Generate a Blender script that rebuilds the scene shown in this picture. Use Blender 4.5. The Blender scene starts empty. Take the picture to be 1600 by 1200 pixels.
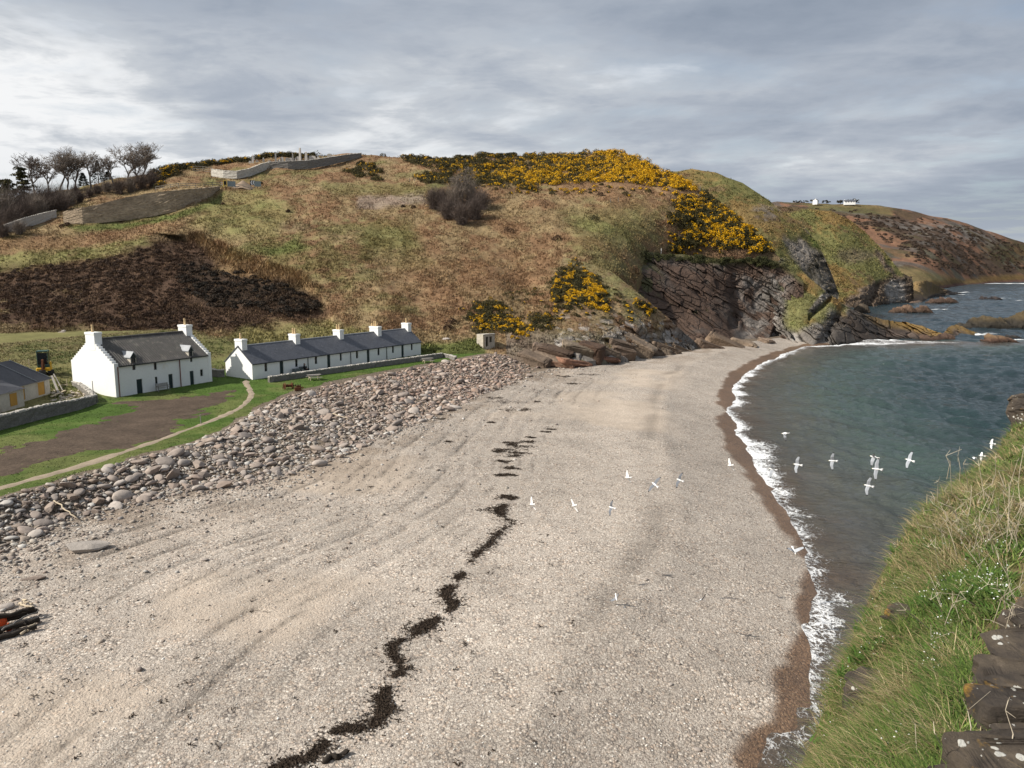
import bpy, math, random
import numpy as np
from mathutils import Vector, Matrix

# ------------------------------------------------------------------ camera, world, sun
scene = bpy.context.scene
RNG = np.random.default_rng(11)
random.seed(5)
FOC, PITCH, CAMZ = 1209.0, math.atan((600 - 413) / 1209.0), 20.0
SP, CP = math.sin(PITCH), math.cos(PITCH)

cam = bpy.data.cameras.new('camera')
cam.sensor_width = 36.0
cam.lens = FOC / 1600 * 36
cam.clip_start = 0.05
cam.clip_end = 60000
camo = bpy.data.objects.new('camera', cam)
camo.location = (0, 0, CAMZ)
camo.rotation_euler = (math.pi / 2 - PITCH, 0, 0)
scene.collection.objects.link(camo)
scene.camera = camo

SUN_AZ = math.atan2(-0.95, -0.30)      # direction towards the sun, measured from +Y clockwise (x, y)
SUN_EL = math.radians(39)
sd = Vector((-0.95, -0.30, 0)).normalized() * math.cos(SUN_EL) + Vector((0, 0, math.sin(SUN_EL)))
sun = bpy.data.lights.new('sun', 'SUN')
sun.energy = 5.0
sun.angle = math.radians(0.6)
sun.color = (1.0, 0.94, 0.85)
suno = bpy.data.objects.new('sun', sun)
suno.rotation_euler = sd.to_track_quat('Z', 'Y').to_euler()
suno.location = (-60, -20, 80)
scene.collection.objects.link(suno)
scene.view_settings.view_transform = 'Standard'
scene.view_settings.look = 'None'
scene.view_settings.exposure = 0.32
scene.view_settings.gamma = 1.0

world = bpy.data.worlds.new('World')
scene.world = world
world.use_nodes = True


class NT:
    """tiny node-graph helper"""
    def __init__(s, tree):
        s.t = tree
        tree.nodes.clear()
    def n(s, kind, ins=None, **props):
        nd = s.t.nodes.new(kind)
        for k, v in props.items():
            setattr(nd, k, v)
        for k, v in (ins or {}).items():
            s.put(nd.inputs[k], v)
        return nd
    def put(s, sock, v):
        if isinstance(v, bpy.types.NodeSocket):
            s.t.links.new(v, sock)
        else:
            sock.default_value = v
    def math(s, op, a, b=None, c=None, clamp=False):
        nd = s.t.nodes.new('ShaderNodeMath')
        nd.operation = op
        nd.use_clamp = clamp
        for i, v in enumerate((a, b, c)):
            if v is not None:
                s.put(nd.inputs[i], v)
        return nd.outputs[0]
    def vmath(s, op, a, b=None):
        nd = s.t.nodes.new('ShaderNodeVectorMath')
        nd.operation = op
        s.put(nd.inputs[0], a)
        if b is not None:
            s.put(nd.inputs[1], b)
        return nd.outputs[0]
    def mix(s, f, a, b, mode='MIX'):
        nd = s.t.nodes.new('ShaderNodeMix')
        nd.data_type = 'RGBA'
        nd.blend_type = mode
        nd.clamp_factor = True
        s.put(nd.inputs[0], f)
        s.put(nd.inputs[6], a if isinstance(a, bpy.types.NodeSocket) else (*a[:3], 1))
        s.put(nd.inputs[7], b if isinstance(b, bpy.types.NodeSocket) else (*b[:3], 1))
        return nd.outputs[2]
    def ramp(s, f, stops, interp='LINEAR'):
        nd = s.t.nodes.new('ShaderNodeValToRGB')
        nd.color_ramp.interpolation = interp
        el = nd.color_ramp.elements
        while len(el) < len(stops):
            el.new(0.5)
        for e, (p, c) in zip(el, stops):
            e.position = p
            e.color = (c, c, c, 1) if isinstance(c, (int, float)) else (*c[:3], 1)
        s.put(nd.inputs[0], f)
        return nd.outputs[0]
    def noise(s, vec, scale, detail=3, rough=0.55, dist=0.0):
        nd = s.n('ShaderNodeTexNoise', {'Vector': vec, 'Scale': scale, 'Detail': detail, 'Roughness': rough, 'Distortion': dist})
        return nd.outputs[0]


# sky: physical sky seen through gaps of a stratocumulus deck laid on a flat ceiling
w = NT(world.node_tree)
sky = w.n('ShaderNodeTexSky', sky_type='NISHITA', sun_disc=False, sun_elevation=SUN_EL, sun_rotation=SUN_AZ)
tc = w.n('ShaderNodeTexCoord')
sep = w.n('ShaderNodeSeparateXYZ', {0: tc.outputs['Generated']})
zz = w.math('ADD', w.math('MAXIMUM', sep.outputs[2], 0.0), 0.085)
px = w.math('DIVIDE', sep.outputs[0], zz)
py = w.math('DIVIDE', sep.outputs[1], zz)
pv = w.n('ShaderNodeCombineXYZ', {0: px, 1: py, 2: 3.1}).outputs[0]
n1 = w.noise(pv, 0.33, 7, 0.58, 0.3)
n2 = w.noise(w.vmath('ADD', pv, (7.3, 2.1, 0)), 1.7, 6, 0.6, 0.3)
n3 = w.noise(w.vmath('MULTIPLY', pv, (0.45, 0.8, 1)), 2.6, 6, 0.65)
m = w.math('ADD', w.math('MULTIPLY', n1, 0.62), w.math('ADD', w.math('MULTIPLY', n2, 0.25), w.math('MULTIPLY', n3, 0.13)))
# a brighter side towards the hidden sun at the left, greyer towards the right
side = w.math('MULTIPLY', sep.outputs[0], -0.15)
m = w.math('ADD', m, side)
cl = w.ramp(m, [(0.36, (2.7, 3.2, 4.0)), (0.44, (3.5, 4.0, 4.8)), (0.50, (4.5, 4.95, 5.65)), (0.55, (6.0, 6.35, 6.8)), (0.595, (9.4, 9.5, 9.6))])
gap = w.ramp(w.math('ADD', w.math('MULTIPLY', n2, 0.6), w.math('MULTIPLY', n3, 0.4)), [(0.50, 0.0), (0.64, 0.40)])
low = w.ramp(sep.outputs[2], [(0.0, (6.1, 6.5, 7.0)), (0.14, (5.6, 6.0, 6.6))])
cl2 = w.mix(w.ramp(sep.outputs[2], [(0.0, 0.55), (0.07, 0.2), (0.16, 0.0)]), cl, low)
skyc = w.mix(gap, cl2, w.vmath('MULTIPLY', sky.outputs[0], (1.0, 1.0, 1.0)))
bg = w.n('ShaderNodeBackground', {'Color': skyc, 'Strength': 0.078})
w.t.links.new(bg.outputs[0], w.n('ShaderNodeOutputWorld').inputs[0])

# ------------------------------------------------------------------ helpers
def ray(u, v):
    a = (np.asarray(u, float) - 800) / FOC
    b = (600 - np.asarray(v, float)) / FOC
    return np.stack([a, CP + b * SP, -SP + b * CP], -1)

def pt(u, v, t):
    return np.array([0, 0, CAMZ]) + ray(u, v) * np.asarray(t, float)[..., None]

def pz(u, v, z):
    r = ray(u, v)
    t = (CAMZ - np.asarray(z, float)) / -r[..., 2]
    return np.array([0, 0, CAMZ]) + r * t[..., None]

def _hash(i, j, k, seed):
    h = (i.astype(np.uint32) * np.uint32(374761393) + j.astype(np.uint32) * np.uint32(668265263)
         + k.astype(np.uint32) * np.uint32(2147483647) + np.uint32(seed * 974711 + 12345))
    h = (h ^ (h >> np.uint32(13))) * np.uint32(1274126177)
    h = (h ^ (h >> np.uint32(15))) * np.uint32(2246822519)
    h = h ^ (h >> np.uint32(16))
    return h.astype(np.float64) / 4294967295.0

def vnoise(P, scale, seed=0):
    P = np.asarray(P, float) / scale
    if P.shape[-1] == 2:
        P = np.concatenate([P, np.zeros(P.shape[:-1] + (1,))], -1)
    i = np.floor(P).astype(np.int64)
    f = P - i
    f = f * f * f * (f * (f * 6 - 15) + 10)
    out = 0
    for dx in (0, 1):
        wx = f[..., 0] if dx else 1 - f[..., 0]
        for dy in (0, 1):
            wy = f[..., 1] if dy else 1 - f[..., 1]
            for dz in (0, 1):
                wz = f[..., 2] if dz else 1 - f[..., 2]
                out = out + wx * wy * wz * _hash(i[..., 0] + dx, i[..., 1] + dy, i[..., 2] + dz, seed)
    return out * 2 - 1

def fbm(P, scale, octv=4, seed=0, gain=0.5):
    out, a, s, tot = 0, 1.0, scale, 0
    P = np.asarray(P, float)
    for o in range(octv):
        out = out + a * vnoise(P + o * 17.31, s, seed + o)
        tot += a
        a *= gain
        s *= 0.5
    return out / tot

def sstep(a, b, x):
    x = np.clip((np.asarray(x, float) - a) / (b - a), 0, 1)
    return x * x * (3 - 2 * x)

def tps(ctrl, lam=1e-4):
    c = np.array(ctrl, float)
    X = c[:, :2] / 100
    y = np.log(c[:, 2])
    def U(r2):
        return 0.5 * r2 * np.log(r2 + 1e-12)
    n = len(X)
    d2 = ((X[:, None] - X[None]) ** 2).sum(-1)
    A = np.zeros((n + 3, n + 3))
    A[:n, :n] = U(d2) + lam * np.eye(n)
    A[:n, n] = 1
    A[:n, n + 1:] = X
    A[n:, :n] = A[:n, n:].T
    sol = np.linalg.solve(A, np.concatenate([y, np.zeros(3)]))
    def ev(u, v):
        q = np.stack([np.asarray(u, float), np.asarray(v, float)], -1) / 100
        o = sol[n] + q @ sol[n + 1:]
        for k in range(n):
            o = o + sol[k] * U(((q - X[k]) ** 2).sum(-1))
        return np.exp(o)
    return ev

def seg_dist(P, L):
    """signed distance of points P (n,2) to polyline L; left of its direction is positive"""
    P = np.asarray(P, float)
    best = np.full(len(P), 1e18)
    sgn = np.ones(len(P))
    L = np.asarray(L, float)[:, :2]
    for a, b in zip(L[:-1], L[1:]):
        ab = b - a
        ap = P - a
        s = np.clip((ap @ ab) / (ab @ ab), 0, 1)
        q = ap - s[:, None] * ab
        d2 = (q ** 2).sum(1)
        c = ab[0] * ap[:, 1] - ab[1] * ap[:, 0]
        k = d2 < best
        best[k] = d2[k]
        sgn[k] = np.where(c[k] >= 0, 1, -1)
    return np.sqrt(best) * sgn

def crom(L, n=6):
    L = np.asarray(L, float)
    Q = np.vstack([2 * L[0] - L[1], L, 2 * L[-1] - L[-2]])
    out = []
    for i in range(1, len(Q) - 2):
        for s in np.linspace(0, 1, n, endpoint=False):
            a, b, c, d = Q[i - 1:i + 3]
            out.append(0.5 * (2 * b + (c - a) * s + (2 * a - 5 * b + 4 * c - d) * s ** 2 + (3 * b - a - 3 * c + d) * s ** 3))
    out.append(L[-1])
    return np.array(out)

def inpoly(u, v, poly):
    u = np.asarray(u, float); v = np.asarray(v, float)
    r = np.zeros(u.shape, bool)
    n = len(poly)
    for i in range(n):
        x1, y1 = poly[i]
        x2, y2 = poly[(i + 1) % n]
        if y1 == y2:
            continue
        c = ((y1 > v) != (y2 > v)) & (u < (x2 - x1) * (v - y1) / (y2 - y1) + x1)
        r ^= c
    return r

def polymask(u, v, poly, soft):
    """soft inside mask of a polygon: 1 inside, 0 outside, blended over about soft units"""
    P = np.stack([np.ravel(u), np.ravel(v)], -1)
    q = np.array(poly + [poly[0]], float)
    d = np.abs(seg_dist(P, q)).reshape(np.shape(u))
    d = np.where(inpoly(u, v, poly), d, -d)
    return sstep(-soft, soft, d)

# ---- object helpers
def tag(o, label=None, cat=None, group=None, kind=None):
    if label: o['label'] = label
    if cat: o['category'] = cat
    if group: o['group'] = group
    if kind: o['kind'] = kind
    return o

def link(o, parent=None):
    scene.collection.objects.link(o)
    if parent is not None:
        o.parent = parent
    return o

def empty(name, loc=(0, 0, 0), rz=0.0, label=None, cat=None, group=None):
    o = bpy.data.objects.new(name, None)
    o.empty_display_size = 0.2
    o.location = loc
    o.rotation_euler = (0, 0, rz)
    link(o)
    return tag(o, label, cat, group)

def mesh_np(name, V, F, mat=None, cols=None, smooth=False, attrs=None):
    V = np.ascontiguousarray(V, np.float32)
    F = np.ascontiguousarray(F, np.int32)
    k = F.shape[1]
    me = bpy.data.meshes.new(name)
    me.vertices.add(len(V))
    me.vertices.foreach_set('co', V.ravel())
    me.loops.add(F.size)
    me.polygons.add(len(F))
    me.loops.foreach_set('vertex_index', F.ravel())
    me.polygons.foreach_set('loop_start', np.arange(0, F.size, k, dtype=np.int32))
    me.polygons.foreach_set('use_smooth', np.full(len(F), smooth))
    if cols is not None:
        at = me.attributes.new('Col', 'FLOAT_COLOR', 'POINT')
        c4 = np.ones((len(V), 4), np.float32)
        c4[:, :3] = cols
        at.data.foreach_set('color', c4.ravel())
    for nm, val in (attrs or {}).items():
        at = me.attributes.new(nm, 'FLOAT', 'POINT')
        at.data.foreach_set('value', np.ascontiguousarray(val, np.float32).ravel())
    me.update(calc_edges=True)
    if mat:
        me.materials.append(mat)
    return me

def mobj(name, me, parent=None):
    return link(bpy.data.objects.new(name, me), parent)

def grid_faces(nr, nc):
    i = np.arange(nr * nc).reshape(nr, nc)
    return np.stack([i[:-1, :-1].ravel(), i[:-1, 1:].ravel(), i[1:, 1:].ravel(), i[1:, :-1].ravel()], 1)

def copy_tree(o, parent=None):
    c = o.copy()
    scene.collection.objects.link(c)
    if parent is not None:
        c.parent = parent
    for ch in list(o.children):
        copy_tree(ch, c)
    return c

class MB:
    """collects faces of ONE part"""
    def __init__(s):
        s.v, s.f, s.m = [], [], []
    def add(s, vs, fs, mi=0):
        o = len(s.v)
        s.v += [tuple(map(float, p)) for p in vs]
        s.f += [tuple(o + i for i in f) for f in fs]
        s.m += [mi] * len(fs)
        return s
    def box(s, c, d, M=None, mi=0, taper=1.0):
        x, y, z = (k / 2 for k in d)
        vs = []
        for sz, k in ((-z, 1), (z, taper)):
            vs += [(-x * k, -y * k, sz), (x * k, -y * k, sz), (x * k, y * k, sz), (-x * k, y * k, sz)]
        out = []
        for p in vs:
            p = Vector(p)
            if M is not None:
                p = M @ p
            out.append(p + Vector(c))
        return s.add(out, [(3, 2, 1, 0), (4, 5, 6, 7), (0, 1, 5, 4), (1, 2, 6, 5), (2, 3, 7, 6), (3, 0, 4, 7)], mi)
    def bar(s, a, b, wd, th=None, mi=0):
        a, b = Vector(a), Vector(b)
        d = b - a
        q = d.to_track_quat('Z', 'Y').to_matrix()
        return s.box((a + b) / 2, (wd, th or wd, d.length), q, mi)
    def tube(s, path, rad, n=6, cap=True, mi=0):
        path = [Vector(p) for p in path]
        if not hasattr(rad, '__len__'):
            rad = [rad] * len(path)
        vs, fs = [], []
        for i, p in enumerate(path):
            d = (path[min(i + 1, len(path) - 1)] - path[max(i - 1, 0)])
            q = d.to_track_quat('Z', 'Y').to_matrix() if d.length > 1e-9 else Matrix.Identity(3)
            for k in range(n):
                a = 2 * math.pi * k / n
                vs.append(p + q @ Vector((math.cos(a) * rad[i], math.sin(a) * rad[i], 0)))
        for i in range(len(path) - 1):
            for k in range(n):
                fs.append((i * n + k, i * n + (k + 1) % n, (i + 1) * n + (k + 1) % n, (i + 1) * n + k))
        if cap:
            fs.append(tuple(range(n - 1, -1, -1)))
            o = (len(path) - 1) * n
            fs.append(tuple(o + k for k in range(n)))
        return s.add(vs, fs, mi)
    def extr(s, poly, ax, a, b, mi=0):
        """polygon (p,q) extruded along axis ax from a to b; p,q are the other two axes in order"""
        def mk(p, q, k):
            return [(k, p, q), (p, k, q), (p, q, k)][ax]
        n = len(poly)
        vs = [mk(p, q, a) for p, q in poly] + [mk(p, q, b) for p, q in poly]
        fs = [tuple(range(n)), tuple(range(2 * n - 1, n - 1, -1))]
        fs += [(i, n + i, n + (i + 1) % n, (i + 1) % n) for i in range(n)]
        return s.add(vs, fs, mi)
    def obj(s, name, mats, parent=None, smooth=False, bevel=0.0):
        me = bpy.data.meshes.new(name)
        me.from_pydata(s.v, [], s.f)
        for mt in (mats if isinstance(mats, (list, tuple)) else [mats]):
            me.materials.append(mt)
        for p, mi in zip(me.polygons, s.m):
            p.material_index = mi
            p.use_smooth = smooth
        import bmesh
        bm = bmesh.new()
        bm.from_mesh(me)
        bmesh.ops.recalc_face_normals(bm, faces=bm.faces)
        if bevel:
            bmesh.ops.bevel(bm, geom=[e for e in bm.edges], offset=bevel, segments=1, affect='EDGES', clamp_overlap=True)
        bm.to_mesh(me)
        bm.free()
        return mobj(name, me, parent)

# ------------------------------------------------------------------ materials
def surf(name, color=None, attr=False, rough=0.85, var=0.25, vs=1.5, var2=0.0, vs2=9.0, bump=0.0, bs=6.0, bdist=0.05,
         spec=0.25, rand=0.0, stretch=None, stain=None, metal=0.0, two=False):
    mt = bpy.data.materials.new(name)
    mt.use_nodes = True
    g = NT(mt.node_tree)
    pos = g.n('ShaderNodeNewGeometry').outputs['Position']
    if stretch:
        pos = g.vmath('MULTIPLY', pos, stretch)
    base = g.n('ShaderNodeAttribute', attribute_name='Col').outputs['Color'] if attr else (*color, 1)
    na = g.noise(pos, vs, 4, 0.6)
    f = g.math('ADD', g.math('MULTIPLY', g.math('SUBTRACT', na, 0.5), 2.4 * var), 1.0)
    if var2:
        nb = g.noise(pos, vs2, 3, 0.6)
        f = g.math('MULTIPLY', f, g.math('ADD', g.math('MULTIPLY', g.math('SUBTRACT', nb, 0.5), 2.4 * var2), 1.0))
    if rand:
        oi = g.n('ShaderNodeObjectInfo').outputs['Random']
        f = g.math('MULTIPLY', f, g.math('ADD', g.math('MULTIPLY', g.math('SUBTRACT', oi, 0.5), 2 * rand), 1.0))
    col = g.mix(1.0, base, g.n('ShaderNodeCombineXYZ', {0: f, 1: f, 2: f}).outputs[0], 'MULTIPLY')
    if stain:
        sc, lo, hi, scol, amt = stain
        k = g.ramp(g.noise(g.vmath('ADD', pos, (31, 17, 5)), sc, 4, 0.6), [(lo, 0.0), (hi, amt)])
        col = g.mix(k, col, scol)
    b = g.n('ShaderNodeBsdfPrincipled', {'Base Color': col, 'Roughness': rough, 'Specular IOR Level': spec, 'Metallic': metal})
    if bump:
        bn = g.n('ShaderNodeBump', {'Strength': bump, 'Distance': bdist, 'Height': g.noise(pos, bs, 5, 0.65)})
        g.put(b.inputs['Normal'], bn.outputs[0])
    g.t.links.new(b.outputs[0], g.n('ShaderNodeOutputMaterial').inputs[0])
    return mt

def ladd(mt):
    return mt
M_HILL = surf('hill_vegetation', attr=True, rough=0.95, var=0.30, vs=0.55, var2=0.55, vs2=3.2, bump=0.9, bs=2.6, bdist=0.35, spec=0.1)
M_FAR = surf('far_vegetation', attr=True, rough=0.95, var=0.35, vs=0.09, var2=0.45, vs2=0.45, bump=0.8, bs=0.4, bdist=2.0, spec=0.1)
M_ROCK = surf('cliff_rock', attr=True, rough=0.85, var=0.35, vs=0.45, var2=0.45, vs2=2.8, bump=0.9, bs=2.2, bdist=0.3, spec=0.25)
M_TUFT = surf('dry_tufts', attr=True, rough=0.9, var=0.2, vs=2.0, spec=0.1)
M_LEAF = surf('gorse_leaf', attr=True, rough=0.8, var=0.25, vs=3.0, spec=0.2)
M_GRASS = surf('lawn_grass', attr=True, rough=0.95, var=0.28, vs=0.7, var2=0.45, vs2=7.0, bump=0.7, bs=9.0, bdist=0.08, spec=0.1)
M_MUD = surf('bare_mud', color=(0.080, 0.058, 0.042), rough=0.95, var=0.55, vs=0.5, var2=0.5, vs2=4.0, bump=0.7, bs=7, bdist=0.08, spec=0.15)
M_PATH = surf('gravel_path', color=(0.29, 0.235, 0.175), rough=0.95, var=0.4, vs=0.9, var2=0.3, vs2=9, bump=0.4, bs=14, bdist=0.04, spec=0.1)
M_STONE = surf('boulder_stone', attr=True, rough=0.85, var=0.22, vs=2.0, var2=0.2, vs2=9, bump=0.5, bs=7, bdist=0.04, spec=0.25)

# ------------------------------------------------------------------ low ground: beach, boulder bank, lawn
WL_PX = [(1192, 1200), (1232, 1140), (1252, 1105), (1256, 1055), (1266, 1000), (1271, 950), (1284, 905), (1262, 845), (1207, 765),
         (1166, 700), (1147, 655), (1145, 625), (1153, 600), (1182, 572), (1255, 543), (1290, 540)]
_w = pz(np.array([p[0] for p in WL_PX]), np.array([p[1] for p in WL_PX]), np.zeros(len(WL_PX)))[:, :2]
WL = crom(np.vstack([[(2.0, -6.0), (6.0, 12.0)], _w, [(95, 196), (140, 205)]]), 4)
T_PX = [(-260, 850, 4.2), (0, 776, 4.2), (100, 749, 4.25), (200, 716, 4.3), (300, 689, 4.3), (365, 660, 4.35), (400, 634, 4.4), (450, 613, 4.5),
        (520, 596, 4.5), (600, 580, 4.5), (680, 566, 4.5), (720, 559, 4.5), (765, 551, 4.5), (830, 548, 4.5), (930, 545, 4.5), (1010, 541, 4.0), (1120, 533, 3.5)]
B_PX = [(-260, 945, 2.4), (0, 866, 2.5), (100, 818, 2.55), (200, 788, 2.6), (300, 766, 2.6), (400, 748, 2.65), (500, 716, 2.7), (600, 672, 2.8),
        (700, 632, 2.8), (760, 606, 2.8), (830, 582, 2.8), (870, 571, 2.7), (930, 566, 2.5), (1010, 556, 2.0), (1120, 542, 1.6)]
TL = np.array([pz(u, v, z)[:2] for u, v, z in T_PX])
BL = np.array([pz(u, v, z)[:2] for u, v, z in B_PX])

def zlawn(P, e):
    return 4.22 + 0.25 * sstep(82, 104, P[:, 1]) + 0.02 * np.clip(e, -5, 45) + 0.10 * np.clip(e - 20, 0, 30)

def zlow(P, full=False):
    P = np.asarray(P, float)
    d = seg_dist(P, WL)
    eT = seg_dist(P, TL)
    eB = seg_dist(P, BL)
    fw = fbm(P, 18, 3, 3)
    dd = d + 1.6 * fw * sstep(2, 14, d)
    zb = np.interp(dd, [-60, -20, -6, 0, 3, 7, 9.5, 12, 20, 30, 45, 65, 120], [-8, -3.2, -1.0, 0, 0.45, 1.15, 1.5, 1.62, 1.85, 2.2, 2.55, 2.9, 3.2])
    # storm ridges running along the shore on the upper beach
    along = fbm(P, 9, 3, 8)
    rid = (0.6 - 1.2 * (1 - np.abs(np.sin(dd * math.pi / 2.6 + 0.9 * fbm(P, 26, 2, 21)))) ** 2.5) + (0.3 - 0.8 * (1 - np.abs(np.sin(dd * math.pi / 1.25 + 1.3 * along))) ** 2.5)
    zb = zb + rid * 0.095 * sstep(15, 26, dd) * (0.35 + 0.65 * sstep(-0.2, 0.35, fbm(P, 16, 3, 31)))
    zb = zb + 0.10 * np.exp(-((dd - 9.0) / 1.0) ** 2) + 0.05 * fbm(P, 2.2, 3, 5) * sstep(2, 8, d) + 0.12 * fbm(P, 7, 2, 6) * sstep(4, 12, d)
    zb = zb + 0.018 * vnoise(P, 0.45, 9) * sstep(2, 8, d)
    wgt = np.clip(eB / np.maximum(eB - eT, 0.5), 0, 1) * sstep(7, -3, P[:, 0])
    z = zb + (zlawn(P, eT) - zb) * sstep(0, 1, wgt)
    return (z, d, eT, eB, wgt) if full else z

def low(u, v):
    """point where the view ray of pixel (u, v) meets the low ground"""
    u = np.atleast_1d(np.asarray(u, float)); v = np.atleast_1d(np.asarray(v, float))
    z = np.full(u.shape, 3.0)
    for _ in range(14):
        P = pz(u, v, z)
        z = 0.5 * z + 0.5 * zlow(P[:, :2])
    P[:, 2] = zlow(P[:, :2])
    return P

XS = np.arange(-92, 80, 0.3)
YS = np.arange(8, 214, 0.3)
gx, gy = np.meshgrid(XS, YS)
P2 = np.stack([gx.ravel(), gy.ravel()], -1)
Z, D, ET, EB, WG = zlow(P2, True)
P3 = np.concatenate([P2, Z[:, None]], 1)
sc = 1.5 * fbm(P2, 7.0, 3, 41) + 0.5 * fbm(P2, 1.6, 2, 43)
wet = 1 - sstep(1.7, 2.3, D + 0.9 * sc + 1.35 * sstep(58, 32, P2[:, 1]))
big = fbm(P2, 26, 3, 51)
med = fbm(P2 * np.array([1.0, 1.0]), 6, 3, 52)
sandy = sstep(0.12, 0.5, fbm(P2, 13, 3, 55) + 0.25 * med) * sstep(6, 10, D) * 0.8
base = np.array([0.510, 0.462, 0.415])
sand = np.array([0.43, 0.36, 0.29])
col = base * (1 + 0.12 * big + 0.10 * med)[:, None]
col = col + (sand - col) * (sandy * 0.7)[:, None]
apron = sstep(12, 1, -EB) * (EB < 0)
col = col + (np.array([0.31, 0.255, 0.205]) - col) * (apron * sstep(-.35, .3, med + .6 * fbm(P2, 3, 3, 59)) * .8)[:, None]
earth = np.array([0.20, 0.165, 0.13])
bankm = sstep(-1.5, 1.5, EB + fbm(P2, 3, 2, 58) * 1.5)
col = col + (earth - col) * bankm[:, None]
wetc = np.array([0.175, 0.103, 0.055])
col = col + (wetc * (1 + 0.3 * med)[:, None] - col) * (wet * 0.93)[:, None]
# storm ridge furrows: their shade is darkened into the beach colour
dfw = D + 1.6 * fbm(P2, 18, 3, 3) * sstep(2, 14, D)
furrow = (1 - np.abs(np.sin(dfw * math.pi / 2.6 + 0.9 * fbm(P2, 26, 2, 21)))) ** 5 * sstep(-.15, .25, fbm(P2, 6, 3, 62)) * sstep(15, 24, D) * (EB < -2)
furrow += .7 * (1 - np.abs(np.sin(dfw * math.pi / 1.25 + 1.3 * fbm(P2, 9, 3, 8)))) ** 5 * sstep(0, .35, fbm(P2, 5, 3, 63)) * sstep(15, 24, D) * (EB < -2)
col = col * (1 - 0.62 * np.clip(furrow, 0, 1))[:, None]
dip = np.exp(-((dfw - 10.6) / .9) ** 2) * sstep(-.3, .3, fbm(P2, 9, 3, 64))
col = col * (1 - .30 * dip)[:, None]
col = col * (1 + .10 * np.exp(-((dfw - 14.5) / 2.2) ** 2))[:, None]
FA = grid_faces(len(YS), len(XS))
keep = (D[FA].max(1) > -45) & (D[FA].min(1) < 105)
FA = FA[keep]
used = np.unique(FA)
remap = np.full(len(P3), -1); remap[used] = np.arange(len(used))

mt = bpy.data.materials.new('shingle')
mt.use_nodes = True
g = NT(mt.node_tree)
pos = g.n('ShaderNodeNewGeometry').outputs['Position']
colA = g.n('ShaderNodeAttribute', attribute_name='Col').outputs['Color']
wetA = g.n('ShaderNodeAttribute', attribute_name='wet').outputs['Fac']
fineA = g.n('ShaderNodeAttribute', attribute_name='sandy').outputs['Fac']
v1 = g.n('ShaderNodeTexVoronoi', {'Vector': pos, 'Scale': 7.5, 'Randomness': 1.0})
v2 = g.n('ShaderNodeTexVoronoi', {'Vector': g.vmath('ADD', pos, (3.7, 9.1, 0.4)), 'Scale': 17.0})
s1 = g.n('ShaderNodeSeparateColor', {0: v1.outputs['Color']})
s2 = g.n('ShaderNodeSeparateColor', {0: v2.outputs['Color']})
pc1 = g.ramp(s1.outputs[0], [(0.0, (0.42, 0.40, 0.39)), (0.22, (0.80, 0.76, 0.72)), (0.5, (1.0, 0.96, 0.90)), (0.72, (1.05, 0.90, 0.78)), (0.9, (1.35, 1.33, 1.27)), (1.0, (1.7, 1.7, 1.65))])
pc2 = g.ramp(s2.outputs[0], [(0.0, (0.55, 0.50, 0.47)), (0.4, (0.92, 0.90, 0.86)), (0.8, (1.12, 1.08, 1.02)), (1.0, (1.5, 1.48, 1.42))])
pick = g.ramp(g.noise(pos, 1.1, 4, 0.65), [(0.40, 0.15), (0.60, 0.85)])
pc = g.mix(pick, pc2, pc1)
pc = g.mix(g.math('MULTIPLY', fineA, 0.75), pc, (1.0, 0.97, 0.93))
crev1 = g.ramp(v1.outputs['Distance'], [(0.30, 1.0), (0.62, 0.52)])
crev2 = g.ramp(v2.outputs['Distance'], [(0.30, 1.0), (0.65, 0.62)])
crev = g.mix(fineA, g.mix(pick, crev2, crev1), (0.95, 0.95, 0.95))
cc = g.mix(1.0, g.mix(1.0, colA, pc, 'MULTIPLY'), crev, 'MULTIPLY')
big2 = g.noise(pos, 0.33, 5, 0.65)
cc = g.mix(1.0, cc, g.ramp(big2, [(0.3, 0.86), (0.7, 1.12)]), 'MULTIPLY')
hgt = g.math('ADD', g.math('MULTIPLY', g.math('SUBTRACT', 1.0, v1.outputs['Distance']), g.math('ADD', pick, 0.2)), g.math('MULTIPLY', g.math('SUBTRACT', 1.0, v2.outputs['Distance']), 0.5))
hgt = g.math('ADD', hgt, g.math('MULTIPLY', s1.outputs[1], 0.6))
bn = g.n('ShaderNodeBump', {'Strength': 0.75, 'Distance': 0.06, 'Height': hgt})
bs = g.n('ShaderNodeBsdfPrincipled', {'Base Color': cc, 'Roughness': g.math('SUBTRACT', 0.9, g.math('MULTIPLY', wetA, 0.45)), 'Specular IOR Level': g.math('ADD', 0.15, g.math('MULTIPLY', wetA, 0.3)), 'Normal': bn.outputs[0]})
g.t.links.new(bs.outputs[0], g.n('ShaderNodeOutputMaterial').inputs[0])
M_SHINGLE = mt
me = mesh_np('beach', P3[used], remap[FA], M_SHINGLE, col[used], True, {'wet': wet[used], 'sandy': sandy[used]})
tag(mobj('beach', me), 'pale shingle beach curving round the bay to the cliff', kind='structure')

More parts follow.
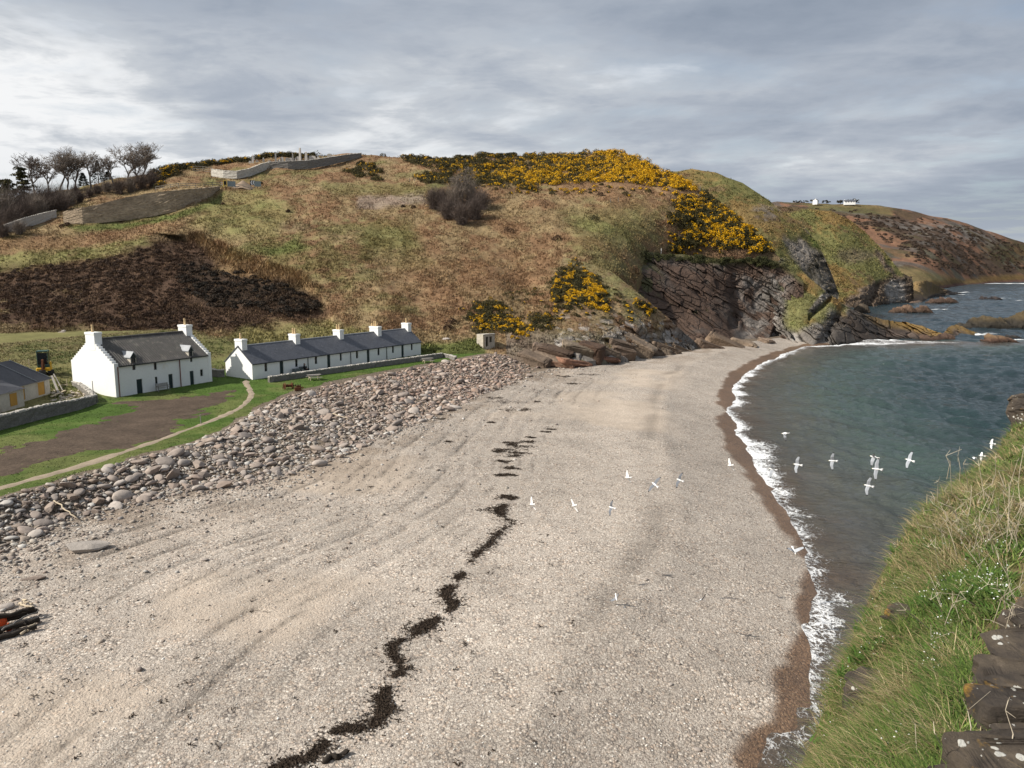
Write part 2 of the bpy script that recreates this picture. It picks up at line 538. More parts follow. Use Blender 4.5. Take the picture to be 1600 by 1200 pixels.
# lawn, mud and path: sheets whose blurred mask decides where they rise out of the sheet below
def sheet(name, x0, x1, y0, y1, st, maskf, mat, lift, colf=None, label=None, below=0.12, kind='structure'):
    xs = np.arange(x0, x1, st); ys = np.arange(y0, y1, st)
    a, b = np.meshgrid(xs, ys)
    P = np.stack([a.ravel(), b.ravel()], -1)
    z, d, eT, eB, wg = zlow(P, True)
    m = maskf(P, d, eT, eB)
    zz = z + np.clip(m * 0.25, -below, lift)
    F = grid_faces(len(ys), len(xs))
    F = F[m[F].max(1) > -below * 3.9]
    us = np.unique(F)
    rm = np.full(len(P), -1); rm[us] = np.arange(len(us))
    V = np.concatenate([P, zz[:, None]], 1)
    me = mesh_np(name, V[us], rm[F], mat, colf(P[us]) if colf else None, True)
    return tag(mobj(name, me), label, kind=kind)

def lawn_mask(P, d, eT, eB):
    return (eT - 0.2 + 0.9 * fbm(P, 3.0, 3, 71)) * 0.5

def lawn_col(P):
    n = fbm(P, 9, 4, 72); n2 = fbm(P, 2.0, 3, 73)
    gcol = np.array([0.062, 0.105, 0.020])
    ycol = np.array([0.165, 0.15, 0.062])
    k = sstep(0.05, 0.45, n + 0.3 * n2)
    back = sstep(112, 124, P[:, 1] - 0.55 * (P[:, 0] + 40) * (P[:, 0] < -20))
    k = np.clip(k * 0.45 + 0.9 * sstep(20, 27, seg_dist(P, TL) + 4 * n), 0, 1)
    return (gcol + (ycol - gcol) * k[:, None]) * (1 + 0.25 * n2)[:, None]

sheet('lawn', -92, 20, 40, 150, 0.4, lawn_mask, M_GRASS, 0.03, lawn_col, 'short green lawn round the white cottages behind the boulder bank')
MUD_PX = [(-60, 724), (0, 699), (60, 688), (120, 668), (170, 652), (203, 640), (180, 628), (215, 627), (270, 622), (340, 612), (368, 608), (372, 620), (345, 634), (318, 648), (298, 660), (262, 682), (215, 697), (165, 706), (120, 712), (80, 722), (30, 738), (-60, 760)]
MUDW = low([p[0] for p in MUD_PX], [p[1] for p in MUD_PX])[:, :2]
def mud_mask(P, d, eT, eB):
    dd = np.abs(seg_dist(P, np.vstack([MUDW, MUDW[:1]])))
    ins = inpoly(P[:, 0], P[:, 1], [tuple(q) for q in MUDW])
    dd = np.where(ins, dd, -dd)
    return dd * 0.25 + 0.45 * fbm(P, 3.5, 4, 81) + 0.25 * fbm(P, 0.9, 3, 82) - .05
sheet('mud_patch', -60, -15, 42, 112, 0.25, mud_mask, M_MUD, 0.05, None, 'trampled bare brown mud in front of the tall white house', below=0.1)
PATH_PX = [(-200, 822), (0, 764), (60, 747), (120, 730), (180, 711), (240, 691), (300, 669), (345, 652), (375, 637), (391, 622), (392, 612), (386, 601), (384, 594)]
PATHW = crom(low([p[0] for p in PATH_PX], [p[1] for p in PATH_PX])[:, :2], 4)
def path_mask(P, d, eT, eB):
    dd = np.abs(seg_dist(P, PATHW))
    wd = 0.48 + 0.25 * sstep(75, 60, P[:, 1]) + 0.25 * fbm(P, 4, 3, 91) + 0.22 * fbm(P, 1.0, 3, 92)
    return (wd - dd) * 0.6
sheet('footpath', -55, -15, 40, 105, 0.2, path_mask, M_PATH, 0.08, None, 'narrow gravel footpath along the top of the boulder bank', below=0.08)

# ------------------------------------------------------------------ sea
def offs(P):
    d = seg_dist(P, WL)
    far = sstep(200, 208, P[:, 1])
    return -d * (1 - far) + 60 * far

rr = 14 * np.exp(np.arange(0, 1000) * 0.0077)
rr = rr[rr < 30000]
an = np.radians(np.concatenate([np.arange(-24, 36, 0.14), np.arange(36, 92, 0.8)]))
ra, aa = np.meshgrid(rr, an)
SPt = np.stack([(ra * np.sin(aa)).ravel(), (ra * np.cos(aa)).ravel()], -1)
near = (SPt[:, 1] < 260) & (SPt[:, 0] < 160) & (SPt[:, 0] > -10)
off = np.full(len(SPt), 200.0)
off[near] = offs(SPt[near])
zs = np.zeros(len(SPt))
dist = np.hypot(SPt[:, 0], SPt[:, 1])
rg = np.random.default_rng(3)
for k in range(34):
    lam = 0.9 * 1.105 ** k
    th = math.radians(200 + rg.normal(0, 34))
    kx, ky = math.cos(th) * 2 * math.pi / lam, math.sin(th) * 2 * math.pi / lam
    amp = 0.023 * lam ** 0.62 * (1.75 if 1.3 < lam < 7 else 1.0)
    wob = 1.2 * vnoise(SPt, lam * 5, 100 + k)
    zs += amp * np.sin(SPt[:, 0] * kx + SPt[:, 1] * ky + rg.uniform(0, 6.28) + wob * 2) * sstep(lam * 180, lam * 70, dist) * (0.5 + 0.7 * vnoise(SPt, 25, 200 + k))
zs *= sstep(-1, 14, off) * 0.85 + 0.15
# low swell lines folding towards the beach
swl = np.sin(off * 2 * math.pi / 9.0 + 2.0 * fbm(SPt, 16, 2, 301))
zs += 0.10 * np.maximum(swl, -0.3) * sstep(1.5, 6, off) * sstep(30, 12, off) * (0.4 + 0.6 * sstep(-0.2, 0.4, fbm(SPt, 14, 2, 302)))
zs[~near] -= 0.0
nm = near & (off > -9) & (off < 12) & (SPt[:, 1] < 203)
zbn, dn, _, _, _ = zlow(SPt[nm], True)
scal = 1.5 * fbm(SPt[nm], 7.0, 3, 41) + 0.25 * fbm(SPt[nm], 1.3, 2, 45)
film = zbn + 0.055 * (scal * 0.9 - 0.25 - dn) + 0.012
zs[nm] = np.maximum(zs[nm], np.minimum(film, 0.6))
SF = grid_faces(len(an), len(rr))
SF = SF[off[SF].max(1) > -9][:, ::-1]
us = np.unique(SF)
rm = np.full(len(SPt), -1); rm[us] = np.arange(len(us))
SV = np.concatenate([SPt, zs[:, None]], 1)

mt = bpy.data.materials.new('sea_water')
mt.use_nodes = True
g = NT(mt.node_tree)
pos = g.n('ShaderNodeNewGeometry').outputs['Position']
oA = g.n('ShaderNodeAttribute', attribute_name='off').outputs['Fac']
sA = g.n('ShaderNodeAttribute', attribute_name='edge').outputs['Fac']
nA = g.noise(pos, 0.12, 4, 0.6)
oN = g.math('ADD', oA, g.math('MULTIPLY', g.math('SUBTRACT', nA, 0.5), 9.0))
body = g.ramp(g.math('DIVIDE', oN, 60.0), [(0.0, (0.085, 0.062, 0.045)), (0.06, (0.075, 0.072, 0.062)), (0.25, (0.040, 0.060, 0.052)), (0.5, (0.014, 0.031, 0.032)), (1.0, (0.012, 0.026, 0.032))])
body = g.mix(1.0, body, g.ramp(g.noise(pos, 0.03, 3, 0.6), [(0.35, 0.8), (0.65, 1.2)]), 'MULTIPLY')
# foam: broken lace near the swash edge and on the first breaker, thin streaks outside
st = g.vmath('MULTIPLY', pos, (1.0, 0.75, 1.0))
fv = g.n('ShaderNodeTexVoronoi', {'Vector': g.vmath('ADD', st, g.vmath('MULTIPLY', g.n('ShaderNodeTexNoise', {'Vector': st, 'Scale': 1.6, 'Detail': 3}).outputs['Color'], (1.3, 1.3, 0.0))), 'Scale': 2.1, 'Randomness': 1.0}, feature='DISTANCE_TO_EDGE')
fv2 = g.n('ShaderNodeTexVoronoi', {'Vector': g.vmath('ADD', st, g.vmath('MULTIPLY', g.n('ShaderNodeTexNoise', {'Vector': st, 'Scale': 4.0, 'Detail': 3}).outputs['Color'], (0.5, 0.5, 0.0))), 'Scale': 5.5, 'Randomness': 1.0}, feature='DISTANCE_TO_EDGE')
lace = g.math('ADD', g.ramp(fv.outputs['Distance'], [(0.0, 1.0), (0.12, 0.35), (0.3, 0.0)]), g.math('MULTIPLY', g.ramp(fv2.outputs['Distance'], [(0.0, 1.0), (0.10, 0.3), (0.25, 0.0)]), 0.75))
clump = g.noise(pos, 0.42, 5, 0.65)
clump2 = g.noise(pos, 2.4, 4, 0.65)
dens = g.ramp(g.math('DIVIDE', g.math('ADD', sA, 1.0), 8.0), [(0.0, 1.0), (0.13, 1.0), (0.24, 0.70), (0.34, 0.36), (0.48, 0.14), (0.75, 0.0)])
thr = g.math('ADD', g.math('MULTIPLY', dens, 1.25), g.math('MULTIPLY', g.math('SUBTRACT', clump, 0.5), 1.5))
foam = g.math('ADD', g.math('MULTIPLY', lace, 0.55), g.math('MULTIPLY', clump2, 0.55))
thr = g.math('ADD', thr, g.math('MULTIPLY', g.math('SUBTRACT', g.n('ShaderNodeAttribute', attribute_name='calm').outputs['Fac'], 1.0), 0.75))
foam = g.math('MULTIPLY', g.math('SUBTRACT', g.math('ADD', foam, thr), 1.44), 2.6, clamp=True)
foam = g.math('MULTIPLY', foam, g.math('GREATER_THAN', dens, 0.012))
foam = g.math('MULTIPLY', foam, g.math('ADD', g.math('MULTIPLY', g.n('ShaderNodeAttribute', attribute_name='calm').outputs['Fac'], .5), .5))
xA = g.n('ShaderNodeAttribute', attribute_name='wash').outputs['Fac']
wsh = g.math('MULTIPLY', g.math('SUBTRACT', g.math('ADD', xA, g.math('MULTIPLY', g.noise(pos, 0.8, 5, 0.7), 0.8)), 0.95), 4.0, clamp=True)
foam = g.math('MAXIMUM', foam, wsh)
ccol = g.mix(foam, body, (0.80, 0.81, 0.81))
rip = g.noise(g.vmath('MULTIPLY', pos, (1.0, 1.5, 1.0)), 1.3, 5, 0.62, 0.4)
rip2 = g.noise(g.vmath('MULTIPLY', pos, (0.55, 1.2, 1.0)), 0.32, 5, 0.6, 0.5)
h = g.math('ADD', g.math('MULTIPLY', rip, 0.35), g.math('MULTIPLY', rip2, 1.0))
h = g.math('ADD', h, g.math('MULTIPLY', foam, 0.12))
bn = g.n('ShaderNodeBump', {'Strength': 0.8, 'Distance': 1.1, 'Height': h})
b = g.n('ShaderNodeBsdfPrincipled', {'Base Color': ccol, 'Roughness': g.math('ADD', 0.13, g.math('MULTIPLY', foam, 0.7)), 'IOR': 1.33, 'Specular IOR Level': 0.5, 'Normal': bn.outputs[0]})
g.t.links.new(b.outputs[0], g.n('ShaderNodeOutputMaterial').inputs[0])
M_SEA = mt
edge = off + 1.5 * fbm(SPt, 7.0, 3, 41) + 0.9 * fbm(SPt, 2.2, 2, 45)
edge = np.where(near, edge, 99)
calm = 0.25 + 0.45 * sstep(30, 40, SPt[:, 1]) + 0.30 * sstep(50, 80, SPt[:, 1]) 
calm = np.where(SPt[:, 1] > 197, 0.6, calm)
wash = np.zeros(len(SPt))
for (u, v, rx, ry, a) in [(1385, 534, 9, 1.5, 1.0), (1360, 531, 6, 1.2, 0.9), (1540, 521, 6, 3, 0.8), (1590, 531, 5, 2, 0.9), (1530, 523, 4, 2, 1.0), (1500, 460, 10, 4, 1), (1480, 466, 9, 4, .9), (1466, 484, 6, 3, 1.0), (1440, 488, 8, 2.5, .9),
                          (1503, 457, 9, 5, 1), (1565, 466, 9, 4, 1.0), (1545, 467, 9, 4, .8), (1597, 470, 8, 4, .9), (1450, 530, 4, 1.4, .7), (1402, 528, 5, 1.4, .9), (1362, 487, 5, 2, .8), (1380, 487, 5, 2, .6), (1395, 537, 3, 1.0, .8), (1600, 443, 60, 20, 1), (1575, 455, 8, 4, .7), (1544, 545, 2, .8, .8)]:
    q = pz(u, v, 0)[:2]
    wash = np.maximum(wash, a * np.exp(-(((SPt[:, 0] - q[0]) / rx) ** 2 + ((SPt[:, 1] - q[1]) / ry) ** 2)))
me = mesh_np('sea', SV[us], rm[SF], M_SEA, None, True, {'off': off[us], 'edge': edge[us], 'calm': calm[us], 'wash': wash[us]})
tag(mobj('sea', me), 'grey green sea with small waves and white surf on the beach', kind='structure')
# ------------------------------------------------------------------ hills and cliffs: surfaces through surveyed points (pixel, distance)
LAYERS = {}

def lerp_curve(c, u):
    c = np.array(c, float)
    return np.interp(u, c[:, 0], c[:, 1])

def layer(name, top, bot, ctrl, du, nrow, disp, colf, mat, label, smooth=True, back=((1.5, .1), (5, .6), (12, 1.6), (30, 5), (60, 16)), lam=2e-4, dent=None, foot=3.0, kind='structure', pw=1.0):
    u0, u1 = top[0][0], top[-1][0]
    us = np.arange(u0, u1 + du * .5, du)
    vt, vb = lerp_curve(top, us), lerp_curve(bot, us)
    s = np.linspace(0, 1, nrow) ** pw
    U = np.repeat(us[None], nrow, 0)
    V = vb[None] + (vt - vb)[None] * s[:, None]
    T = tps(ctrl, lam)(U, V)
    if dent is not None:
        T = T + dent(U, V)
    P = pt(U, V, T)
    Q = P.reshape(-1, 3)
    dv = disp(Q, U.ravel(), V.ravel())
    if dv.ndim == 1:
        hd = Q * np.array([1, 1, 0]); hd /= np.linalg.norm(hd, axis=1)[:, None]
        nrm = np.array([0, 0, .85]) - hd * 0.5
        Q = Q + nrm * dv[:, None]
    else:
        Q = Q + dv
    P = Q.reshape(P.shape)
    col = colf(Q, U.ravel(), V.ravel()).reshape(P.shape)
    rows, cols, Us, Vs = [], [], [], []
    hd = P[0] * np.array([1, 1, 0]); hd /= np.linalg.norm(hd, axis=1)[:, None]
    rows.append(P[0] - hd * 0.3 - np.array([0, 0, foot])); cols.append(col[0])
    rows += list(P); cols += list(col)
    hd = P[-1] * np.array([1, 1, 0]); hd /= np.linalg.norm(hd, axis=1)[:, None]
    for db, dz in back:
        rows.append(P[-1] + hd * db - np.array([0, 0, dz])); cols.append(col[-1])
    A = np.array(rows); C = np.array(cols)
    F = grid_faces(A.shape[0], A.shape[1])
    me = mesh_np(name, A.reshape(-1, 3), F, mat, C.reshape(-1, 3), smooth)
    o = tag(mobj(name, me), label, kind=kind)
    LAYERS[name] = dict(P=P, C=col, us=us, vt=vt, vb=vb, s=s)
    return o

def on(name, u, v):
    """surface point and colour of a layer under pixel (u, v)"""
    L = LAYERS[name]
    u = np.atleast_1d(np.asarray(u, float)); v = np.atleast_1d(np.asarray(v, float))
    fi = np.clip((u - L['us'][0]) / (L['us'][1] - L['us'][0]), 0, len(L['us']) - 1.001)
    vb = np.interp(u, L['us'], L['vb']); vt = np.interp(u, L['us'], L['vt'])
    sv = np.clip((v - vb) / (vt - vb), 0, 1)
    fj = np.clip(np.interp(sv, L['s'], np.arange(len(L['s']))), 0, len(L['s']) - 1.001)
    i = fi.astype(int); j = fj.astype(int); a = (fi - i)[:, None]; b = (fj - j)[:, None]
    def bil(G):
        return (G[j, i] * (1 - a) + G[j, i + 1] * a) * (1 - b) + (G[j + 1, i] * (1 - a) + G[j + 1, i + 1] * a) * b
    return bil(L['P']), bil(L['C'])

BRACKEN = np.array([0.215, 0.130, 0.072]); STRAW = np.array([0.250, 0.192, 0.104]); OLIVE = np.array([0.135, 0.130, 0.050])
GREEN = np.array([0.085, 0.112, 0.030]); HEATH = np.array([0.080, 0.049, 0.033]); DIRT = np.array([0.26, 0.205, 0.165]); BLACKV = np.array([0.022, 0.018, 0.013])
ROCKG = np.array([0.23, 0.205, 0.18]); ROCKB = np.array([0.155, 0.105, 0.078]); ROCKD = np.array([0.085, 0.07, 0.06]); ROCKL = np.array([0.40, 0.37, 0.335]); OCHRE = np.array([0.30, 0.185, 0.05])

def blend(c, k, new):
    return c + (new - c) * np.clip(k, 0, 1)[:, None]

HEATH_PX = [(-260, 420), (0, 418), (60, 412), (130, 408), (200, 400), (240, 385), (300, 371), (335, 385), (345, 420), (400, 425), (450, 440), (500, 470), (508, 500), (430, 505), (360, 512), (300, 512), (240, 522), (150, 515), (60, 520), (-260, 530)]
DARKB_PX = [(300, 400), (330, 412), (350, 430), (400, 438), (450, 448), (500, 470), (512, 490), (450, 488), (400, 482), (330, 472), (290, 455), (280, 430)]

def hill_col(P, u, v):
    n1 = fbm(P, 22, 4, 11); n2 = fbm(P, 7, 4, 12); n3 = fbm(P, 2.2, 3, 13); n4 = fbm(P, 11, 3, 14)
    c = np.repeat(BRACKEN[None], len(P), 0)
    c = blend(c, sstep(-0.15, 0.35, n2 * .7 + n3 * .5 + .1) * .75, STRAW)
    c = blend(c, sstep(0.02, 0.42, n1 + .45 * n4 + .35 * n3) * .62, OLIVE)
    c = blend(c, sstep(0.22, 0.5, n4 + .4 * n2) * .32, GREEN * 1.15)
    def reg(poly, soft, colr, amt, rag=10):
        nonlocal c
        k = polymask(u + rag * n2, v + rag * .7 * n3, poly, soft)
        c = blend(c, k * amt, colr)
    reg([(-260, 405), (0, 395), (80, 390), (160, 382), (230, 372), (240, 392), (180, 402), (90, 408), (0, 420), (-260, 425)], 8, OLIVE * 1.45, .8)
    reg([(100, 350), (200, 345), (260, 336), (320, 318), (340, 305), (352, 300), (340, 322), (270, 345), (190, 355), (120, 358)], 4, GREEN * 1.15, .8, 4)
    reg([(-50, 385), (60, 365), (160, 362), (260, 348), (300, 352), (240, 372), (120, 382), (0, 396)], 7, BRACKEN * 1.15, .75)
    reg([(330, 300), (400, 296), (460, 330), (430, 370), (360, 372), (300, 352)], 12, OLIVE * 1.5, .55)
    reg([(380, 380), (460, 372), (480, 390), (420, 402)], 8, GREEN, .6)
    reg([(430, 345), (480, 350), (490, 362), (440, 360)], 4, BLACKV * 2, .35, 5)
    reg([(555, 308), (660, 304), (668, 318), (560, 326)], 4, DIRT, .75, 6)
    reg([(500, 285), (640, 285), (660, 304), (520, 308)], 6, OLIVE * 1.1, .6)
    reg([(720, 246), (800, 240), (806, 250), (770, 262), (720, 262)], 3, DIRT * np.array([.8, .7, .68]), .9, 2)
    reg([(570, 345), (640, 350), (660, 390), (560, 400)], 14, GREEN * 1.3, .5)
    reg([(880, 330), (1000, 320), (1030, 360), (960, 395), (900, 370)], 16, OLIVE * 1.25, .55)
    reg([(640, 395), (860, 410), (840, 470), (680, 490), (600, 440)], 20, BRACKEN * 1.05, .45)
    reg([(860, 285), (1010, 285), (1030, 305), (880, 315)], 6, BRACKEN * 1.05, .7)
    reg([(1040, 300), (1110, 290), (1210, 385), (1235, 425), (1050, 405)], 5, HEATH * 1.6, .5)
    reg([(370, 505), (520, 505), (600, 520), (520, 535), (330, 548)], 8, OLIVE * 1.35, .75)
    reg([(-260, 525), (0, 525), (100, 505), (160, 520), (150, 560), (-260, 575)], 8, OLIVE * 1.1, .8)
    reg([(330, 535), (360, 540), (700, 538), (760, 528), (760, 556), (330, 558)], 4, GREEN, .85, 4)
    k = polymask(u + 22 * n2 + 10 * n3, v + 12 * n3, HEATH_PX, 14)
    c = blend(c, k * .97, HEATH * (1.0 + .35 * n4)[:, None])
    k2 = sstep(.12, .4, n4 + .5 * n3) * k * (v > 455) * (u < 140)
    c = blend(c, k2 * .7, STRAW)
    reg(DARKB_PX, 10, BLACKV, .55, 10)
    reg([(300, 372), (340, 380), (420, 410), (480, 430), (505, 470), (470, 450), (400, 435), (345, 425)], 7, STRAW * np.array([.85, .72, .68]), .7, 8)
    # rabbit scrapes and small bare scars
    sc = sstep(.42, .55, fbm(P, 4.5, 3, 15)) * (v < 520)
    c = blend(c, sc * .45, BRACKEN * .5)
    k = sstep(505, 540, v + 10 * n3) * (u > 790)
    c = blend(c, k * .6, ROCKG * .75)
    return np.clip(c * (1 + .22 * n3)[:, None], .005, 1)

def hill_disp(P, u, v):
    a = 1.5 * fbm(P, 20, 3, 1) + 0.55 * fbm(P, 6, 3, 2) + 0.20 * fbm(P, 1.6, 2, 3)
    # bank with a hollow below it in the heather, and small terraces higher up
    return a * sstep(556, 520, v)

def hill_dent(U, V):
    L = np.array([(285, 372), (330, 378), (400, 405), (460, 430), (505, 472), (515, 495)])
    d = seg_dist(np.stack([U.ravel(), V.ravel()], -1), L).reshape(U.shape)   # positive: below / left of the bank in the photo
    below = sstep(-9, 9, d)
    t = 4.5 * np.exp(-(d / 34.0) ** 2) * below * (V < 515)
    L2 = np.array([(640, 300), (690, 330), (740, 350), (800, 400), (820, 470)])
    d2 = seg_dist(np.stack([U.ravel(), V.ravel()], -1), L2).reshape(U.shape)
    t = t + 2.5 * np.exp(-(d2 / 26.0) ** 2)
    L3 = np.array([(800, 300), (850, 340), (905, 375), (960, 415)])
    d3 = seg_dist(np.stack([U.ravel(), V.ravel()], -1), L3).reshape(U.shape)
    t = t - 2.0 * np.exp(-(d3 / 22.0) ** 2)
    L4 = np.array([(470, 380), (540, 420), (600, 470), (620, 520)])
    d4 = seg_dist(np.stack([U.ravel(), V.ravel()], -1), L4).reshape(U.shape)
    t = t - 1.6 * np.exp(-(d4 / 24.0) ** 2) + 1.2 * np.exp(-((d4 + 50) / 24.0) ** 2)
    return t

H_TOP = [(-260, 345), (-100, 337), (0, 322), (60, 305), (120, 291), (200, 276), (260, 268), (330, 258), (430, 246), (500, 245), (560, 242), (620, 243), (700, 246), (760, 242), (810, 243), (850, 243),
         (900, 240), (940, 237), (975, 240), (1000, 252), (1040, 273), (1090, 294), (1130, 327), (1170, 357), (1205, 391), (1225, 411), (1240, 431)]
H_BOT = [(-260, 572), (0, 560), (100, 556), (350, 557), (650, 552), (760, 549), (830, 562), (900, 569), (958, 562), (975, 470), (1000, 430), (1080, 418), (1240, 440)]
H_CTRL = []
for u, rows in {
    -260: [(572, 116), (480, 142), (413, 166), (370, 182), (340, 215)],
    0: [(560, 119), (520, 131), (480, 144), (413, 167), (370, 181), (345, 192), (322, 206)],
    140: [(556, 124), (480, 147), (413, 168), (370, 182), (345, 192), (310, 212), (288, 228)],
    300: [(557, 127), (480, 149), (413, 171), (350, 191), (318, 200), (290, 220), (262, 243)],
    500: [(555, 130), (480, 151), (413, 170), (350, 191), (300, 214), (262, 246), (246, 262)],
    700: [(551, 134), (480, 156), (413, 173), (350, 192), (300, 215), (262, 246), (246, 264)],
    850: [(563, 136), (520, 147), (480, 159), (413, 176), (350, 195), (300, 216), (262, 246), (243, 266)],
    950: [(562, 142), (500, 156), (450, 168), (413, 180), (350, 197), (300, 218), (240, 268)],
    1050: [(420, 206), (395, 206), (350, 210), (300, 224), (277, 238)],
    1150: [(425, 209), (405, 209), (370, 212), (342, 217)],
    1240: [(438, 209), (431, 209)],
}.items():
    H_CTRL += [(u, v, t) for v, t in rows]
layer('hillside', H_TOP, H_BOT, H_CTRL, 2.0, 240, hill_disp, hill_col, M_HILL, 'bracken and grass covered hillside behind the cottages', dent=hill_dent)

# ---- rock surfaces with bedding
def beds(P, nb, thick, seed, amp, joint=3.0):
    nb = np.array(nb, float); nb /= np.linalg.norm(nb)
    h = P @ nb / thick + 1.3 * fbm(P, thick * 8, 3, seed) + 0.35 * fbm(P, thick * 1.7, 2, seed + 11)
    h = h + 0.42 * np.sin(h * 1.7 + 3 * vnoise(P, thick * 20, seed + 12))
    i = np.floor(h); f = h - i
    al = np.cross(nb, [0.2, 0.9, 0.35]); al /= np.linalg.norm(al)
    a = P @ al / joint + _hash(i.astype(int), 0 * i.astype(int), 0 * i.astype(int), seed) * 7 + 1.2 * fbm(P, joint * 1.6, 3, seed + 1)
    j = np.floor(a); g = a - j
    r = _hash(i.astype(int), j.astype(int), 0 * i.astype(int), seed + 2)
    r2 = _hash(i.astype(int), 0 * i.astype(int), 0 * i.astype(int), seed + 3)
    edge = sstep(0, .16, f) * sstep(1, .86, f) * sstep(0, .08, g) * sstep(1, .92, g)
    return amp * ((r - .5) * .8 + (r2 - .5) * .9 + .35 * (edge - 1)), r, r2, edge

def toward(P, d, up=0.25):
    hd = P * np.array([1, 1, 0]); hd /= np.linalg.norm(hd, axis=1)[:, None]
    n = -hd + np.array([-.25, 0, up]); n /= np.linalg.norm(n, axis=1)[:, None]
    return n * d[:, None]

def fade(u, v, top, bot, px=6):
    return sstep(0, px, v - lerp_curve(top, u))

# lower slope with gorse above the beach, left of the cliff
L_TOP = [(868, 430), (880, 402), (900, 405), (930, 414), (955, 424), (1000, 460), (1050, 502), (1075, 524), (1097, 542)]
L_BOT = [(868, 568), (900, 569), (950, 564), (1000, 559), (1050, 552), (1090, 548), (1097, 547)]
L_CTRL = [(868, 568, 135.5), (868, 500, 150.5), (868, 430, 168), (900, 569, 136.5), (900, 500, 151), (900, 405, 176), (955, 564, 143), (955, 500, 154.5), (955, 424, 172),
          (1000, 559, 150), (1000, 510, 158), (1000, 462, 167), (1050, 552, 160), (1050, 503, 168), (1097, 547, 169), (1090, 538, 170)]
def low_disp(P, u, v):
    b, r, r2, e = beds(P, (.40, -.25, .88), .75, 31, 1.0, 3.6)
    k = sstep(492, 530, v + 14 * fbm(P, 5, 2, 32) + (u - 950) * .12)
    a = 0.8 * fbm(P, 9, 3, 33) + 0.35 * fbm(P, 2.5, 3, 34)
    return toward(P, b * k * 2.0 + a * .7, .5)
def low_col(P, u, v):
    n2 = fbm(P, 5, 4, 35); n3 = fbm(P, 1.8, 3, 36)
    c = hill_col(P, u, np.minimum(v, 500))
    c = blend(c, sstep(-.1, .4, n2) * .6, OLIVE * 1.3)
    c = blend(c, sstep(.2, .45, n3 + .3 * n2) * .5, HEATH * 1.4)
    b, r, r2, e = beds(P, (.40, -.25, .88), .75, 31, 1.0, 3.6)
    rock = np.clip(ROCKG * (.55 + .75 * r)[:, None] * (.6 + .4 * e)[:, None], 0, 1)
    rock = blend(rock, sstep(.2, .5, n2) * .5, ROCKB)
    k = sstep(500, 532, v + 24 * n2 + 8 * n3 + (u - 950) * .12)
    c = blend(c, k * (n3 + .35 * n2 < .28), rock)
    c = blend(c, sstep(.38, .5, vnoise(P, 1.1, 37)) * sstep(480, 510, v) * .6, ROCKL * 1.1)
    return np.clip(c, .005, 1)
layer('lower_slope', L_TOP, L_BOT, L_CTRL, 1.0, 150, low_disp, low_col, M_ROCK, 'rocky lower slope between the hut and the beach cliff', smooth=False, back=((1, .2), (3, 1.5), (6, 5), (10, 12)))

# the brown cliff at the far end of the beach
C_TOP = [(940, 412), (960, 402), (985, 396), (1010, 392), (1040, 398), (1065, 397), (1100, 402), (1130, 406), (1160, 404), (1190, 403), (1215, 408), (1240, 425), (1256, 440)]
C_BOT = [(940, 425), (960, 440), (1000, 475), (1050, 515), (1085, 545), (1110, 546), (1150, 541), (1200, 535), (1235, 533), (1256, 533)]
C_CTRL = [(940, 415, 184), (960, 402, 190), (960, 440, 184), (1010, 392, 199), (1005, 440, 189), (1000, 475, 184), (1060, 397, 204), (1060, 450, 194), (1050, 515, 182), (1085, 545, 172),
          (1130, 404, 206), (1130, 450, 202), (1130, 500, 193), (1130, 543, 180), (1190, 403, 207), (1180, 450, 207), (1180, 500, 203), (1190, 536, 193), (1240, 425, 207), (1235, 480, 204), (1235, 533, 197.5), (1256, 440, 206), (1256, 533, 198)]
def cl_dent(U, V):
    t = 13.0 * np.exp(-(((U - 1217 + (V - 515) * .45) / 7) ** 4 + ((V - 516) / 16) ** 4))
    t += 3.5 * np.exp(-(((U - 1146) / 7) ** 4 + ((V - 502) / 12) ** 4))
    t += 1.5 * np.exp(-(((U - 1150 - (V - 460) * .2) / 10) ** 2)) * sstep(420, 450, V)
    return t
def cl_beds(P):
    return beds(P, (.50, -.10, .86), 1.0, 51, 1.25, 3.2)
def cl_disp(P, u, v):
    b, r, r2, e = cl_beds(P)
    right = sstep(1120, 1180, u + (v - 450) * .2)
    a = 1.0 * fbm(P, 7, 4, 52) + .45 * fbm(P, 1.8, 3, 53)
    k = fade(u, v, C_TOP, C_BOT, 12)
    return toward(P, (b * (1 - .45 * right) + a * (.7 + .7 * right)) * k + .5 * a * (1 - k), .1)
def cl_col(P, u, v):
    b, r, r2, e = cl_beds(P)
    n1 = fbm(P, 9, 4, 54); n2 = fbm(P, 3, 4, 55); n3 = fbm(P, 1.1, 3, 56)
    c = np.repeat((ROCKB * np.array([.55, .52, .50]))[None], len(P), 0) * (.75 + .5 * r)[:, None] * (.6 + .4 * e)[:, None]
    c = blend(c, sstep(.1, .45, n1 + .3 * n2) * .4, ROCKG * .5)
    right = polymask(u + 14 * n2, v + 10 * n1, [(1150, 425), (1238, 430), (1235, 500), (1215, 532), (1150, 535), (1165, 480)], 16)
    c = blend(c, right * sstep(-.35, .25, n2 + .3 * n1) * .7, ROCKL * .52)
    c = blend(c, right * sstep(.15, .45, n1) * .6, np.array([.26, .15, .09]))
    c = blend(c, sstep(.30, .45, n2 + .2 * n3) * .45, ROCKD * .7)
    k = fade(u, v, C_TOP, C_BOT, 14)
    veg = sstep(.05, .35, fbm(P, 4, 3, 57) + .35 - .9 * k)
    c = blend(c, np.maximum(veg, (1 - k) * .9) * .85, OLIVE * .65)
    lv = polymask(u + 10 * n2, v + 8 * n3, [(940, 405), (1000, 395), (1030, 420), (1050, 470), (1000, 470), (960, 440)], 10)
    c = blend(c, lv * sstep(-.1, .3, n2) * .75, OLIVE * .6)
    return np.clip(c * (1 + .25 * n3)[:, None], .005, 1)
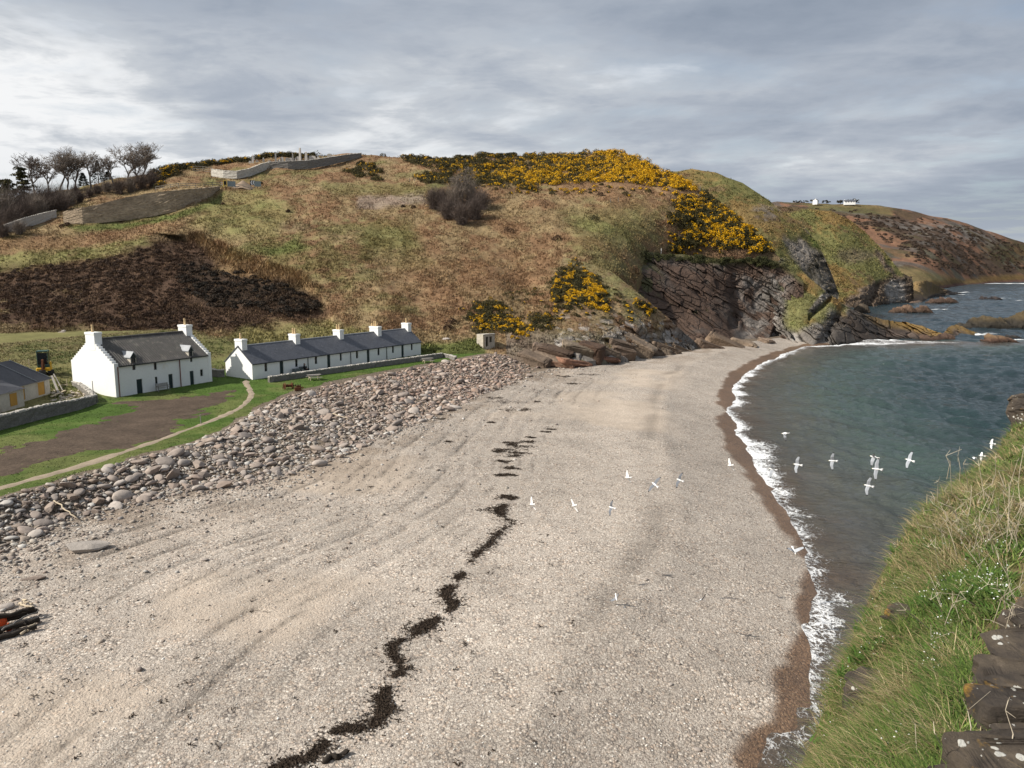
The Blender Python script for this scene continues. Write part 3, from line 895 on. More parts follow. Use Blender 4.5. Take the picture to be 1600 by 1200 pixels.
layer('beach_cliff', C_TOP, C_BOT, C_CTRL, 0.7, 230, cl_disp, cl_col, M_ROCK, 'brown layered rock cliff above the far end of the beach', smooth=False, dent=cl_dent, back=((1, .1), (3, .4), (6, 2)))

# grassy rock spur that closes the beach
S_TOP = [(1190, 440), (1205, 415), (1225, 400), (1240, 411), (1262, 432), (1290, 455), (1318, 476), (1333, 484), (1345, 489), (1362, 494), (1380, 500), (1400, 501), (1415, 503), (1430, 508), (1445, 511), (1460, 517), (1473, 520), (1482, 511), (1492, 506), (1503, 509), (1515, 516), (1532, 521)]
S_BOT = [(1190, 534), (1230, 533), (1250, 536), (1280, 541), (1300, 540), (1330, 538), (1360, 533), (1400, 531), (1440, 531), (1480, 532), (1515, 527), (1532, 523)]
S_CTRL = [(1190, 440, 207), (1190, 534, 203), (1225, 400, 210), (1240, 411, 210), (1230, 533, 196.5), (1225, 470, 205), (1262, 432, 209), (1255, 480, 202), (1250, 536, 194.5), (1290, 455, 207), (1280, 500, 199.5), (1280, 541, 192.5),
          (1333, 484, 209), (1320, 510, 200), (1330, 538, 196.5), (1400, 501, 216), (1400, 531, 209), (1460, 517, 214), (1440, 531, 208.5), (1492, 506, 224), (1480, 532, 208.5), (1532, 521, 226), (1532, 523, 224)]
def sp_beds(P):
    return beds(P, (.42, -.25, .87), 1.0, 71, 1.3, 5.0)
def sp_rock(P, u, v):
    n2 = fbm(P, 5, 3, 72)
    # slabs run diagonally; rock below and to the right of the line, grass above
    L = np.array([(1180, 470), (1228, 512), (1262, 500), (1290, 452), (1300, 450)])
    g1 = polymask(u + 8 * n2, v + 6 * n2, [(1222, 398), (1245, 408), (1292, 452), (1325, 480), (1320, 492), (1300, 486), (1285, 500), (1262, 510), (1245, 518), (1228, 512), (1226, 470), (1214, 430)], 7)
    rib = polymask(u + 4 * n2, v + 4 * n2, [(1296, 452), (1300, 462), (1284, 480), (1272, 492), (1264, 488), (1278, 468)], 3)
    return np.clip(1 - g1 + rib, 0, 1)
def sp_dent(U, V):
    t = 3.0 * np.exp(-(((U - 1305 - (V - 500) * -.5) / 9) ** 2)) * sstep(470, 500, V)
    t += 2.5 * np.exp(-(((V - 478 + (U - 1285) * .95) / 5) ** 2)) * (U > 1262) * (U < 1300)
    return t
def sp_disp(P, u, v):
    b, r, r2, e = sp_beds(P)
    k = sp_rock(P, u, v)
    a = .6 * fbm(P, 7, 3, 73) + .3 * fbm(P, 1.6, 3, 74)
    thin = sstep(1535, 1440, u) * .75 + .25
    return toward(P, (b * k * 1.25 + a) * thin, .35)
def sp_col(P, u, v):
    b, r, r2, e = sp_beds(P)
    k = sp_rock(P, u, v)
    n1 = fbm(P, 9, 3, 75); n2 = fbm(P, 2.6, 4, 76); n3 = fbm(P, 1, 2, 77)
    g_ = blend(np.repeat((OLIVE * 1.05)[None], len(P), 0), sstep(-.25, .3, n1 + .4 * n2), STRAW * np.array([.85, .68, .45]))
    g_ = blend(g_, sstep(.15, .45, n2) * .35, GREEN)
    rock = np.repeat((ROCKG * .58)[None], len(P), 0) * (.6 + .8 * r)[:, None] * (.65 + .35 * e)[:, None]
    rock = blend(rock, sstep(-.05, .4, n1) * .7, np.array([.20, .135, .09]))
    rock = blend(rock, sstep(.2, .5, n2) * .55, ROCKL)
    rk2 = sstep(1330, 1400, u)
    rock = blend(rock, rk2 * .8, ROCKB * .5 * (.5 + r)[:, None])
    rock = blend(rock, polymask(u + 3 * n2, v + 3 * n2, [(1312, 488), (1335, 486), (1372, 505), (1390, 532), (1330, 540), (1300, 542), (1292, 520)], 6) * .75, ROCKD * .45)
    top = sstep(14, 2, v - lerp_curve(S_TOP, u) + 5 * n2)
    rock = blend(rock, rk2 * top * .75, OCHRE * .8)
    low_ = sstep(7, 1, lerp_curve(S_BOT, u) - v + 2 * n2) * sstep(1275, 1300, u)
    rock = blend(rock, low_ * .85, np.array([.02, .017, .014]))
    c = blend(g_, k, rock)
    return np.clip(c * (1 + .25 * n3)[:, None], .005, 1)
layer('rocky_spur', S_TOP, S_BOT, S_CTRL, 0.8, 150, sp_disp, sp_col, M_ROCK, 'grassy rock spur running down into the sea at the end of the beach', smooth=False, dent=sp_dent, back=((1.5, .6), (4, 2.5), (8, 6), (14, 14)))

# first headland behind the hill
A_TOP = [(1000, 284), (1040, 268), (1080, 265), (1120, 271), (1160, 285), (1200, 311), (1215, 325), (1240, 342), (1262, 361), (1277, 380), (1290, 405), (1302, 435), (1310, 457)]
A_BOT = [(1000, 350), (1100, 410), (1200, 450), (1240, 475), (1310, 485)]
A_CTRL = [(1000, 284, 300), (1000, 350, 275), (1040, 268, 303), (1080, 265, 304), (1120, 271, 300), (1200, 311, 292), (1262, 361, 286), (1290, 405, 280), (1310, 457, 274), (1100, 410, 258), (1150, 340, 278), (1200, 450, 250), (1200, 380, 270), (1240, 475, 246), (1250, 420, 268), (1310, 485, 262)]
def a_disp(P, u, v):
    b, r, r2, e = beds(P, (.35, -.3, .88), 1.3, 91, 1.4, 4)
    k = polymask(u + 6 * fbm(P, 8, 2, 92), v + 5 * fbm(P, 4, 2, 93), A_ROCK, 8)
    return toward(P, b * k + 1.5 * fbm(P, 16, 3, 94) + .7 * fbm(P, 4, 3, 95), .5)
A_ROCK = [(1265, 385), (1285, 395), (1312, 440), (1312, 490), (1285, 470), (1268, 440), (1250, 420), (1238, 400), (1225, 372), (1250, 375)]
def a_col(P, u, v):
    n1 = fbm(P, 22, 4, 96); n2 = fbm(P, 6, 4, 97); n3 = fbm(P, 2, 3, 98)
    c = np.repeat((OLIVE * .95)[None], len(P), 0)
    c = blend(c, sstep(-.4, .3, n1 + .5 * n3), STRAW * np.array([.76, .68, .52]))
    c = blend(c, sstep(.25, .5, n2) * .2, GREEN * .9)
    c = blend(c, sstep(.25, .5, n2 + .4 * n3) * .55, HEATH * 1.6)
    k = polymask(u + 8 * n2, v + 6 * n3, A_ROCK, 7)
    lt = sstep(1290, 1255, u + .1 * v - 30)
    c = blend(c, k * .9, ROCKG * .7 * (.6 + .8 * n3)[:, None])
    c = blend(c, polymask(u + 4 * n2, v + 4 * n3, [(1225, 375), (1262, 382), (1268, 405), (1258, 420), (1238, 402)], 5) * .8, ROCKG)
    c = blend(c, polymask(u + 4 * n2, v + 4 * n3, [(1172, 318), (1215, 325), (1222, 340), (1200, 350), (1180, 338)], 6) * sstep(-.2, .2, n3) * .7, ROCKG * .6)
    c = blend(c, polymask(u + 3 * n2, v + 3 * n3, [(1244, 340), (1262, 350), (1276, 372), (1268, 372), (1250, 352)], 4) * sstep(-.2, .2, n3) * .7, ROCKG * .6)
    c = blend(c, polymask(u + 3 * n2, v + 3 * n3, [(1262, 368), (1285, 382), (1292, 396), (1270, 384)], 3) * .8, GREEN)
    return np.clip(c * (1 + .25 * n3)[:, None], .005, 1)
layer('near_headland', A_TOP, A_BOT, A_CTRL, 1.2, 170, a_disp, a_col, M_HILL, 'grassy headland just behind the gorse covered hill', back=((2, .3), (6, 2), (14, 7), (30, 20)))

# second headland with the stack-like cliff
B_TOP = [(1185, 331), (1215, 322), (1260, 325), (1300, 331), (1330, 345), (1350, 360), (1370, 381), (1388, 401), (1400, 416), (1408, 425), (1416, 428), (1424, 432), (1427, 445)]
B_BOT = [(1185, 470), (1290, 472), (1330, 484), (1350, 486), (1362, 484), (1385, 477), (1400, 475), (1427, 474)]
B_CTRL = [(1185, 331, 425), (1185, 470, 362), (1215, 322, 432), (1300, 331, 436), (1350, 360, 432), (1388, 401, 424), (1408, 425, 419), (1427, 434, 420), (1250, 400, 398), (1320, 420, 396), (1300, 472, 365), (1350, 484, 362), (1350, 450, 384),
          (1385, 477, 393), (1385, 440, 406), (1415, 475, 408), (1415, 445, 414), (1427, 474, 412)]
def b_rockm(P, u, v):
    n2 = fbm(P, 7, 3, 112)
    a = polymask(u + 5 * n2, v + 4 * n2, [(1328, 462), (1350, 450), (1365, 440), (1385, 432), (1405, 428), (1430, 425), (1430, 480), (1340, 490), (1310, 480)], 5)
    b = polymask(u + 6 * n2, v + 5 * n2, [(1310, 390), (1345, 388), (1372, 395), (1362, 408), (1325, 412), (1305, 402)], 6) * .6
    c = polymask(u + 3 * n2, v + 3 * n2, [(1366, 388), (1380, 398), (1384, 412), (1396, 418), (1398, 432), (1384, 420), (1372, 404)], 3)
    return np.clip(a + b + c, 0, 1)
def b_dent(U, V):
    return 7 * np.exp(-(((U - 1366 - (V - 455) * -.4) / 6) ** 2)) * sstep(438, 450, V) + 5 * np.exp(-(((U - 1352) / 5) ** 2)) * sstep(462, 472, V)
def b_disp(P, u, v):
    b, r, r2, e = beds(P, (-.15, .1, .97), 1.6, 111, 2.0, 4)
    return toward(P, b * b_rockm(P, u, v) + 1.9 * fbm(P, 18, 3, 113) + .9 * fbm(P, 5, 3, 114), .5)
def b_col(P, u, v):
    n1 = fbm(P, 26, 4, 115); n2 = fbm(P, 8, 4, 116); n3 = fbm(P, 2.5, 3, 117)
    c = np.repeat((OLIVE * 1.15)[None], len(P), 0)
    c = blend(c, sstep(-.25, .35, n1 + .5 * n3), STRAW * np.array([.78, .68, .48]))
    c = blend(c, sstep(.25, .5, n2) * .25, GREEN)
    c = blend(c, sstep(.22, .5, n2 + .5 * n3) * .5, HEATH * 1.8)
    c = blend(c, polymask(u, v + 3 * n3, [(1185, 315), (1262, 318), (1262, 326), (1240, 331), (1185, 335)], 3) * .8, HEATH * 1.2)
    k = b_rockm(P, u, v)
    c = blend(c, k * .95, ROCKG * .85 * np.array([1, .85, .75]) * (.7 + .6 * n2)[:, None])
    c = blend(c, polymask(u + 2 * n2, v + 3 * n3, [(1382, 452), (1392, 437), (1412, 438), (1416, 470), (1388, 472)], 4) * .75, ROCKL * .9)
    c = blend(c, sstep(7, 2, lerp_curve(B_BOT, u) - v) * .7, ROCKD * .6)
    return np.clip(c * (1 + .25 * n3)[:, None], .005, 1)
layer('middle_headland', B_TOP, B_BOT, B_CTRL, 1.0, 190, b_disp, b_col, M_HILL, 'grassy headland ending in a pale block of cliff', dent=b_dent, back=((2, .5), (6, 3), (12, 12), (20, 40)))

# far headland
FC_TOP = [(1180, 321), (1215, 316), (1240, 316), (1270, 317), (1300, 318), (1330, 318), (1350, 320), (1375, 321), (1400, 325), (1420, 328), (1450, 336), (1480, 341), (1500, 346), (1530, 356), (1560, 366), (1580, 374), (1600, 381), (1640, 394), (1700, 408), (1740, 413)]
FC_BOT = [(1180, 400), (1300, 440), (1400, 468), (1430, 458), (1450, 453.5), (1475, 450), (1500, 447), (1560, 443.3), (1600, 441), (1640, 439), (1700, 436), (1740, 434)]
FC_CTRL = [(1180, 321, 1000), (1180, 400, 700), (1300, 318, 1020), (1300, 440, 560), (1400, 325, 1010), (1400, 390, 760), (1400, 468, 520), (1450, 336, 1010), (1450, 453, 585), (1450, 410, 720), (1500, 346, 1030), (1500, 447, 730), (1500, 400, 860),
           (1560, 366, 1060), (1560, 443, 860), (1560, 410, 930), (1600, 381, 1080), (1600, 441, 905), (1640, 439, 950), (1640, 394, 1110), (1740, 413, 1250), (1740, 434, 1110)]
def f_disp(P, u, v):
    edge = sstep(0, 10, lerp_curve(FC_BOT, u) - v)
    gul = 7 * np.abs(fbm(np.stack([P[:, 0], P[:, 1] * .45, P[:, 2] * .3], -1), 60, 3, 131)) 
    return toward(P, (9 * fbm(P, 90, 3, 132) + gul + 3 * fbm(P, 18, 3, 133)) * (.25 + .75 * edge), .35)
def f_col(P, u, v):
    n1 = fbm(P, 75, 4, 134); n2 = fbm(P, 26, 4, 135); n3 = fbm(P, 7, 3, 136)
    c = np.repeat((BRACKEN * np.array([.88, .80, .90]))[None], len(P), 0)
    c = blend(c, sstep(-.02, .12, n1 + .7 * n2), HEATH * np.array([1.0, 1.1, 1.15]))
    c = blend(c, sstep(.18, .3, fbm(P, 34, 4, 139)) * .8, ROCKG * .45)
    c = blend(c, sstep(.1, .4, n2 - .2 * n1) * .3, OLIVE * .8)
    dk = lerp_curve(FC_TOP, u)
    c = blend(c, polymask(u + 8 * n2, v + 3 * n3, [(1260, 316), (1350, 318), (1400, 326), (1390, 336), (1330, 334), (1270, 328)], 4) * .7, OLIVE * .8)
    c = blend(c, polymask(u + 8 * n2, v + 4 * n3, [(1290, 330), (1330, 333), (1400, 350), (1470, 345), (1440, 330), (1400, 327)], 5) * sstep(-.2, .2, n2) * .6, HEATH * 1.1)
    c = blend(c, polymask(u + 6 * n2, v + 6 * n3, [(1405, 350), (1500, 352), (1560, 372), (1555, 388), (1500, 380), (1420, 368)], 6) * sstep(-.2, .2, n3) * .75, ROCKG * .75)
    c = blend(c, polymask(u + 8 * n2, v + 5 * n3, [(1520, 380), (1600, 385), (1640, 410), (1560, 410)], 8) * .6, np.array([.065, .055, .02]))
    c = blend(c, polymask(u + 8 * n2, v + 4 * n3, [(1400, 420), (1450, 425), (1500, 440), (1440, 450), (1400, 455)], 6) * .55, OLIVE * 1.2)
    sh = lerp_curve(FC_BOT, u) - v
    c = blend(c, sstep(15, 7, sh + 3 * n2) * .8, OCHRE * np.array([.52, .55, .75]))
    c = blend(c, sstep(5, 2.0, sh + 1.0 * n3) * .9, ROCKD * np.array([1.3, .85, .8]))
    return np.clip(c * (1 + .22 * n3)[:, None], .005, 1)
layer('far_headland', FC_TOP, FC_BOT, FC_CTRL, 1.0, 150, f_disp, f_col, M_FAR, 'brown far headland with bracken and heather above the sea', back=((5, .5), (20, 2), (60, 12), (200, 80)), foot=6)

# low yellow shelf below the middle headland
Y_TOP = [(1405, 470), (1415, 450), (1430, 440), (1445, 438), (1458, 442), (1470, 449), (1480, 453), (1490, 456), (1502, 457.5)]
Y_BOT = [(1405, 479), (1420, 476), (1440, 473), (1455, 462.5), (1470, 461), (1490, 459.5), (1502, 458.6)]
Y_CTRL = [(1405, 470, 430), (1405, 479, 372), (1430, 440, 470), (1430, 474, 402), (1445, 438, 475), (1440, 473, 408), (1458, 442, 490), (1455, 462.5, 480), (1480, 453, 505), (1475, 460.6, 500), (1502, 457.5, 535), (1502, 458.6, 530)]
def y_disp(P, u, v):
    b, r, r2, e = beds(P, (-.2, .1, .97), 1.2, 151, 1.2, 6)
    return toward(P, b + 1.0 * fbm(P, 9, 3, 152), .5)
def y_col(P, u, v):
    n2 = fbm(P, 7, 3, 153); n3 = fbm(P, 2.5, 3, 154)
    c = np.repeat((ROCKB * 1.0)[None], len(P), 0)
    c = blend(c, sstep(-.2, .3, n2 + .3) * sstep(475, 455, v + 4 * n2) * .8, OCHRE * np.array([.65, .7, .9]))
    c = blend(c, sstep(1455, 1490, u + 8 * n2) * .8, ROCKD)
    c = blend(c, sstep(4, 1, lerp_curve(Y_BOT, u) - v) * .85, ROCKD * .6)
    return np.clip(c * (1 + .3 * n3)[:, None], .005, 1)
layer('shore_shelf', Y_TOP, Y_BOT, Y_CTRL, 1.0, 60, y_disp, y_col, M_ROCK, 'low ochre rock shelf at the foot of the middle headland', smooth=False, back=((3, 1), (10, 5), (20, 12)))
# ------------------------------------------------------------------ buildings
M_WHITE = surf('limewash', color=(0.80, 0.80, 0.78), rough=0.8, var=0.05, vs=0.8, var2=0.06, vs2=5, bump=0.5, bs=5, bdist=0.05, spec=0.2)
M_WHITE2 = surf('limewash_stained', color=(0.79, 0.79, 0.77), rough=0.8, var=0.05, vs=0.8, var2=0.06, vs2=5, bump=0.5, bs=5, bdist=0.05, spec=0.2, stain=(0.45, 0.62, 0.80, (0.60, 0.47, 0.30), 0.45))
M_SLATE = surf('slate', color=(0.082, 0.086, 0.100), rough=0.55, var=0.25, vs=1.2, var2=0.55, vs2=4.5, bump=0.5, bs=5, bdist=0.05, spec=0.4, stain=(3.5, 0.63, 0.70, (0.27, 0.27, 0.27), 0.6))
M_RIBROOF = surf('weathered_roof', color=(0.100, 0.094, 0.086), rough=0.8, var=0.3, vs=1.0, var2=0.4, vs2=6, bump=0.4, bs=6, bdist=0.05, spec=0.2, stain=(1.6, 0.55, 0.72, (0.30, 0.27, 0.22), 0.5))
M_OLDSLATE = surf('old_slate', color=(0.070, 0.070, 0.078), rough=0.6, var=0.25, vs=1.0, var2=0.4, vs2=5, bump=0.4, bs=6, bdist=0.05, spec=0.35)
M_DOOR = surf('dark_green_paint', color=(0.012, 0.028, 0.030), rough=0.5, var=0.15, spec=0.4)
M_FRAME = surf('dark_frame', color=(0.022, 0.034, 0.036), rough=0.5, var=0.1, spec=0.4)
M_GLASS = surf('window_glass', color=(0.014, 0.017, 0.02), rough=0.08, var=0.1, spec=0.6)
M_PIPE = surf('rusty_red_pipe', color=(0.18, 0.06, 0.045), rough=0.7, var=0.3, vs=3)
M_PIPED = surf('dark_pipe', color=(0.03, 0.035, 0.035), rough=0.6, var=0.2)
M_POT = surf('buff_chimney_pot', color=(0.55, 0.40, 0.22), rough=0.8, var=0.15, vs=4)
M_RENDER = surf('stained_render', color=(0.50, 0.46, 0.39), rough=0.9, var=0.2, vs=1.0, var2=0.2, vs2=5, bump=0.4, bs=8, stain=(0.7, 0.52, 0.68, (0.28, 0.23, 0.17), 0.6))
M_PLY = surf('plywood_board', color=(0.46, 0.25, 0.055), rough=0.8, var=0.15, vs=1.5)
M_LEAD = surf('lead_flashing', color=(0.32, 0.33, 0.34), rough=0.6)
M_WOODG = surf('grey_weathered_wood', color=(0.26, 0.24, 0.215), rough=0.9, var=0.25, vs=3, spec=0.15)
M_WOODD = surf('dark_wet_wood', color=(0.035, 0.028, 0.022), rough=0.85, var=0.5, vs=4, bump=0.6, bs=9, bdist=0.05, spec=0.2)
M_WOODL = surf('pale_driftwood', color=(0.47, 0.39, 0.28), rough=0.9, var=0.2, vs=4)
M_RUST = surf('rusty_iron', color=(0.105, 0.04, 0.02), rough=0.9, var=0.4, vs=5, var2=0.3, spec=0.2)
M_DRY = surf('dry_stone', color=(0.20, 0.185, 0.165), rough=0.9, var=0.3, vs=1.6, var2=0.5, vs2=5.5, bump=1.0, bs=4.5, bdist=0.15, spec=0.2, stretch=(1, 1, 2.2))
M_COPE = surf('cope_stone', color=(0.40, 0.375, 0.335), rough=0.9, var=0.25, vs=2.5, var2=0.3, vs2=7, bump=0.8, bs=6, bdist=0.08, spec=0.2)

def facade_hit(u, v, O, ax):
    """pixel -> (X along the wall, Z above its base) on the vertical plane through O along direction ax"""
    r = ray(u, v)
    n = np.array([-ax[1], ax[0], 0.0])
    C0 = np.array([0, 0, CAMZ])
    t = ((np.array(O) - C0) @ n) / (r @ n)
    p = C0 + r * t
    return float((p - np.array(O)) @ np.array([ax[0], ax[1], 0])), float(p[2] - O[2])

def wall_panel(mb, L, H, ops, depth=0.22, y=0.0, mi=0):
    """front wall in the plane y with rectangular openings (x0, x1, z0, z1) and their reveals"""
    xs = sorted({0.0, L, *[o[0] for o in ops], *[o[1] for o in ops]})
    zs = sorted({0.0, H, *[o[2] for o in ops], *[o[3] for o in ops]})
    for x0, x1 in zip(xs[:-1], xs[1:]):
        for z0, z1 in zip(zs[:-1], zs[1:]):
            cx, cz = (x0 + x1) / 2, (z0 + z1) / 2
            if any(o[0] < cx < o[1] and o[2] < cz < o[3] for o in ops):
                continue
            mb.add([(x0, y, z0), (x1, y, z0), (x1, y, z1), (x0, y, z1)], [(0, 1, 2, 3)], mi)
    for x0, x1, z0, z1 in ops:
        d = y + depth
        mb.add([(x0, y, z0), (x1, y, z0), (x1, y, z1), (x0, y, z1), (x0, d, z0), (x1, d, z0), (x1, d, z1), (x0, d, z1)],
               [(0, 4, 5, 1), (1, 5, 6, 2), (2, 6, 7, 3), (3, 7, 4, 0)], mi)

def add_window(root, x0, x1, z0, z1, y=0.15, label=None, sash=True):
    mb = MB()
    w = 0.07
    for a in ((x0, x0 + w, z0, z1), (x1 - w, x1, z0, z1)):
        mb.box(((a[0] + a[1]) / 2, y, (z0 + z1) / 2), (a[1] - a[0], .08, z1 - z0))
    for zc in ((z0 + w / 2), (z1 - w / 2), (z0 + z1) / 2):
        mb.box(((x0 + x1) / 2, y - .003, zc), (x1 - x0 - 2 * w, .08, w))
    f = mb.obj('window', M_FRAME, root)
    gmb = MB().box(((x0 + x1) / 2, y + .03, (z0 + z1) / 2), (x1 - x0 - .02, .02, z1 - z0 - .02))
    gmb.obj('window_pane', M_GLASS, f)
    return f

def add_door(root, x0, x1, z1, y=0.14):
    mb = MB()
    n = 5
    for i in range(n):
        a = x0 + (x1 - x0) * i / n; b = x0 + (x1 - x0) * (i + 1) / n
        mb.box(((a + b) / 2, y + (0.006 if i % 2 else 0), z1 / 2), (b - a - .008, .05, z1 - .02))
    d = mb.obj('door', M_DOOR, root)
    MB().box((x1 - .14, y - .05, z1 * .48), (.12, .04, .04)).obj('door_handle', M_PIPED, d)
    return d

def roof_planes(mb, L, W, ze, zr, x0=0.0, x1=None, over=0.16, th=0.10):
    x1 = L if x1 is None else x1
    sl = (zr - ze) / (W / 2)
    for s in (0, 1):
        ya = -over if s == 0 else W + over
        za = ze - over * sl
        pr = [(ya, za), (W / 2, zr), (W / 2, zr + th), (ya, za + th)]
        mb.extr(pr, 0, x0, x1)

def chimney(root, X, Y, zb, zt, wx, wy, pots, mat, name='chimney'):
    mb = MB()
    mb.box((X, Y, (zb + zt - .28) / 2), (wx, wy, zt - .28 - zb))
    mb.box((X, Y, zt - .14), (wx + .10, wy + .10, .28), None, 0)
    c = mb.obj(name, mat, root, bevel=.015)
    for py, hh in pots:
        MB().tube([(X, Y + py, zt - .01), (X, Y + py, zt + .12), (X, Y + py, zt + hh - .1), (X, Y + py, zt + hh)], [.17, .14, .125, .16], 10).obj('chimney_pot', M_POT, c, True)
    return c

# --- tall white house
HO = np.array([-46.1, 88.9, 4.35]); HA = np.array([.485, .875]); HL, HW, HE, HR = 13.6, 8.2, 3.95, 6.75
def hf(u, v): return facade_hit(u, v, HO, HA)
hrot = math.atan2(HA[1], HA[0])
house = empty('white_house', HO, hrot, 'tall white two storey stone house with crow stepped gables and brown roof', 'house')
doors, wins = [], []
for a, b in (((213, 593), (224, 618)), ((263, 585), (271.3, 609)), ((296.3, 580), (304, 602))):
    x0, z1 = hf(*a); x1, _ = hf(*b)
    doors.append((x0, x1, 0.02, z1))
for a, b in (((240, 566.5), (245.5, 577.5)), ((242, 589), (246.7, 599.5)), ((312.5, 577.5), (317.5, 587.5)), ((206.6, 571.5), (212.2, 577.8)), ((296.6, 556), (300.8, 565.3))):
    x0, z1 = hf(*a); x1, z0 = hf(*b)
    if len(wins) >= 3: z1 = HE
    wins.append((x0, x1, z0, z1))
mb = MB()
wall_panel(mb, HL, HE, doors + wins)
mb.add([(0, HW, -.6), (HL, HW, -.6), (HL, HW, HE), (0, HW, HE), (0, 0, -.6), (HL, 0, -.6), (HL, 0, 0), (0, 0, 0)], [(1, 0, 3, 2), (4, 5, 6, 7)])
mb.obj('wall', M_WHITE2, house)
def gable_poly(n=11):
    p = [(-.02, -1.2), (HW + .02, -1.2), (HW + .02, HE)]
    for i in range(n):
        y = HW / 2 * i / n; z = HE + .12 + (HR + .12 - HE) * (i + .75) / n
        p += [(HW + .02 - y, z), (HW + .02 - HW / 2 * (i + 1) / n, z)]
    for i in reversed(range(n)):
        z = HE + .12 + (HR + .12 - HE) * (i + .75) / n
        p += [(HW / 2 * (i + 1) / n - .02, z), (HW / 2 * i / n - .02, z)]
    p += [(-.02, HE)]
    out = []
    for q in p:
        if not out or (abs(q[0] - out[-1][0]) + abs(q[1] - out[-1][1])) > 1e-4: out.append(q)
    return out
for x0, x1 in ((-.03, .5), (HL - .5, HL + .03)):
    MB().extr(gable_poly(), 0, x0, x1).obj('gable', M_WHITE, house)
mb = MB(); nrib = 40
roof_planes(mb, HL, HW, HE, HR, .52, HL - .52, .18)
sl = (HR - HE) / (HW / 2)
for i in range(nrib):
    X = .6 + (HL - 1.2) * (i + .5) / nrib
    mb.add([(X - .07, -.185, HE - .185 * sl + .10), (X + .07, -.185, HE - .185 * sl + .10), (X, -.185, HE - .185 * sl + .17),
            (X - .07, HW / 2, HR + .10), (X + .07, HW / 2, HR + .10), (X, HW / 2, HR + .17)], [(0, 1, 2), (0, 2, 5, 3), (1, 4, 5, 2)])
mb.tube([(.5, HW / 2, HR + .14), (HL - .5, HW / 2, HR + .14)], .13, 8)
mb.obj('roof', M_RIBROOF, house)
chimney(house, .42, HW / 2, HR - 1.1, HR + 1.0, .95, 1.75, [(0.1, .85)], M_WHITE)
chimney(house, HL - .42, HW / 2, HR - 1.1, HR + 1.0, .95, 1.6, [(0.0, .8)], M_WHITE)
for (xa, xb, z0, z1) in wins[3:]:
    xm, hw, zt = (xa + xb) / 2, (xb - xa) / 2 + .16, HE + .85
    mb = MB()
    yb = (zt - HE) / sl + .3
    for sx in (-1, 1):
        mb.add([(xm + sx * hw, .02, HE - .25), (xm + sx * hw, yb, HE - .25 + (yb) * sl), (xm + sx * hw, yb, zt), (xm + sx * hw, .02, zt),
                (xm + sx * (hw - .14), .02, HE - .25), (xm + sx * (hw - .14), yb, HE - .25 + yb * sl), (xm + sx * (hw - .14), yb, zt), (xm + sx * (hw - .14), .02, zt)],
               [(0, 1, 2, 3), (4, 7, 6, 5), (0, 3, 7, 4), (3, 2, 6, 7)])
    dm = mb.obj('dormer', M_RENDER, house)
    mb = MB(); apex = zt + .55
    for sx in (-1, 1):
        e = xm + sx * (hw + .12)
        mb.add([(e, -.12, zt - .12), (xm, -.12, apex), (xm, (apex - HE) / sl + .25, apex), (e, (zt - HE) / sl + .1, zt - .12),
                (e, -.12, zt - .02), (xm, -.12, apex + .10), (xm, (apex - HE) / sl + .25, apex + .10), (e, (zt - HE) / sl + .1, zt - .02)],
               [(0, 1, 2, 3), (4, 7, 6, 5), (0, 4, 5, 1), (0, 3, 7, 4)])
    mb.obj('dormer_roof', M_LEAD, dm)
    MB().extr([(xm - hw, zt - .1), (xm + hw, zt - .1), (xm, apex)], 1, .0, .06).obj('dormer_gable', M_PIPED, dm)
    add_window(dm, xa - .06, xb + .06, HE + .0, zt - .08, .05)
for o in doors: add_door(house, o[0], o[1], o[3])
for o in wins[:3]: add_window(house, *o)
for o in wins[3:]: add_window(house, o[0], o[1], o[2], o[3] - .02)
for u in (184.5, 281.5):
    X, _ = hf(u, 590)
    MB().tube([(X, -.09, -.05), (X, -.09, HE - .1)], .055, 8).obj('downpipe', M_PIPE, house)
MB().box((HL / 2, -.2, HE - .1), (HL - 1.0, .10, .09)).obj('gutter', M_PIPED, house)

# --- long row of cottages
RO = np.array([-34.75, 102.6, 4.5]); RB = np.array([-15.7, 132.6])
RAx = (RB - RO[:2]) / np.linalg.norm(RB - RO[:2]); RL = float(np.linalg.norm(RB - RO[:2])); RW, RE, RR = 5.5, 2.35, 4.5
def rf(u, v): return facade_hit(u, v, RO, RAx)
row = empty('cottage_row', RO, math.atan2(RAx[1], RAx[0]), 'long low white cottage terrace with dark slate roof and five chimneys', 'cottage')
rdoors, rwins = [], []
for ua, ub, vt_, vb_ in ((436.7, 443.7, 563.5, 586.5), (511, 516.8, 554, 575), (573, 577.8, 546, 565.5), (627, 631.3, 538.5, 557)):
    x0, z1 = rf(ua, vt_); x1, _ = rf(ub, vb_)
    rdoors.append((x0, x1, .02, min(z1, RE - .12)))
for ua, ub, vt_, vb_ in ((413, 418, 566.5, 580), (461, 465.5, 560.5, 573), (491.5, 496, 556, 568.5), (530.8, 534.3, 551.5, 563.5), (556, 559.8, 548, 559.8), (589.8, 593.2, 544, 555), (612.5, 615.8, 541, 551.3), (642, 645, 537, 547)):
    x0, z1 = rf(ua, vt_); x1, z0 = rf(ub, vb_)
    rwins.append((x0, x1, max(z0, .5), min(z1, RE - .14)))
mb = MB()
wall_panel(mb, RL, RE, rdoors + rwins)
mb.add([(0, RW, -.6), (RL, RW, -.6), (RL, RW, RE), (0, RW, RE), (0, 0, -.6), (RL, 0, -.6), (RL, 0, 0), (0, 0, 0)], [(1, 0, 3, 2), (4, 5, 6, 7)])
gp = [(0, -.6), (RW, -.6), (RW, RE), (RW / 2, RR - .02), (0, RE)]
mb.add([(0, y, z) for y, z in gp], [(0, 1, 2, 3, 4)]); mb.add([(RL, y, z) for y, z in gp], [(4, 3, 2, 1, 0)])
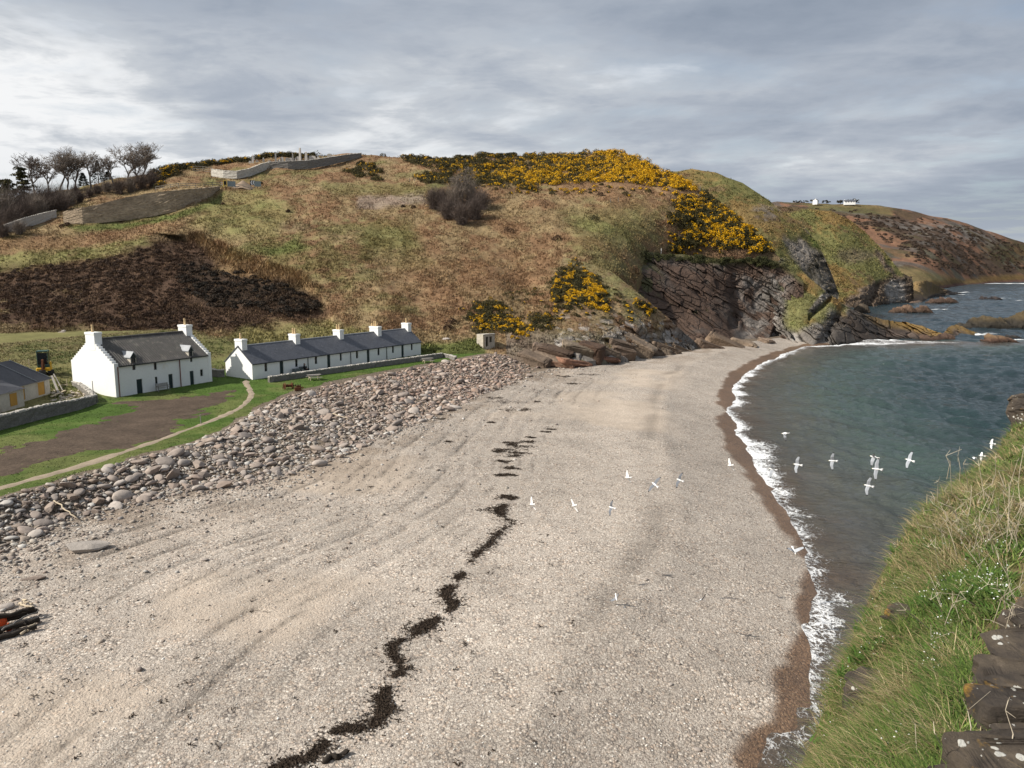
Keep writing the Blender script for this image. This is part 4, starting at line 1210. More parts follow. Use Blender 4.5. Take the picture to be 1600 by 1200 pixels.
mb.obj('wall', M_WHITE, row)
mb = MB(); roof_planes(mb, RL, RW, RE, RR, -.10, RL + .10, .16, .09)
mb.obj('roof', M_SLATE, row)
MB().tube([(-.08, RW / 2, RR + .07), (RL + .08, RW / 2, RR + .07)], .09, 8).obj('ridge', M_LEAD, row)
rs = (RR - RE) / (RW / 2)
mid = RO[:2] + np.array([-RAx[1], RAx[0]]) * RW / 2
for i, (u, pots) in enumerate(((376, [(0, .8)]), (460, [(-.2, .75), (.25, .8)]), (529, [(-.25, .8), (.25, .8)]), (587, [(-.15, .8), (.2, .8), (.7, .5)]), (636, [(0, .8)]))):
    X, _ = facade_hit(u, 530, np.array([mid[0], mid[1], RO[2]]), RAx)
    X = min(max(X, .45), RL - .45)
    chimney(row, X, RW / 2, RR - 1.0, RR + (1.0 if i != 3 else .95), .85, 1.5 if i != 3 else 1.9, pots, M_WHITE)
for o in rdoors: add_door(row, o[0], o[1], o[3])
for o in rwins: add_window(row, *o)
for u in (481, 548, 604.3):
    X, _ = rf(u, 570)
    MB().tube([(X, -.08, 0), (X, -.08, RE - .1)], .05, 8).obj('downpipe', M_PIPED, row)
MB().box((RL / 2, -.17, RE - .13), (RL, .08, .07)).obj('gutter', M_PIPED, row)

# --- derelict hip roofed cottage with boarded windows
DO = np.array([-53.2, 74.0, 4.85]); DAx = np.array([0.0, 1.0]); DL, DW, DE, DR = 14.0, 5.2, 2.25, 4.6
derelict = empty('boarded_cottage', DO, math.pi / 2, 'low cottage with grey hipped slate roof and plywood boarded windows', 'cottage')
def df(u, v): return facade_hit(u, v, DO, DAx)
bo = []
for ua, ub, vt_, vb_ in ((58.5, 71, 597.5, 617), (27, 40, 605, 624.5)):
    x0, z1 = df(ua, vt_); x1, z0 = df(ub, vb_)
    bo.append((x0, x1, .55, DE - .25))
mb = MB()
wall_panel(mb, DL, DE, bo, .1)
mb.add([(0, DW, -.5), (DL, DW, -.5), (DL, DW, DE), (0, DW, DE), (0, 0, -.5), (DL, 0, -.5), (DL, 0, 0), (0, 0, 0), (0, 0, DE), (DL, 0, DE)], [(1, 0, 3, 2), (4, 5, 6, 7), (0, 4, 8, 3), (5, 1, 2, 9)])
mb.obj('wall', M_RENDER, derelict)
o_ = .2; hx = DL - 2.7
A_ = [(-o_, -o_, DE - .1), (DL + o_, -o_, DE - .1), (DL + o_, DW + o_, DE - .1), (-o_, DW + o_, DE - .1), (0, DW / 2, DR), (hx, DW / 2, DR)]
mb = MB(); mb.add(A_, [(0, 1, 5, 4), (1, 2, 5), (2, 3, 4, 5), (3, 0, 4), (3, 2, 1, 0)])
rf_ = mb.obj('roof', M_OLDSLATE, derelict)
MB().tube([(DL + o_, -o_, DE - .04), (hx, DW / 2, DR + .04)], .05, 6).obj('hip_flashing', M_LEAD, rf_)
MB().tube([(DL - 2.6, -o_, DE - .04), (hx - 2.2, DW / 2, DR + .04)], .05, 6).obj('roof_seam', M_LEAD, rf_)
for a, b, c, d in bo:
    MB().box(((a + b) / 2, .05, (c + d) / 2), (b - a - .02, .03, d - c - .02)).obj('window_board', M_PLY, derelict)
X, _ = df(21.5, 620)
MB().tube([(X, -.07, 0), (X, -.07, DE)], .05, 8).obj('downpipe', M_PIPED, derelict)
# projecting wing at the near end
mb = MB(); wx = X - .35
wall = [(0, -1.3, -.5), (wx, -1.3, -.5), (wx, -1.3, DE - .05), (0, -1.3, DE - .05), (wx, 0.02, -.5), (wx, .02, DE - .05), (0, .02, -.5), (0, .02, DE - .05)]
mb.add(wall, [(0, 1, 2, 3), (1, 4, 5, 2), (6, 0, 3, 7)])
wg = mb.obj('wing_wall', M_RENDER, derelict)
mb = MB(); mb.add([(-.1, -1.5, DE - .12), (wx + .15, -1.5, DE - .12), (wx + .15, .05, DE + .35), (-.1, DW / 2, DR - .3), (wx - 1.2, DW / 2, DR - .35)], [(0, 1, 2, 4, 3)])
mb.obj('wing_roof', M_OLDSLATE, wg)
MB().box((wx - 1.75, -1.32, 1.25), (1.1, .06, 1.3)).obj('window_board', M_PLY, wg)

# --- stone walls
def drywall(name, path, h, th, label, cat='wall', cope=True, mat=None, jag=.12, seed=0, step=.45, cmat=None):
    """dry stone wall along world points (x, y, z_base); irregular faces and cope stones"""
    mat = mat or M_DRY
    P = []
    for a, b in zip(path[:-1], path[1:]):
        a = np.array(a, float); b = np.array(b, float)
        n = max(1, int(np.linalg.norm(b - a) / step))
        P += [a + (b - a) * i / n for i in range(n)]
    P.append(np.array(path[-1], float))
    P = np.array(P)
    T = np.gradient(P[:, :2], axis=0); T /= np.linalg.norm(T, axis=1)[:, None] + 1e-9
    N = np.stack([-T[:, 1], T[:, 0]], -1)
    hh = h if hasattr(h, '__len__') else [h] * len(path)
    arc = np.concatenate([[0], np.cumsum(np.linalg.norm(np.diff(P[:, :2], axis=0), axis=1))])
    parc = np.concatenate([[0], np.cumsum([np.linalg.norm(np.array(b)[:2] - np.array(a)[:2]) for a, b in zip(path[:-1], path[1:])])])
    H = np.interp(arc, parc, hh)
    rg = np.random.default_rng(seed)
    nz = max(3, int(max(hh) / .28) + 1)
    prof = [(-1, s) for s in np.linspace(0, 1, nz)] + [(1, s) for s in np.linspace(1, 0, nz)]
    V = []
    for i in range(len(P)):
        for s, k in prof:
            wv = th / 2 * (1 - .22 * k) + rg.normal(0, .035)
            z = -.35 + (H[i] + .35) * k + (rg.normal(0, jag * .4) if k == 1 else 0)
            q = P[i, :2] + N[i] * s * wv
            V.append((q[0], q[1], P[i, 2] + z))
    m_ = len(prof)
    F = []
    for i in range(len(P) - 1):
        for j in range(m_ - 1):
            F.append((i * m_ + j, i * m_ + j + 1, (i + 1) * m_ + j + 1, (i + 1) * m_ + j))
    root = empty(name, tuple(P[0]), 0, label, cat)
    off_ = np.array(P[0])
    V = np.array(V) - off_
    mbw = MB(); mbw.add(V, F)
    mbw.add(V[:m_], [tuple(range(m_))]); mbw.add(V[-m_:], [tuple(range(m_ - 1, -1, -1))])
    mbw.obj('masonry', mat, root)
    if cope:
        mc = MB()
        s = 0.0
        while s < arc[-1]:
            ln = rg.uniform(.28, .55)
            p = np.array([np.interp(s + ln / 2, arc, P[:, k]) for k in range(3)]) - off_
            hz = np.interp(s + ln / 2, arc, H)
            t = np.array([np.interp(s + ln / 2, arc, T[:, k]) for k in range(2)])
            M = Matrix.Rotation(math.atan2(t[1], t[0]) + rg.normal(0, .1), 3, 'Z') @ Matrix.Rotation(rg.normal(0, .12), 3, 'X')
            mc.box((p[0], p[1], p[2] + hz + .05), (ln * .95, th * rg.uniform(.7, 1.0), rg.uniform(.12, .24)), M, 0, .85)
            s += ln
        mc.obj('coping', cmat or M_COPE, root, bevel=.03)
    return root

def lowpt(u, v): return tuple(low(u, v)[0])
def onp(n, u, v): return on(n, u, v)[0][0]

p0 = lowpt(0, 672)
drywall('dry_stone_wall', [(-49.6, 62.0, p0[2]), p0, lowpt(75, 652), lowpt(120, 641), lowpt(148, 631)], [1.3, 1.3, 1.25, 1.1, .9], .6, 'dry stone wall with pale coping below the boarded cottage', seed=1)
drywall('dry_stone_wall', [lowpt(150, 630), lowpt(137, 618), lowpt(124, 607), lowpt(116, 602)], [.8, .7, .6, .4], .6, 'short tumbled stone wall running up to the white gable', seed=2)
drywall('dry_stone_wall', [lowpt(420, 598), lowpt(480, 589), lowpt(560, 577.5), lowpt(640, 566.5), lowpt(690, 559)], .72, .55, 'long low dark garden wall in front of the cottage terrace', seed=3)
drywall('dry_stone_wall', [lowpt(693, 558.5), lowpt(703, 560), lowpt(712, 563)], .55, .5, 'short end of garden wall turning down to the boulders', seed=4)
drywall('dry_stone_wall', [lowpt(331, 588), lowpt(341, 589.5), lowpt(351, 589)], .95, .6, 'low dark stone wall between tall house and terrace gable', seed=5)

# retaining wall of the road, and the lower road wall, on the hillside
M_RET = surf('retaining_masonry', color=(0.34, 0.265, 0.185), rough=0.9, var=0.6, vs=.35, var2=0.55, vs2=1.6, bump=1.0, bs=2.4, bdist=0.25, spec=0.15, stretch=(1, 1, 1.8))
def hill_wall(name, pts_b, pts_t, th, label, mat, seed, cmat=None, lift=0.0, cope=True, dt=0.0):
    path, hs = [], []
    for (ub, vb_), (ut, vt_) in zip(pts_b, pts_t):
        q = onp('hillside', ub, vb_)
        t = q[1] * CP + (CAMZ - q[2]) * SP - dt
        q = pt(ub, vb_, np.array(t))
        path.append((q[0], q[1], q[2] - .3 + lift)); hs.append((vb_ - vt_) * t / FOC + .3)
    return drywall(name, path, hs, th, label, 'wall', cope, mat, .1, seed, .9, cmat)
hill_wall('retaining_wall', [(101, 346), (130, 346), (160, 344), (200, 340), (240, 334), (275, 326), (305, 313), (325, 304), (342, 295)], [(101, 331), (130, 325), (160, 319), (200, 309), (240, 302), (275, 298), (305, 295), (325, 293), (342, 291)], .9, 'tall brown retaining wall of the road on the left hillside', M_RET, 6, None, 0.0, False, dt=1.0)
hill_wall('road_wall', [(8, 363), (40, 351), (70, 343), (88, 339)], [(8, 352), (40, 341), (70, 333), (88, 329)], .7, 'lower grey road wall beside the thicket at the left edge', M_COPE, 7, dt=.8)
M_LIME = surf('pale_wall', color=(0.46, 0.43, 0.375), rough=0.9, var=0.25, vs=.8, var2=0.35, vs2=2.2, bump=0.7, bs=2.5, bdist=0.15, spec=0.15)
hill_wall('cemetery_wall', [(331, 272), (350, 275), (370, 276), (390, 272), (410, 264), (422, 261)], [(331, 264.5), (350, 267), (370, 268), (390, 264), (410, 256), (422, 253.5)], .7, 'pale sunlit part of the cemetery wall on the hilltop', M_LIME, 8, M_LIME, dt=2.0)
hill_wall('cemetery_wall', [(423, 262), (450, 262), (480, 261), (510, 256), (540, 249), (564, 244)], [(423, 253.5), (450, 252.5), (480, 251.5), (510, 247), (540, 242.5), (564, 239.5)], .7, 'dark shaded part of the cemetery wall along the hilltop', M_DRY, 9, dt=2.0)

# --- gravestones
M_GRAVE = surf('grave_stone', color=(0.36, 0.335, 0.30), rough=0.85, var=0.25, vs=1.2, rand=.35)
def grave_base():
    q = onp('hillside', 470, 258)
    return q
def gpos(u, vbase):
    q = onp('hillside', u, 257 if u < 500 else vbase + 3)
    return pt(u, vbase, q[1] * CP + (CAMZ - q[2]) * SP + .6)
def gravestone(u, vt_, vb_, w, kind, label):
    q = gpos(u, vb_)
    h = (vb_ - vt_) * 268 / FOC
    root = empty('gravestone', tuple(q), random.uniform(-.3, .3), label, 'gravestone', 'gravestones in the hilltop cemetery')
    mb = MB(); mb.box((0, 0, -.55), (w * 1.5, .7, 1.3)); mb.obj('plinth', M_GRAVE, root)
    mb = MB()
    if kind == 'obelisk':
        mb.box((0, 0, h * .5), (w, w, h), None, 0, .6); mb.box((0, 0, h + .12), (w * .6, w * .6, .28), None, 0, .05)
        nm = 'shaft'
    elif kind == 'cross':
        mb.box((0, 0, h * .5), (w * .35, .2, h)); mb.box((0, 0, h * .68), (w, .19, w * .33)); nm = 'cross'
        mb.tube([(0, -.07, h * .68), (0, .07, h * .68)], w * .33, 12)
    else:
        n = 8
        poly = [(-w / 2, 0), (w / 2, 0), (w / 2, h * .75)] + [(w / 2 * math.cos(math.pi * k / n), h * .75 + h * .25 * math.sin(math.pi * k / n)) for k in range(1, n)] + [(-w / 2, h * .75)]
        mb.extr(poly, 1, -.12, .12); nm = 'slab'
    mb.obj(nm, M_GRAVE, root)
GL = 'round topped grey gravestone standing behind the hilltop cemetery wall'
OL = 'slender grey obelisk among the gravestones in the hilltop cemetery'
for u, vt_, vb_, w, k, lb in ((391, 252, 259, .8, 'slab', GL), (395.4, 245, 259, .75, 'obelisk', OL), (402, 251, 258.5, 1.0, 'slab', GL), (412, 248.5, 257, .9, 'obelisk', OL), (421, 251, 255, .9, 'slab', GL),
                              (431, 242, 254, .7, 'obelisk', OL), (436, 249.5, 254, .9, 'slab', GL), (441, 246, 253.5, 1.0, 'slab', GL), (449, 247, 253.5, 1.1, 'slab', GL), (454.5, 247, 253, 1.0, 'slab', GL), (457.7, 242, 253, .6, 'obelisk', OL),
                              (461, 248, 253, .8, 'slab', GL), (465.5, 245.2, 252.5, 1.6, 'cross', 'pale cross shaped gravestone beside the tallest obelisk'), (469.3, 233.5, 252, .75, 'obelisk', 'tallest obelisk in the hilltop cemetery rising above the skyline'), (478.7, 239.3, 251.5, .95, 'obelisk', OL),
                              (488, 244, 250.5, 2.2, 'slab', 'broad white round topped gravestone right of the obelisks'), (497.5, 245, 249.5, .9, 'slab', GL), (515, 240.5, 247, 1.6, 'slab', 'pale gravestone standing alone near the dark wall end'), (521, 243, 246, .9, 'slab', GL), (355.5, 258, 266, 1.0, 'slab', 'weathered gravestone near the pale wall corner')):
    gravestone(u, vt_, vb_, w, k, lb)

# --- road barriers and signs
M_YEL = surf('yellow_plastic', color=(0.65, 0.47, 0.10), rough=0.6, var=.1)
M_SIGNB = surf('grey_blue_sheet', color=(0.24, 0.30, 0.31), rough=0.5, var=.1)
M_BLACK = surf('sign_black', color=(0.012, 0.012, 0.014), rough=0.5, var=.05)
M_SIGNW = surf('sign_white', color=(0.78, 0.78, 0.78), rough=0.5, var=.03)
M_TIM = surf('fence_timber', color=(0.20, 0.185, 0.16), rough=0.9, var=.3, vs=3)
def face_cam(q): return math.atan2(-q[0], q[1])
def hill_at(u, v, dt=0.0):
    q = onp('hillside', u, v)
    if dt:
        t = q[1] * CP + (CAMZ - q[2]) * SP - dt
        q = pt(u, v, np.array(t))
    return q
k_ = 205 / FOC
q = hill_at(352, 293, 1.5)
br = empty('road_barrier', tuple(q), -math.atan2(q[0], q[1]), 'yellow road barrier frame beside the retaining wall end', 'barrier')
mb = MB()
for s in (-1, 1): mb.box((s * .42, 0, 1.0), (.18, .2, 2.0))
mb.box((0, 0, 1.9), (.66, .19, .2)); mb.box((0, 0, .6), (.66, .19, .2)); mb.obj('frame', M_YEL, br, bevel=.03)
MB().box((0, .03, 1.25), (.66, .06, 1.0)).obj('panel', M_BLACK, br)
for u, w, lb in ((362, 2.1, 'grey blue mesh barrier panels beside the yellow road barrier'), (403, 1.7, 'grey blue mesh barrier panels right of the chevron sign')):
    q = hill_at(u, 293, 1.0)
    br = empty('barrier_panel', tuple(q), -math.atan2(q[0], q[1]), lb, 'barrier')
    mb = MB(); mb.box((0, 0, 1.0), (w, .04, 1.5)); mb.obj('sheet', M_SIGNB, br)
    mb = MB()
    for x in np.linspace(-w / 2, w / 2, 5): mb.box((x, -.05, .9), (.06, .05, 1.9))
    mb.box((0, -.052, 1.72), (w, .05, .06)); mb.box((0, -.052, .9), (w, .05, .06)); mb.obj('frame', M_LEAD, br)
q = hill_at(395, 292, 1.8)
sg = empty('chevron_sign', tuple(q), -math.atan2(q[0], q[1]), 'black road sign with two white chevrons pointing left', 'road sign')
MB().box((0, 0, 1.15), (1.45, .05, 1.35)).obj('board', M_BLACK, sg)
for x in (-.38, .22):
    mb = MB()
    for s in (-1, 1):
        mb.add([(x - .22, -.035, 1.15), (x + .12, -.035, 1.15), (x + .42, -.035, 1.15 + s * .6), (x + .08, -.035, 1.15 + s * .6)], [(0, 1, 2, 3)])
        mb.add([(x - .22, -.028, 1.15), (x + .12, -.028, 1.15), (x + .42, -.028, 1.15 + s * .6), (x + .08, -.028, 1.15 + s * .6)], [(0, 1, 2, 3)])
    mb.obj('chevron', M_SIGNW, sg)
for x in (-.5, .5): MB().box((x, .06, .5), (.08, .06, 1.9)).obj('post', M_LEAD, sg)
# gravel heap
q = hill_at(380, 292)
V = []; 
xs = np.linspace(-3.2, 3.2, 26); ys = np.linspace(-2.2, 2.2, 18)
a, b = np.meshgrid(xs, ys); P = np.stack([a.ravel(), b.ravel()], -1)
hz = np.maximum(2.3 * (1 - np.hypot(P[:, 0] / 3.1, P[:, 1] / 2.1)), -.6) + .12 * fbm(P, 1.2, 3, 7)
me = mesh_np('gravel_heap', np.concatenate([P, hz[:, None] - .2], 1), grid_faces(18, 26), surf('heap_gravel', color=(.24, .18, .13), var=.2, vs2=4, var2=.3, bump=.6), None, True)
o = mobj('gravel_heap', me); o.location = tuple(q); tag(o, 'brown gravel heap between barrier panels and chevron sign', 'heap')
# roadside timber fence
def fence(name, pts, h, label, rails=2, step=2.2, wd=.11, cat='fence', layer_='hillside'):
    W_ = np.array([onp(layer_, u, v) for u, v in pts]) if not isinstance(pts[0][0], np.ndarray) else np.array(pts)
    arc = np.concatenate([[0], np.cumsum(np.linalg.norm(np.diff(W_[:, :2], axis=0), axis=1))])
    root = empty(name, tuple(W_[0]), 0, label, cat)
    n = max(1, int(arc[-1] / step)); prev = None
    for i in range(n + 1):
        s = arc[-1] * i / n
        p = Vector([np.interp(s, arc, W_[:, k]) for k in range(3)]) - Vector(W_[0])
        MB().box((p.x, p.y, p.z + h / 2 - .1), (wd, wd, h + .2)).obj('post', M_TIM, root)
        if prev is not None and rails:
            mb = MB()
            for r_ in range(rails):
                zz_ = h * (.95 - .42 * r_)
                mb.bar(prev + Vector((0, -.06, zz_)), p + Vector((0, -.06, zz_)), .06, .14)
            mb.obj('rail', M_TIM, root)
        prev = p
    return root
fence('timber_fence', [(243, 297), (275, 294.5), (310, 292.5), (343, 291), (352, 293), (372, 294), (392, 295)], 1.25, 'timber post and rail fence along the road above the retaining wall')
fence('timber_fence', [(302, 270), (318, 269.5), (331, 270)], 1.5, 'short timber fence left of the pale cemetery wall', 3)
fence('post_fence', [(640, 283), (648, 283)], 1.1, 'two weathered posts on the slope below the hilltop gorse', 0)
MP = surf('white_post_paint', color=(.75, .73, .68), rough=.7, var=.05)
q = on('hillside', 1033, 398)[0][0]
wp = MB().box((0, 0, .9), (.16, .16, 2.2)).obj('marker_post', MP, None, bevel=.02); wp.location = tuple(q); tag(wp, 'single white marker post at the cliff top edge', 'post')
MBp = [(1082, 297, 1.9), (1094, 300, 1.7), (1099, 301, 1.5), (954, 318, 1.1), (966, 317, 1.1)]
for i, (u, v, h) in enumerate(MBp):
    q = on('hillside', u, v)[0][0]
    o = MB().box((0, 0, h / 2 - .1), (.13, .13, h + .2)).obj('fence_post', M_TIM, None); o.location = tuple(q)
    tag(o, ('lone weathered fence post beside the gorse at the skyline' if i < 3 else 'lone pale stake on the slope under the gorse ridge'), 'post', 'fence posts by the gorse' if i < 3 else 'stakes on the slope')

# --- ruined stone hut by the rocks
q = onp('hillside', 752, 541) + np.array([.6, -1.6, 0]); q[2] -= .25
hut = empty('stone_hut', tuple(q), math.radians(38), 'small roofless stone hut with dark doorway at the end of the lawn', 'hut')
M_HUT = surf('hut_stone', color=(.42, .38, .31), var=.3, vs=1.5, var2=.35, vs2=5, bump=.9, bs=5, bdist=.1)
mb = MB(); wall_panel(mb, 2.3, 2.2, [(.35, .9, .1, 1.85), (1.15, 1.7, .8, 1.85)], .35); mb.add([(0, 0, -.5), (2.3, 0, -.5), (2.3, 0, 0), (0, 0, 0)], [(0, 1, 2, 3)])
for x0, x1 in ((-.002, .35), (1.95, 2.302)): mb.box(((x0 + x1) / 2, 1.17, .85), (x1 - x0, 1.65, 2.7))
mb.box((1.15, 2.15, .85), (2.29, .35, 2.69)); mb.box((1.15, 1.1, 2.14), (1.6, 1.8, .1)); mb.obj('masonry', M_HUT, hut)
MB().box((1.15, .15, 2.27), (2.45, .55, .13)).obj('lintel', M_COPE, hut, bevel=.02)
MB().box((.98, .12, 1.0), (.1, .1, 1.8)).obj('door_post', M_WOODL, hut)

# --- bench, tables, seat box, person
def bench(loc, rz, label, mat=M_WOODG, L=1.7):
    b = empty('garden_bench', loc, rz, label, 'bench')
    mb = MB()
    for i in range(4): mb.box((0, -.36 + i * .11, .45), (L, .09, .03))
    mb.obj('seat', mat, b)
    mb = MB()
    for i in range(4): mb.box((0, .04 + i * .02, .58 + i * .11), (L, .025, .08))
    mb.obj('backrest', mat, b)
    for s in (-1, 1):
        MB().box((s * (L / 2 - .06), -.36, .31), (.07, .07, .62)).obj('leg', mat, b)
        MB().box((s * (L / 2 - .06), .06, .48), (.07, .07, .96)).obj('leg', mat, b)
        MB().box((s * (L / 2 - .06), -.17, .65), (.08, .52, .05)).obj('armrest', mat, b)
    return b
def loc_on(O, ax, X, Y, z=None):
    n = np.array([-ax[1], ax[0]])
    p = np.array(O[:2]) + ax * X + n * Y
    zz_ = float(zlow(p[None])[0]) if z is None else z
    return (p[0], p[1], zz_)
Xb = hf(249, 610)[0]
bench(loc_on(HO, HA, Xb, -.55), hrot, 'grey wooden bench against the tall white house front')
Xs = rf(466, 580)[0]
rrot = math.atan2(RAx[1], RAx[0])
bench(loc_on(RO, RAx, Xs + .5, -.5), rrot, 'dark bench by the terrace wall with someone sitting on it', M_FRAME, 1.5)
bx = empty('storage_box', loc_on(RO, RAx, rf(463.5, 580)[0] - .55, -.55), rrot, 'grey storage box beside the dark bench at the terrace', 'box')
M_BOX = surf('box_grey', color=(.14, .16, .17), rough=.6, var=.1)
MB().box((0, 0, .36), (.95, .6, .76)).obj('body', M_BOX, bx, bevel=.02); MB().box((0, -.01, .78), (1.0, .66, .07)).obj('lid', M_BOX, bx, bevel=.02)

def skin_body(name, pts, edges, rad, mat, root=0, parent=None, sub=2):
    me = bpy.data.meshes.new(name)
    me.from_pydata(pts, edges, [])
    o = mobj(name, me, parent)
    me.materials.append(mat)
    m = o.modifiers.new('skin', 'SKIN'); m.use_smooth_shade = True
    for i, r_ in enumerate(rad):
        me.skin_vertices[0].data[i].radius = (r_, r_)
        me.skin_vertices[0].data[i].use_root = (i == root)
    s = o.modifiers.new('sub', 'SUBSURF'); s.levels = sub; s.render_levels = sub
    return o
M_CLOTH = surf('dark_clothes', color=(.018, .017, .02), rough=.9, var=.2, vs=8)
M_SKINC = surf('skin', color=(.55, .33, .24), rough=.6, var=.05)
M_HAIR = surf('dark_hair', color=(.03, .02, .015), rough=.7)
pl = loc_on(RO, RAx, Xs + .55, -.72)
person = empty('person', (pl[0], pl[1], pl[2]), rrot + .5, 'person in dark clothes seated on the terrace bench with legs stretched out', 'person')
pts = [(0, 0, .56), (0, .03, .80), (0, .05, 1.02), (0, .04, 1.12), (0, .02, 1.22), (0, 0, 1.33),
       (.19, .05, 1.02), (.25, -.06, .80), (.17, -.26, .68), (-.19, .05, 1.02), (-.25, -.06, .80), (-.17, -.26, .68),
       (.10, -.05, .54), (.11, -.46, .54), (.13, -.78, .28), (.14, -.98, .08), (.14, -1.16, .12),
       (-.10, -.05, .54), (-.11, -.46, .55), (-.12, -.80, .30), (-.13, -1.00, .09), (-.13, -1.18, .13)]
edges = [(0, 1), (1, 2), (2, 3), (3, 4), (4, 5), (2, 6), (6, 7), (7, 8), (2, 9), (9, 10), (10, 11), (0, 12), (12, 13), (13, 14), (14, 15), (15, 16), (0, 17), (17, 18), (18, 19), (19, 20), (20, 21)]
rad = [.16, .15, .16, .065, .09, .085, .07, .052, .038, .07, .052, .038, .10, .08, .06, .05, .045, .10, .08, .06, .05, .045]
body = skin_body('body', pts, edges, rad, M_CLOTH, 0, person)
face = MB(); face.tube([(0, -.055, 1.17), (0, -.075, 1.22), (0, -.075, 1.30), (0, -.05, 1.35)], [.05, .075, .075, .05], 10); face.box((0, -.16, 1.25), (.03, .04, .05)); face.obj('face', M_SKINC, person, True)
hr = MB(); hr.tube([(0, .03, 1.12), (0, .05, 1.22), (0, .035, 1.34), (0, .01, 1.43)], [.08, .11, .115, .06], 10); hr.obj('hair', M_HAIR, person, True)
for s in (-1, 1):
    hp = [(s * .17, -.26, .68), (s * .165, -.33, .66)]; he = [(0, 1)]; hrd = [.032, .036]
    for k, (dx, ln) in enumerate(((-.030, .07), (-.010, .08), (.010, .078), (.030, .065))):
        n0 = len(hp); hp += [(s * .165 + dx, -.36, .655), (s * .165 + dx * 1.2, -.36 - ln * .6, .64), (s * .165 + dx * 1.2, -.36 - ln * .9, .615)]; he += [(1, n0), (n0, n0 + 1), (n0 + 1, n0 + 2)]; hrd += [.009, .009, .008]
    n0 = len(hp); hp += [(s * .165 - s * .045, -.30, .66), (s * .165 - s * .06, -.34, .65)]; he += [(0, n0), (n0, n0 + 1)]; hrd += [.011, .009]
    skin_body('hand', hp, he, hrd, M_SKINC, 0, person, 1)

def picnic(loc, rz, label):
    t = empty('picnic_table', loc, rz, label, 'picnic table', 'picnic tables on the lawn')
    mb = MB()
    for i in range(5): mb.box((0, -.30 + i * .15, .74), (1.8, .14, .04))
    mb.obj('tabletop', M_WOODG, t)
    for s in (-1, 1):
        mb = MB()
        for i in (0, 1): mb.box((0, s * (.68 + i * .14), .44), (1.8, .13, .04))
        mb.obj('seat', M_WOODG, t)
        mb = MB()
        mb.bar((s * .62, -.52, 0), (s * .62, -.2, .72), .05, .1); mb.bar((s * .62, .52, 0), (s * .62, .2, .72), .05, .1)
        mb.box((s * .62 + .055, 0, .40), (.05, 1.6, .1)); mb.obj('trestle', M_WOODL, t)
    return t
picnic(lowpt(491, 594), rrot - .5, 'grey picnic table on the lawn by the near end of the garden wall')
picnic(lowpt(668, 567), rrot - .6, 'grey picnic table on the lawn by the far end of the garden wall')

# rusty winch
q = lowpt(451, 608)
wn = empty('rusty_winch', q, .5, 'rusty old iron winch lying on the grass above the boulders', 'winch'); wn.scale = (.8,) * 3
mb = MB(); mb.tube([(-.55, 0, .55), (-.5, 0, .55), (-.5, 0, .55), (.5, 0, .55), (.5, 0, .55), (.55, 0, .55)], [.5, .5, .22, .22, .5, .5], 14); mb.obj('drum', M_RUST, wn)
mb = MB(); mb.bar((-.75, -.5, 0), (-.75, .1, .9), .1); mb.bar((.75, -.5, 0), (.75, .1, .9), .1); mb.bar((-.75, .6, 0), (-.75, .1, .9), .1); mb.bar((.75, .6, 0), (.75, .1, .9), .1); mb.bar((-.8, 0, .56), (.8, 0, .56), .09); mb.obj('frame', M_RUST, wn)
mb = MB(); mb.bar((.8, .0, .5), (2.3, -.5, .12), .12); mb.obj('drawbar', M_RUST, wn)
q = lowpt(466, 611)
en = empty('rusty_engine', q, .3, 'dark rusty engine block lying beside the winch', 'engine'); en.scale = (.75,) * 3
mb = MB(); mb.box((0, 0, .4), (1.2, .6, .6), None, 0, .85); mb.box((.1, 0, .8), (.7, .4, .3)); mb.obj('block', M_RUST, en, bevel=.05)
for x in (-.4, 0, .4): MB().tube([(x, -.1, .95), (x, -.1, 1.12)], .1, 8).obj('cylinder_head', M_WOODD, en)
MB().tube([(.7, -.1, .4), (.78, -.1, .4)], .35, 14).obj('flywheel', M_RUST, en)

# mini excavator
q = lowpt(70, 585)
M_CAB = surf('green_cab', color=(.03, .075, .065), rough=.45, var=.1); M_CABY = surf('yellow_panel', color=(.62, .36, .03), rough=.5, var=.1); M_TRK = surf('track_rubber', color=(.02, .02, .02), rough=.9)
ex = empty('mini_excavator', q, math.radians(-68), 'small green and yellow excavator parked on the grass behind the boarded cottage', 'excavator')
for s in (-1, 1):
    mb = MB(); n = 10
    poly = [(-.75 + .2 * math.cos(a), .22 + .22 * math.sin(a)) for a in np.linspace(math.pi / 2, 3 * math.pi / 2, n)] + [(.75 + .2 * math.cos(a), .22 + .22 * math.sin(a)) for a in np.linspace(-math.pi / 2, math.pi / 2, n)]
    mb.extr(poly, 1, s * .62 - .16, s * .62 + .16); mb.obj('track', M_TRK, ex)
MB().box((-.05, 0, .62), (1.7, 1.3, .38)).obj('chassis', M_CABY, ex, bevel=.05)
MB().box((-.55, 0, 1.05), (.7, 1.25, .6)).obj('engine_cover', M_CABY, ex, bevel=.08)
mb = MB()
for sx, sy in ((-.42, -.5), (-.42, .5), (.55, -.5), (.55, .5)): mb.box((sx, sy, 1.68), (.08, .08, 1.75))
mb.box((.065, 0, 2.6), (1.15, 1.12, .1)); mb.box((.065, 0, .95), (1.05, 1.08, .3)); cb = mb.obj('cab', M_CAB, ex, bevel=.02)
ex.scale = (1.15,) * 3
MB().box((.58, 0, 1.8), (.02, .9, 1.3)).obj('windscreen', M_GLASS, cb); MB().box((.06, -.52, 1.8), (.85, .02, 1.3)).obj('side_window', M_GLASS, cb); MB().box((.06, .52, 1.8), (.85, .02, 1.3)).obj('side_window', M_GLASS, cb)
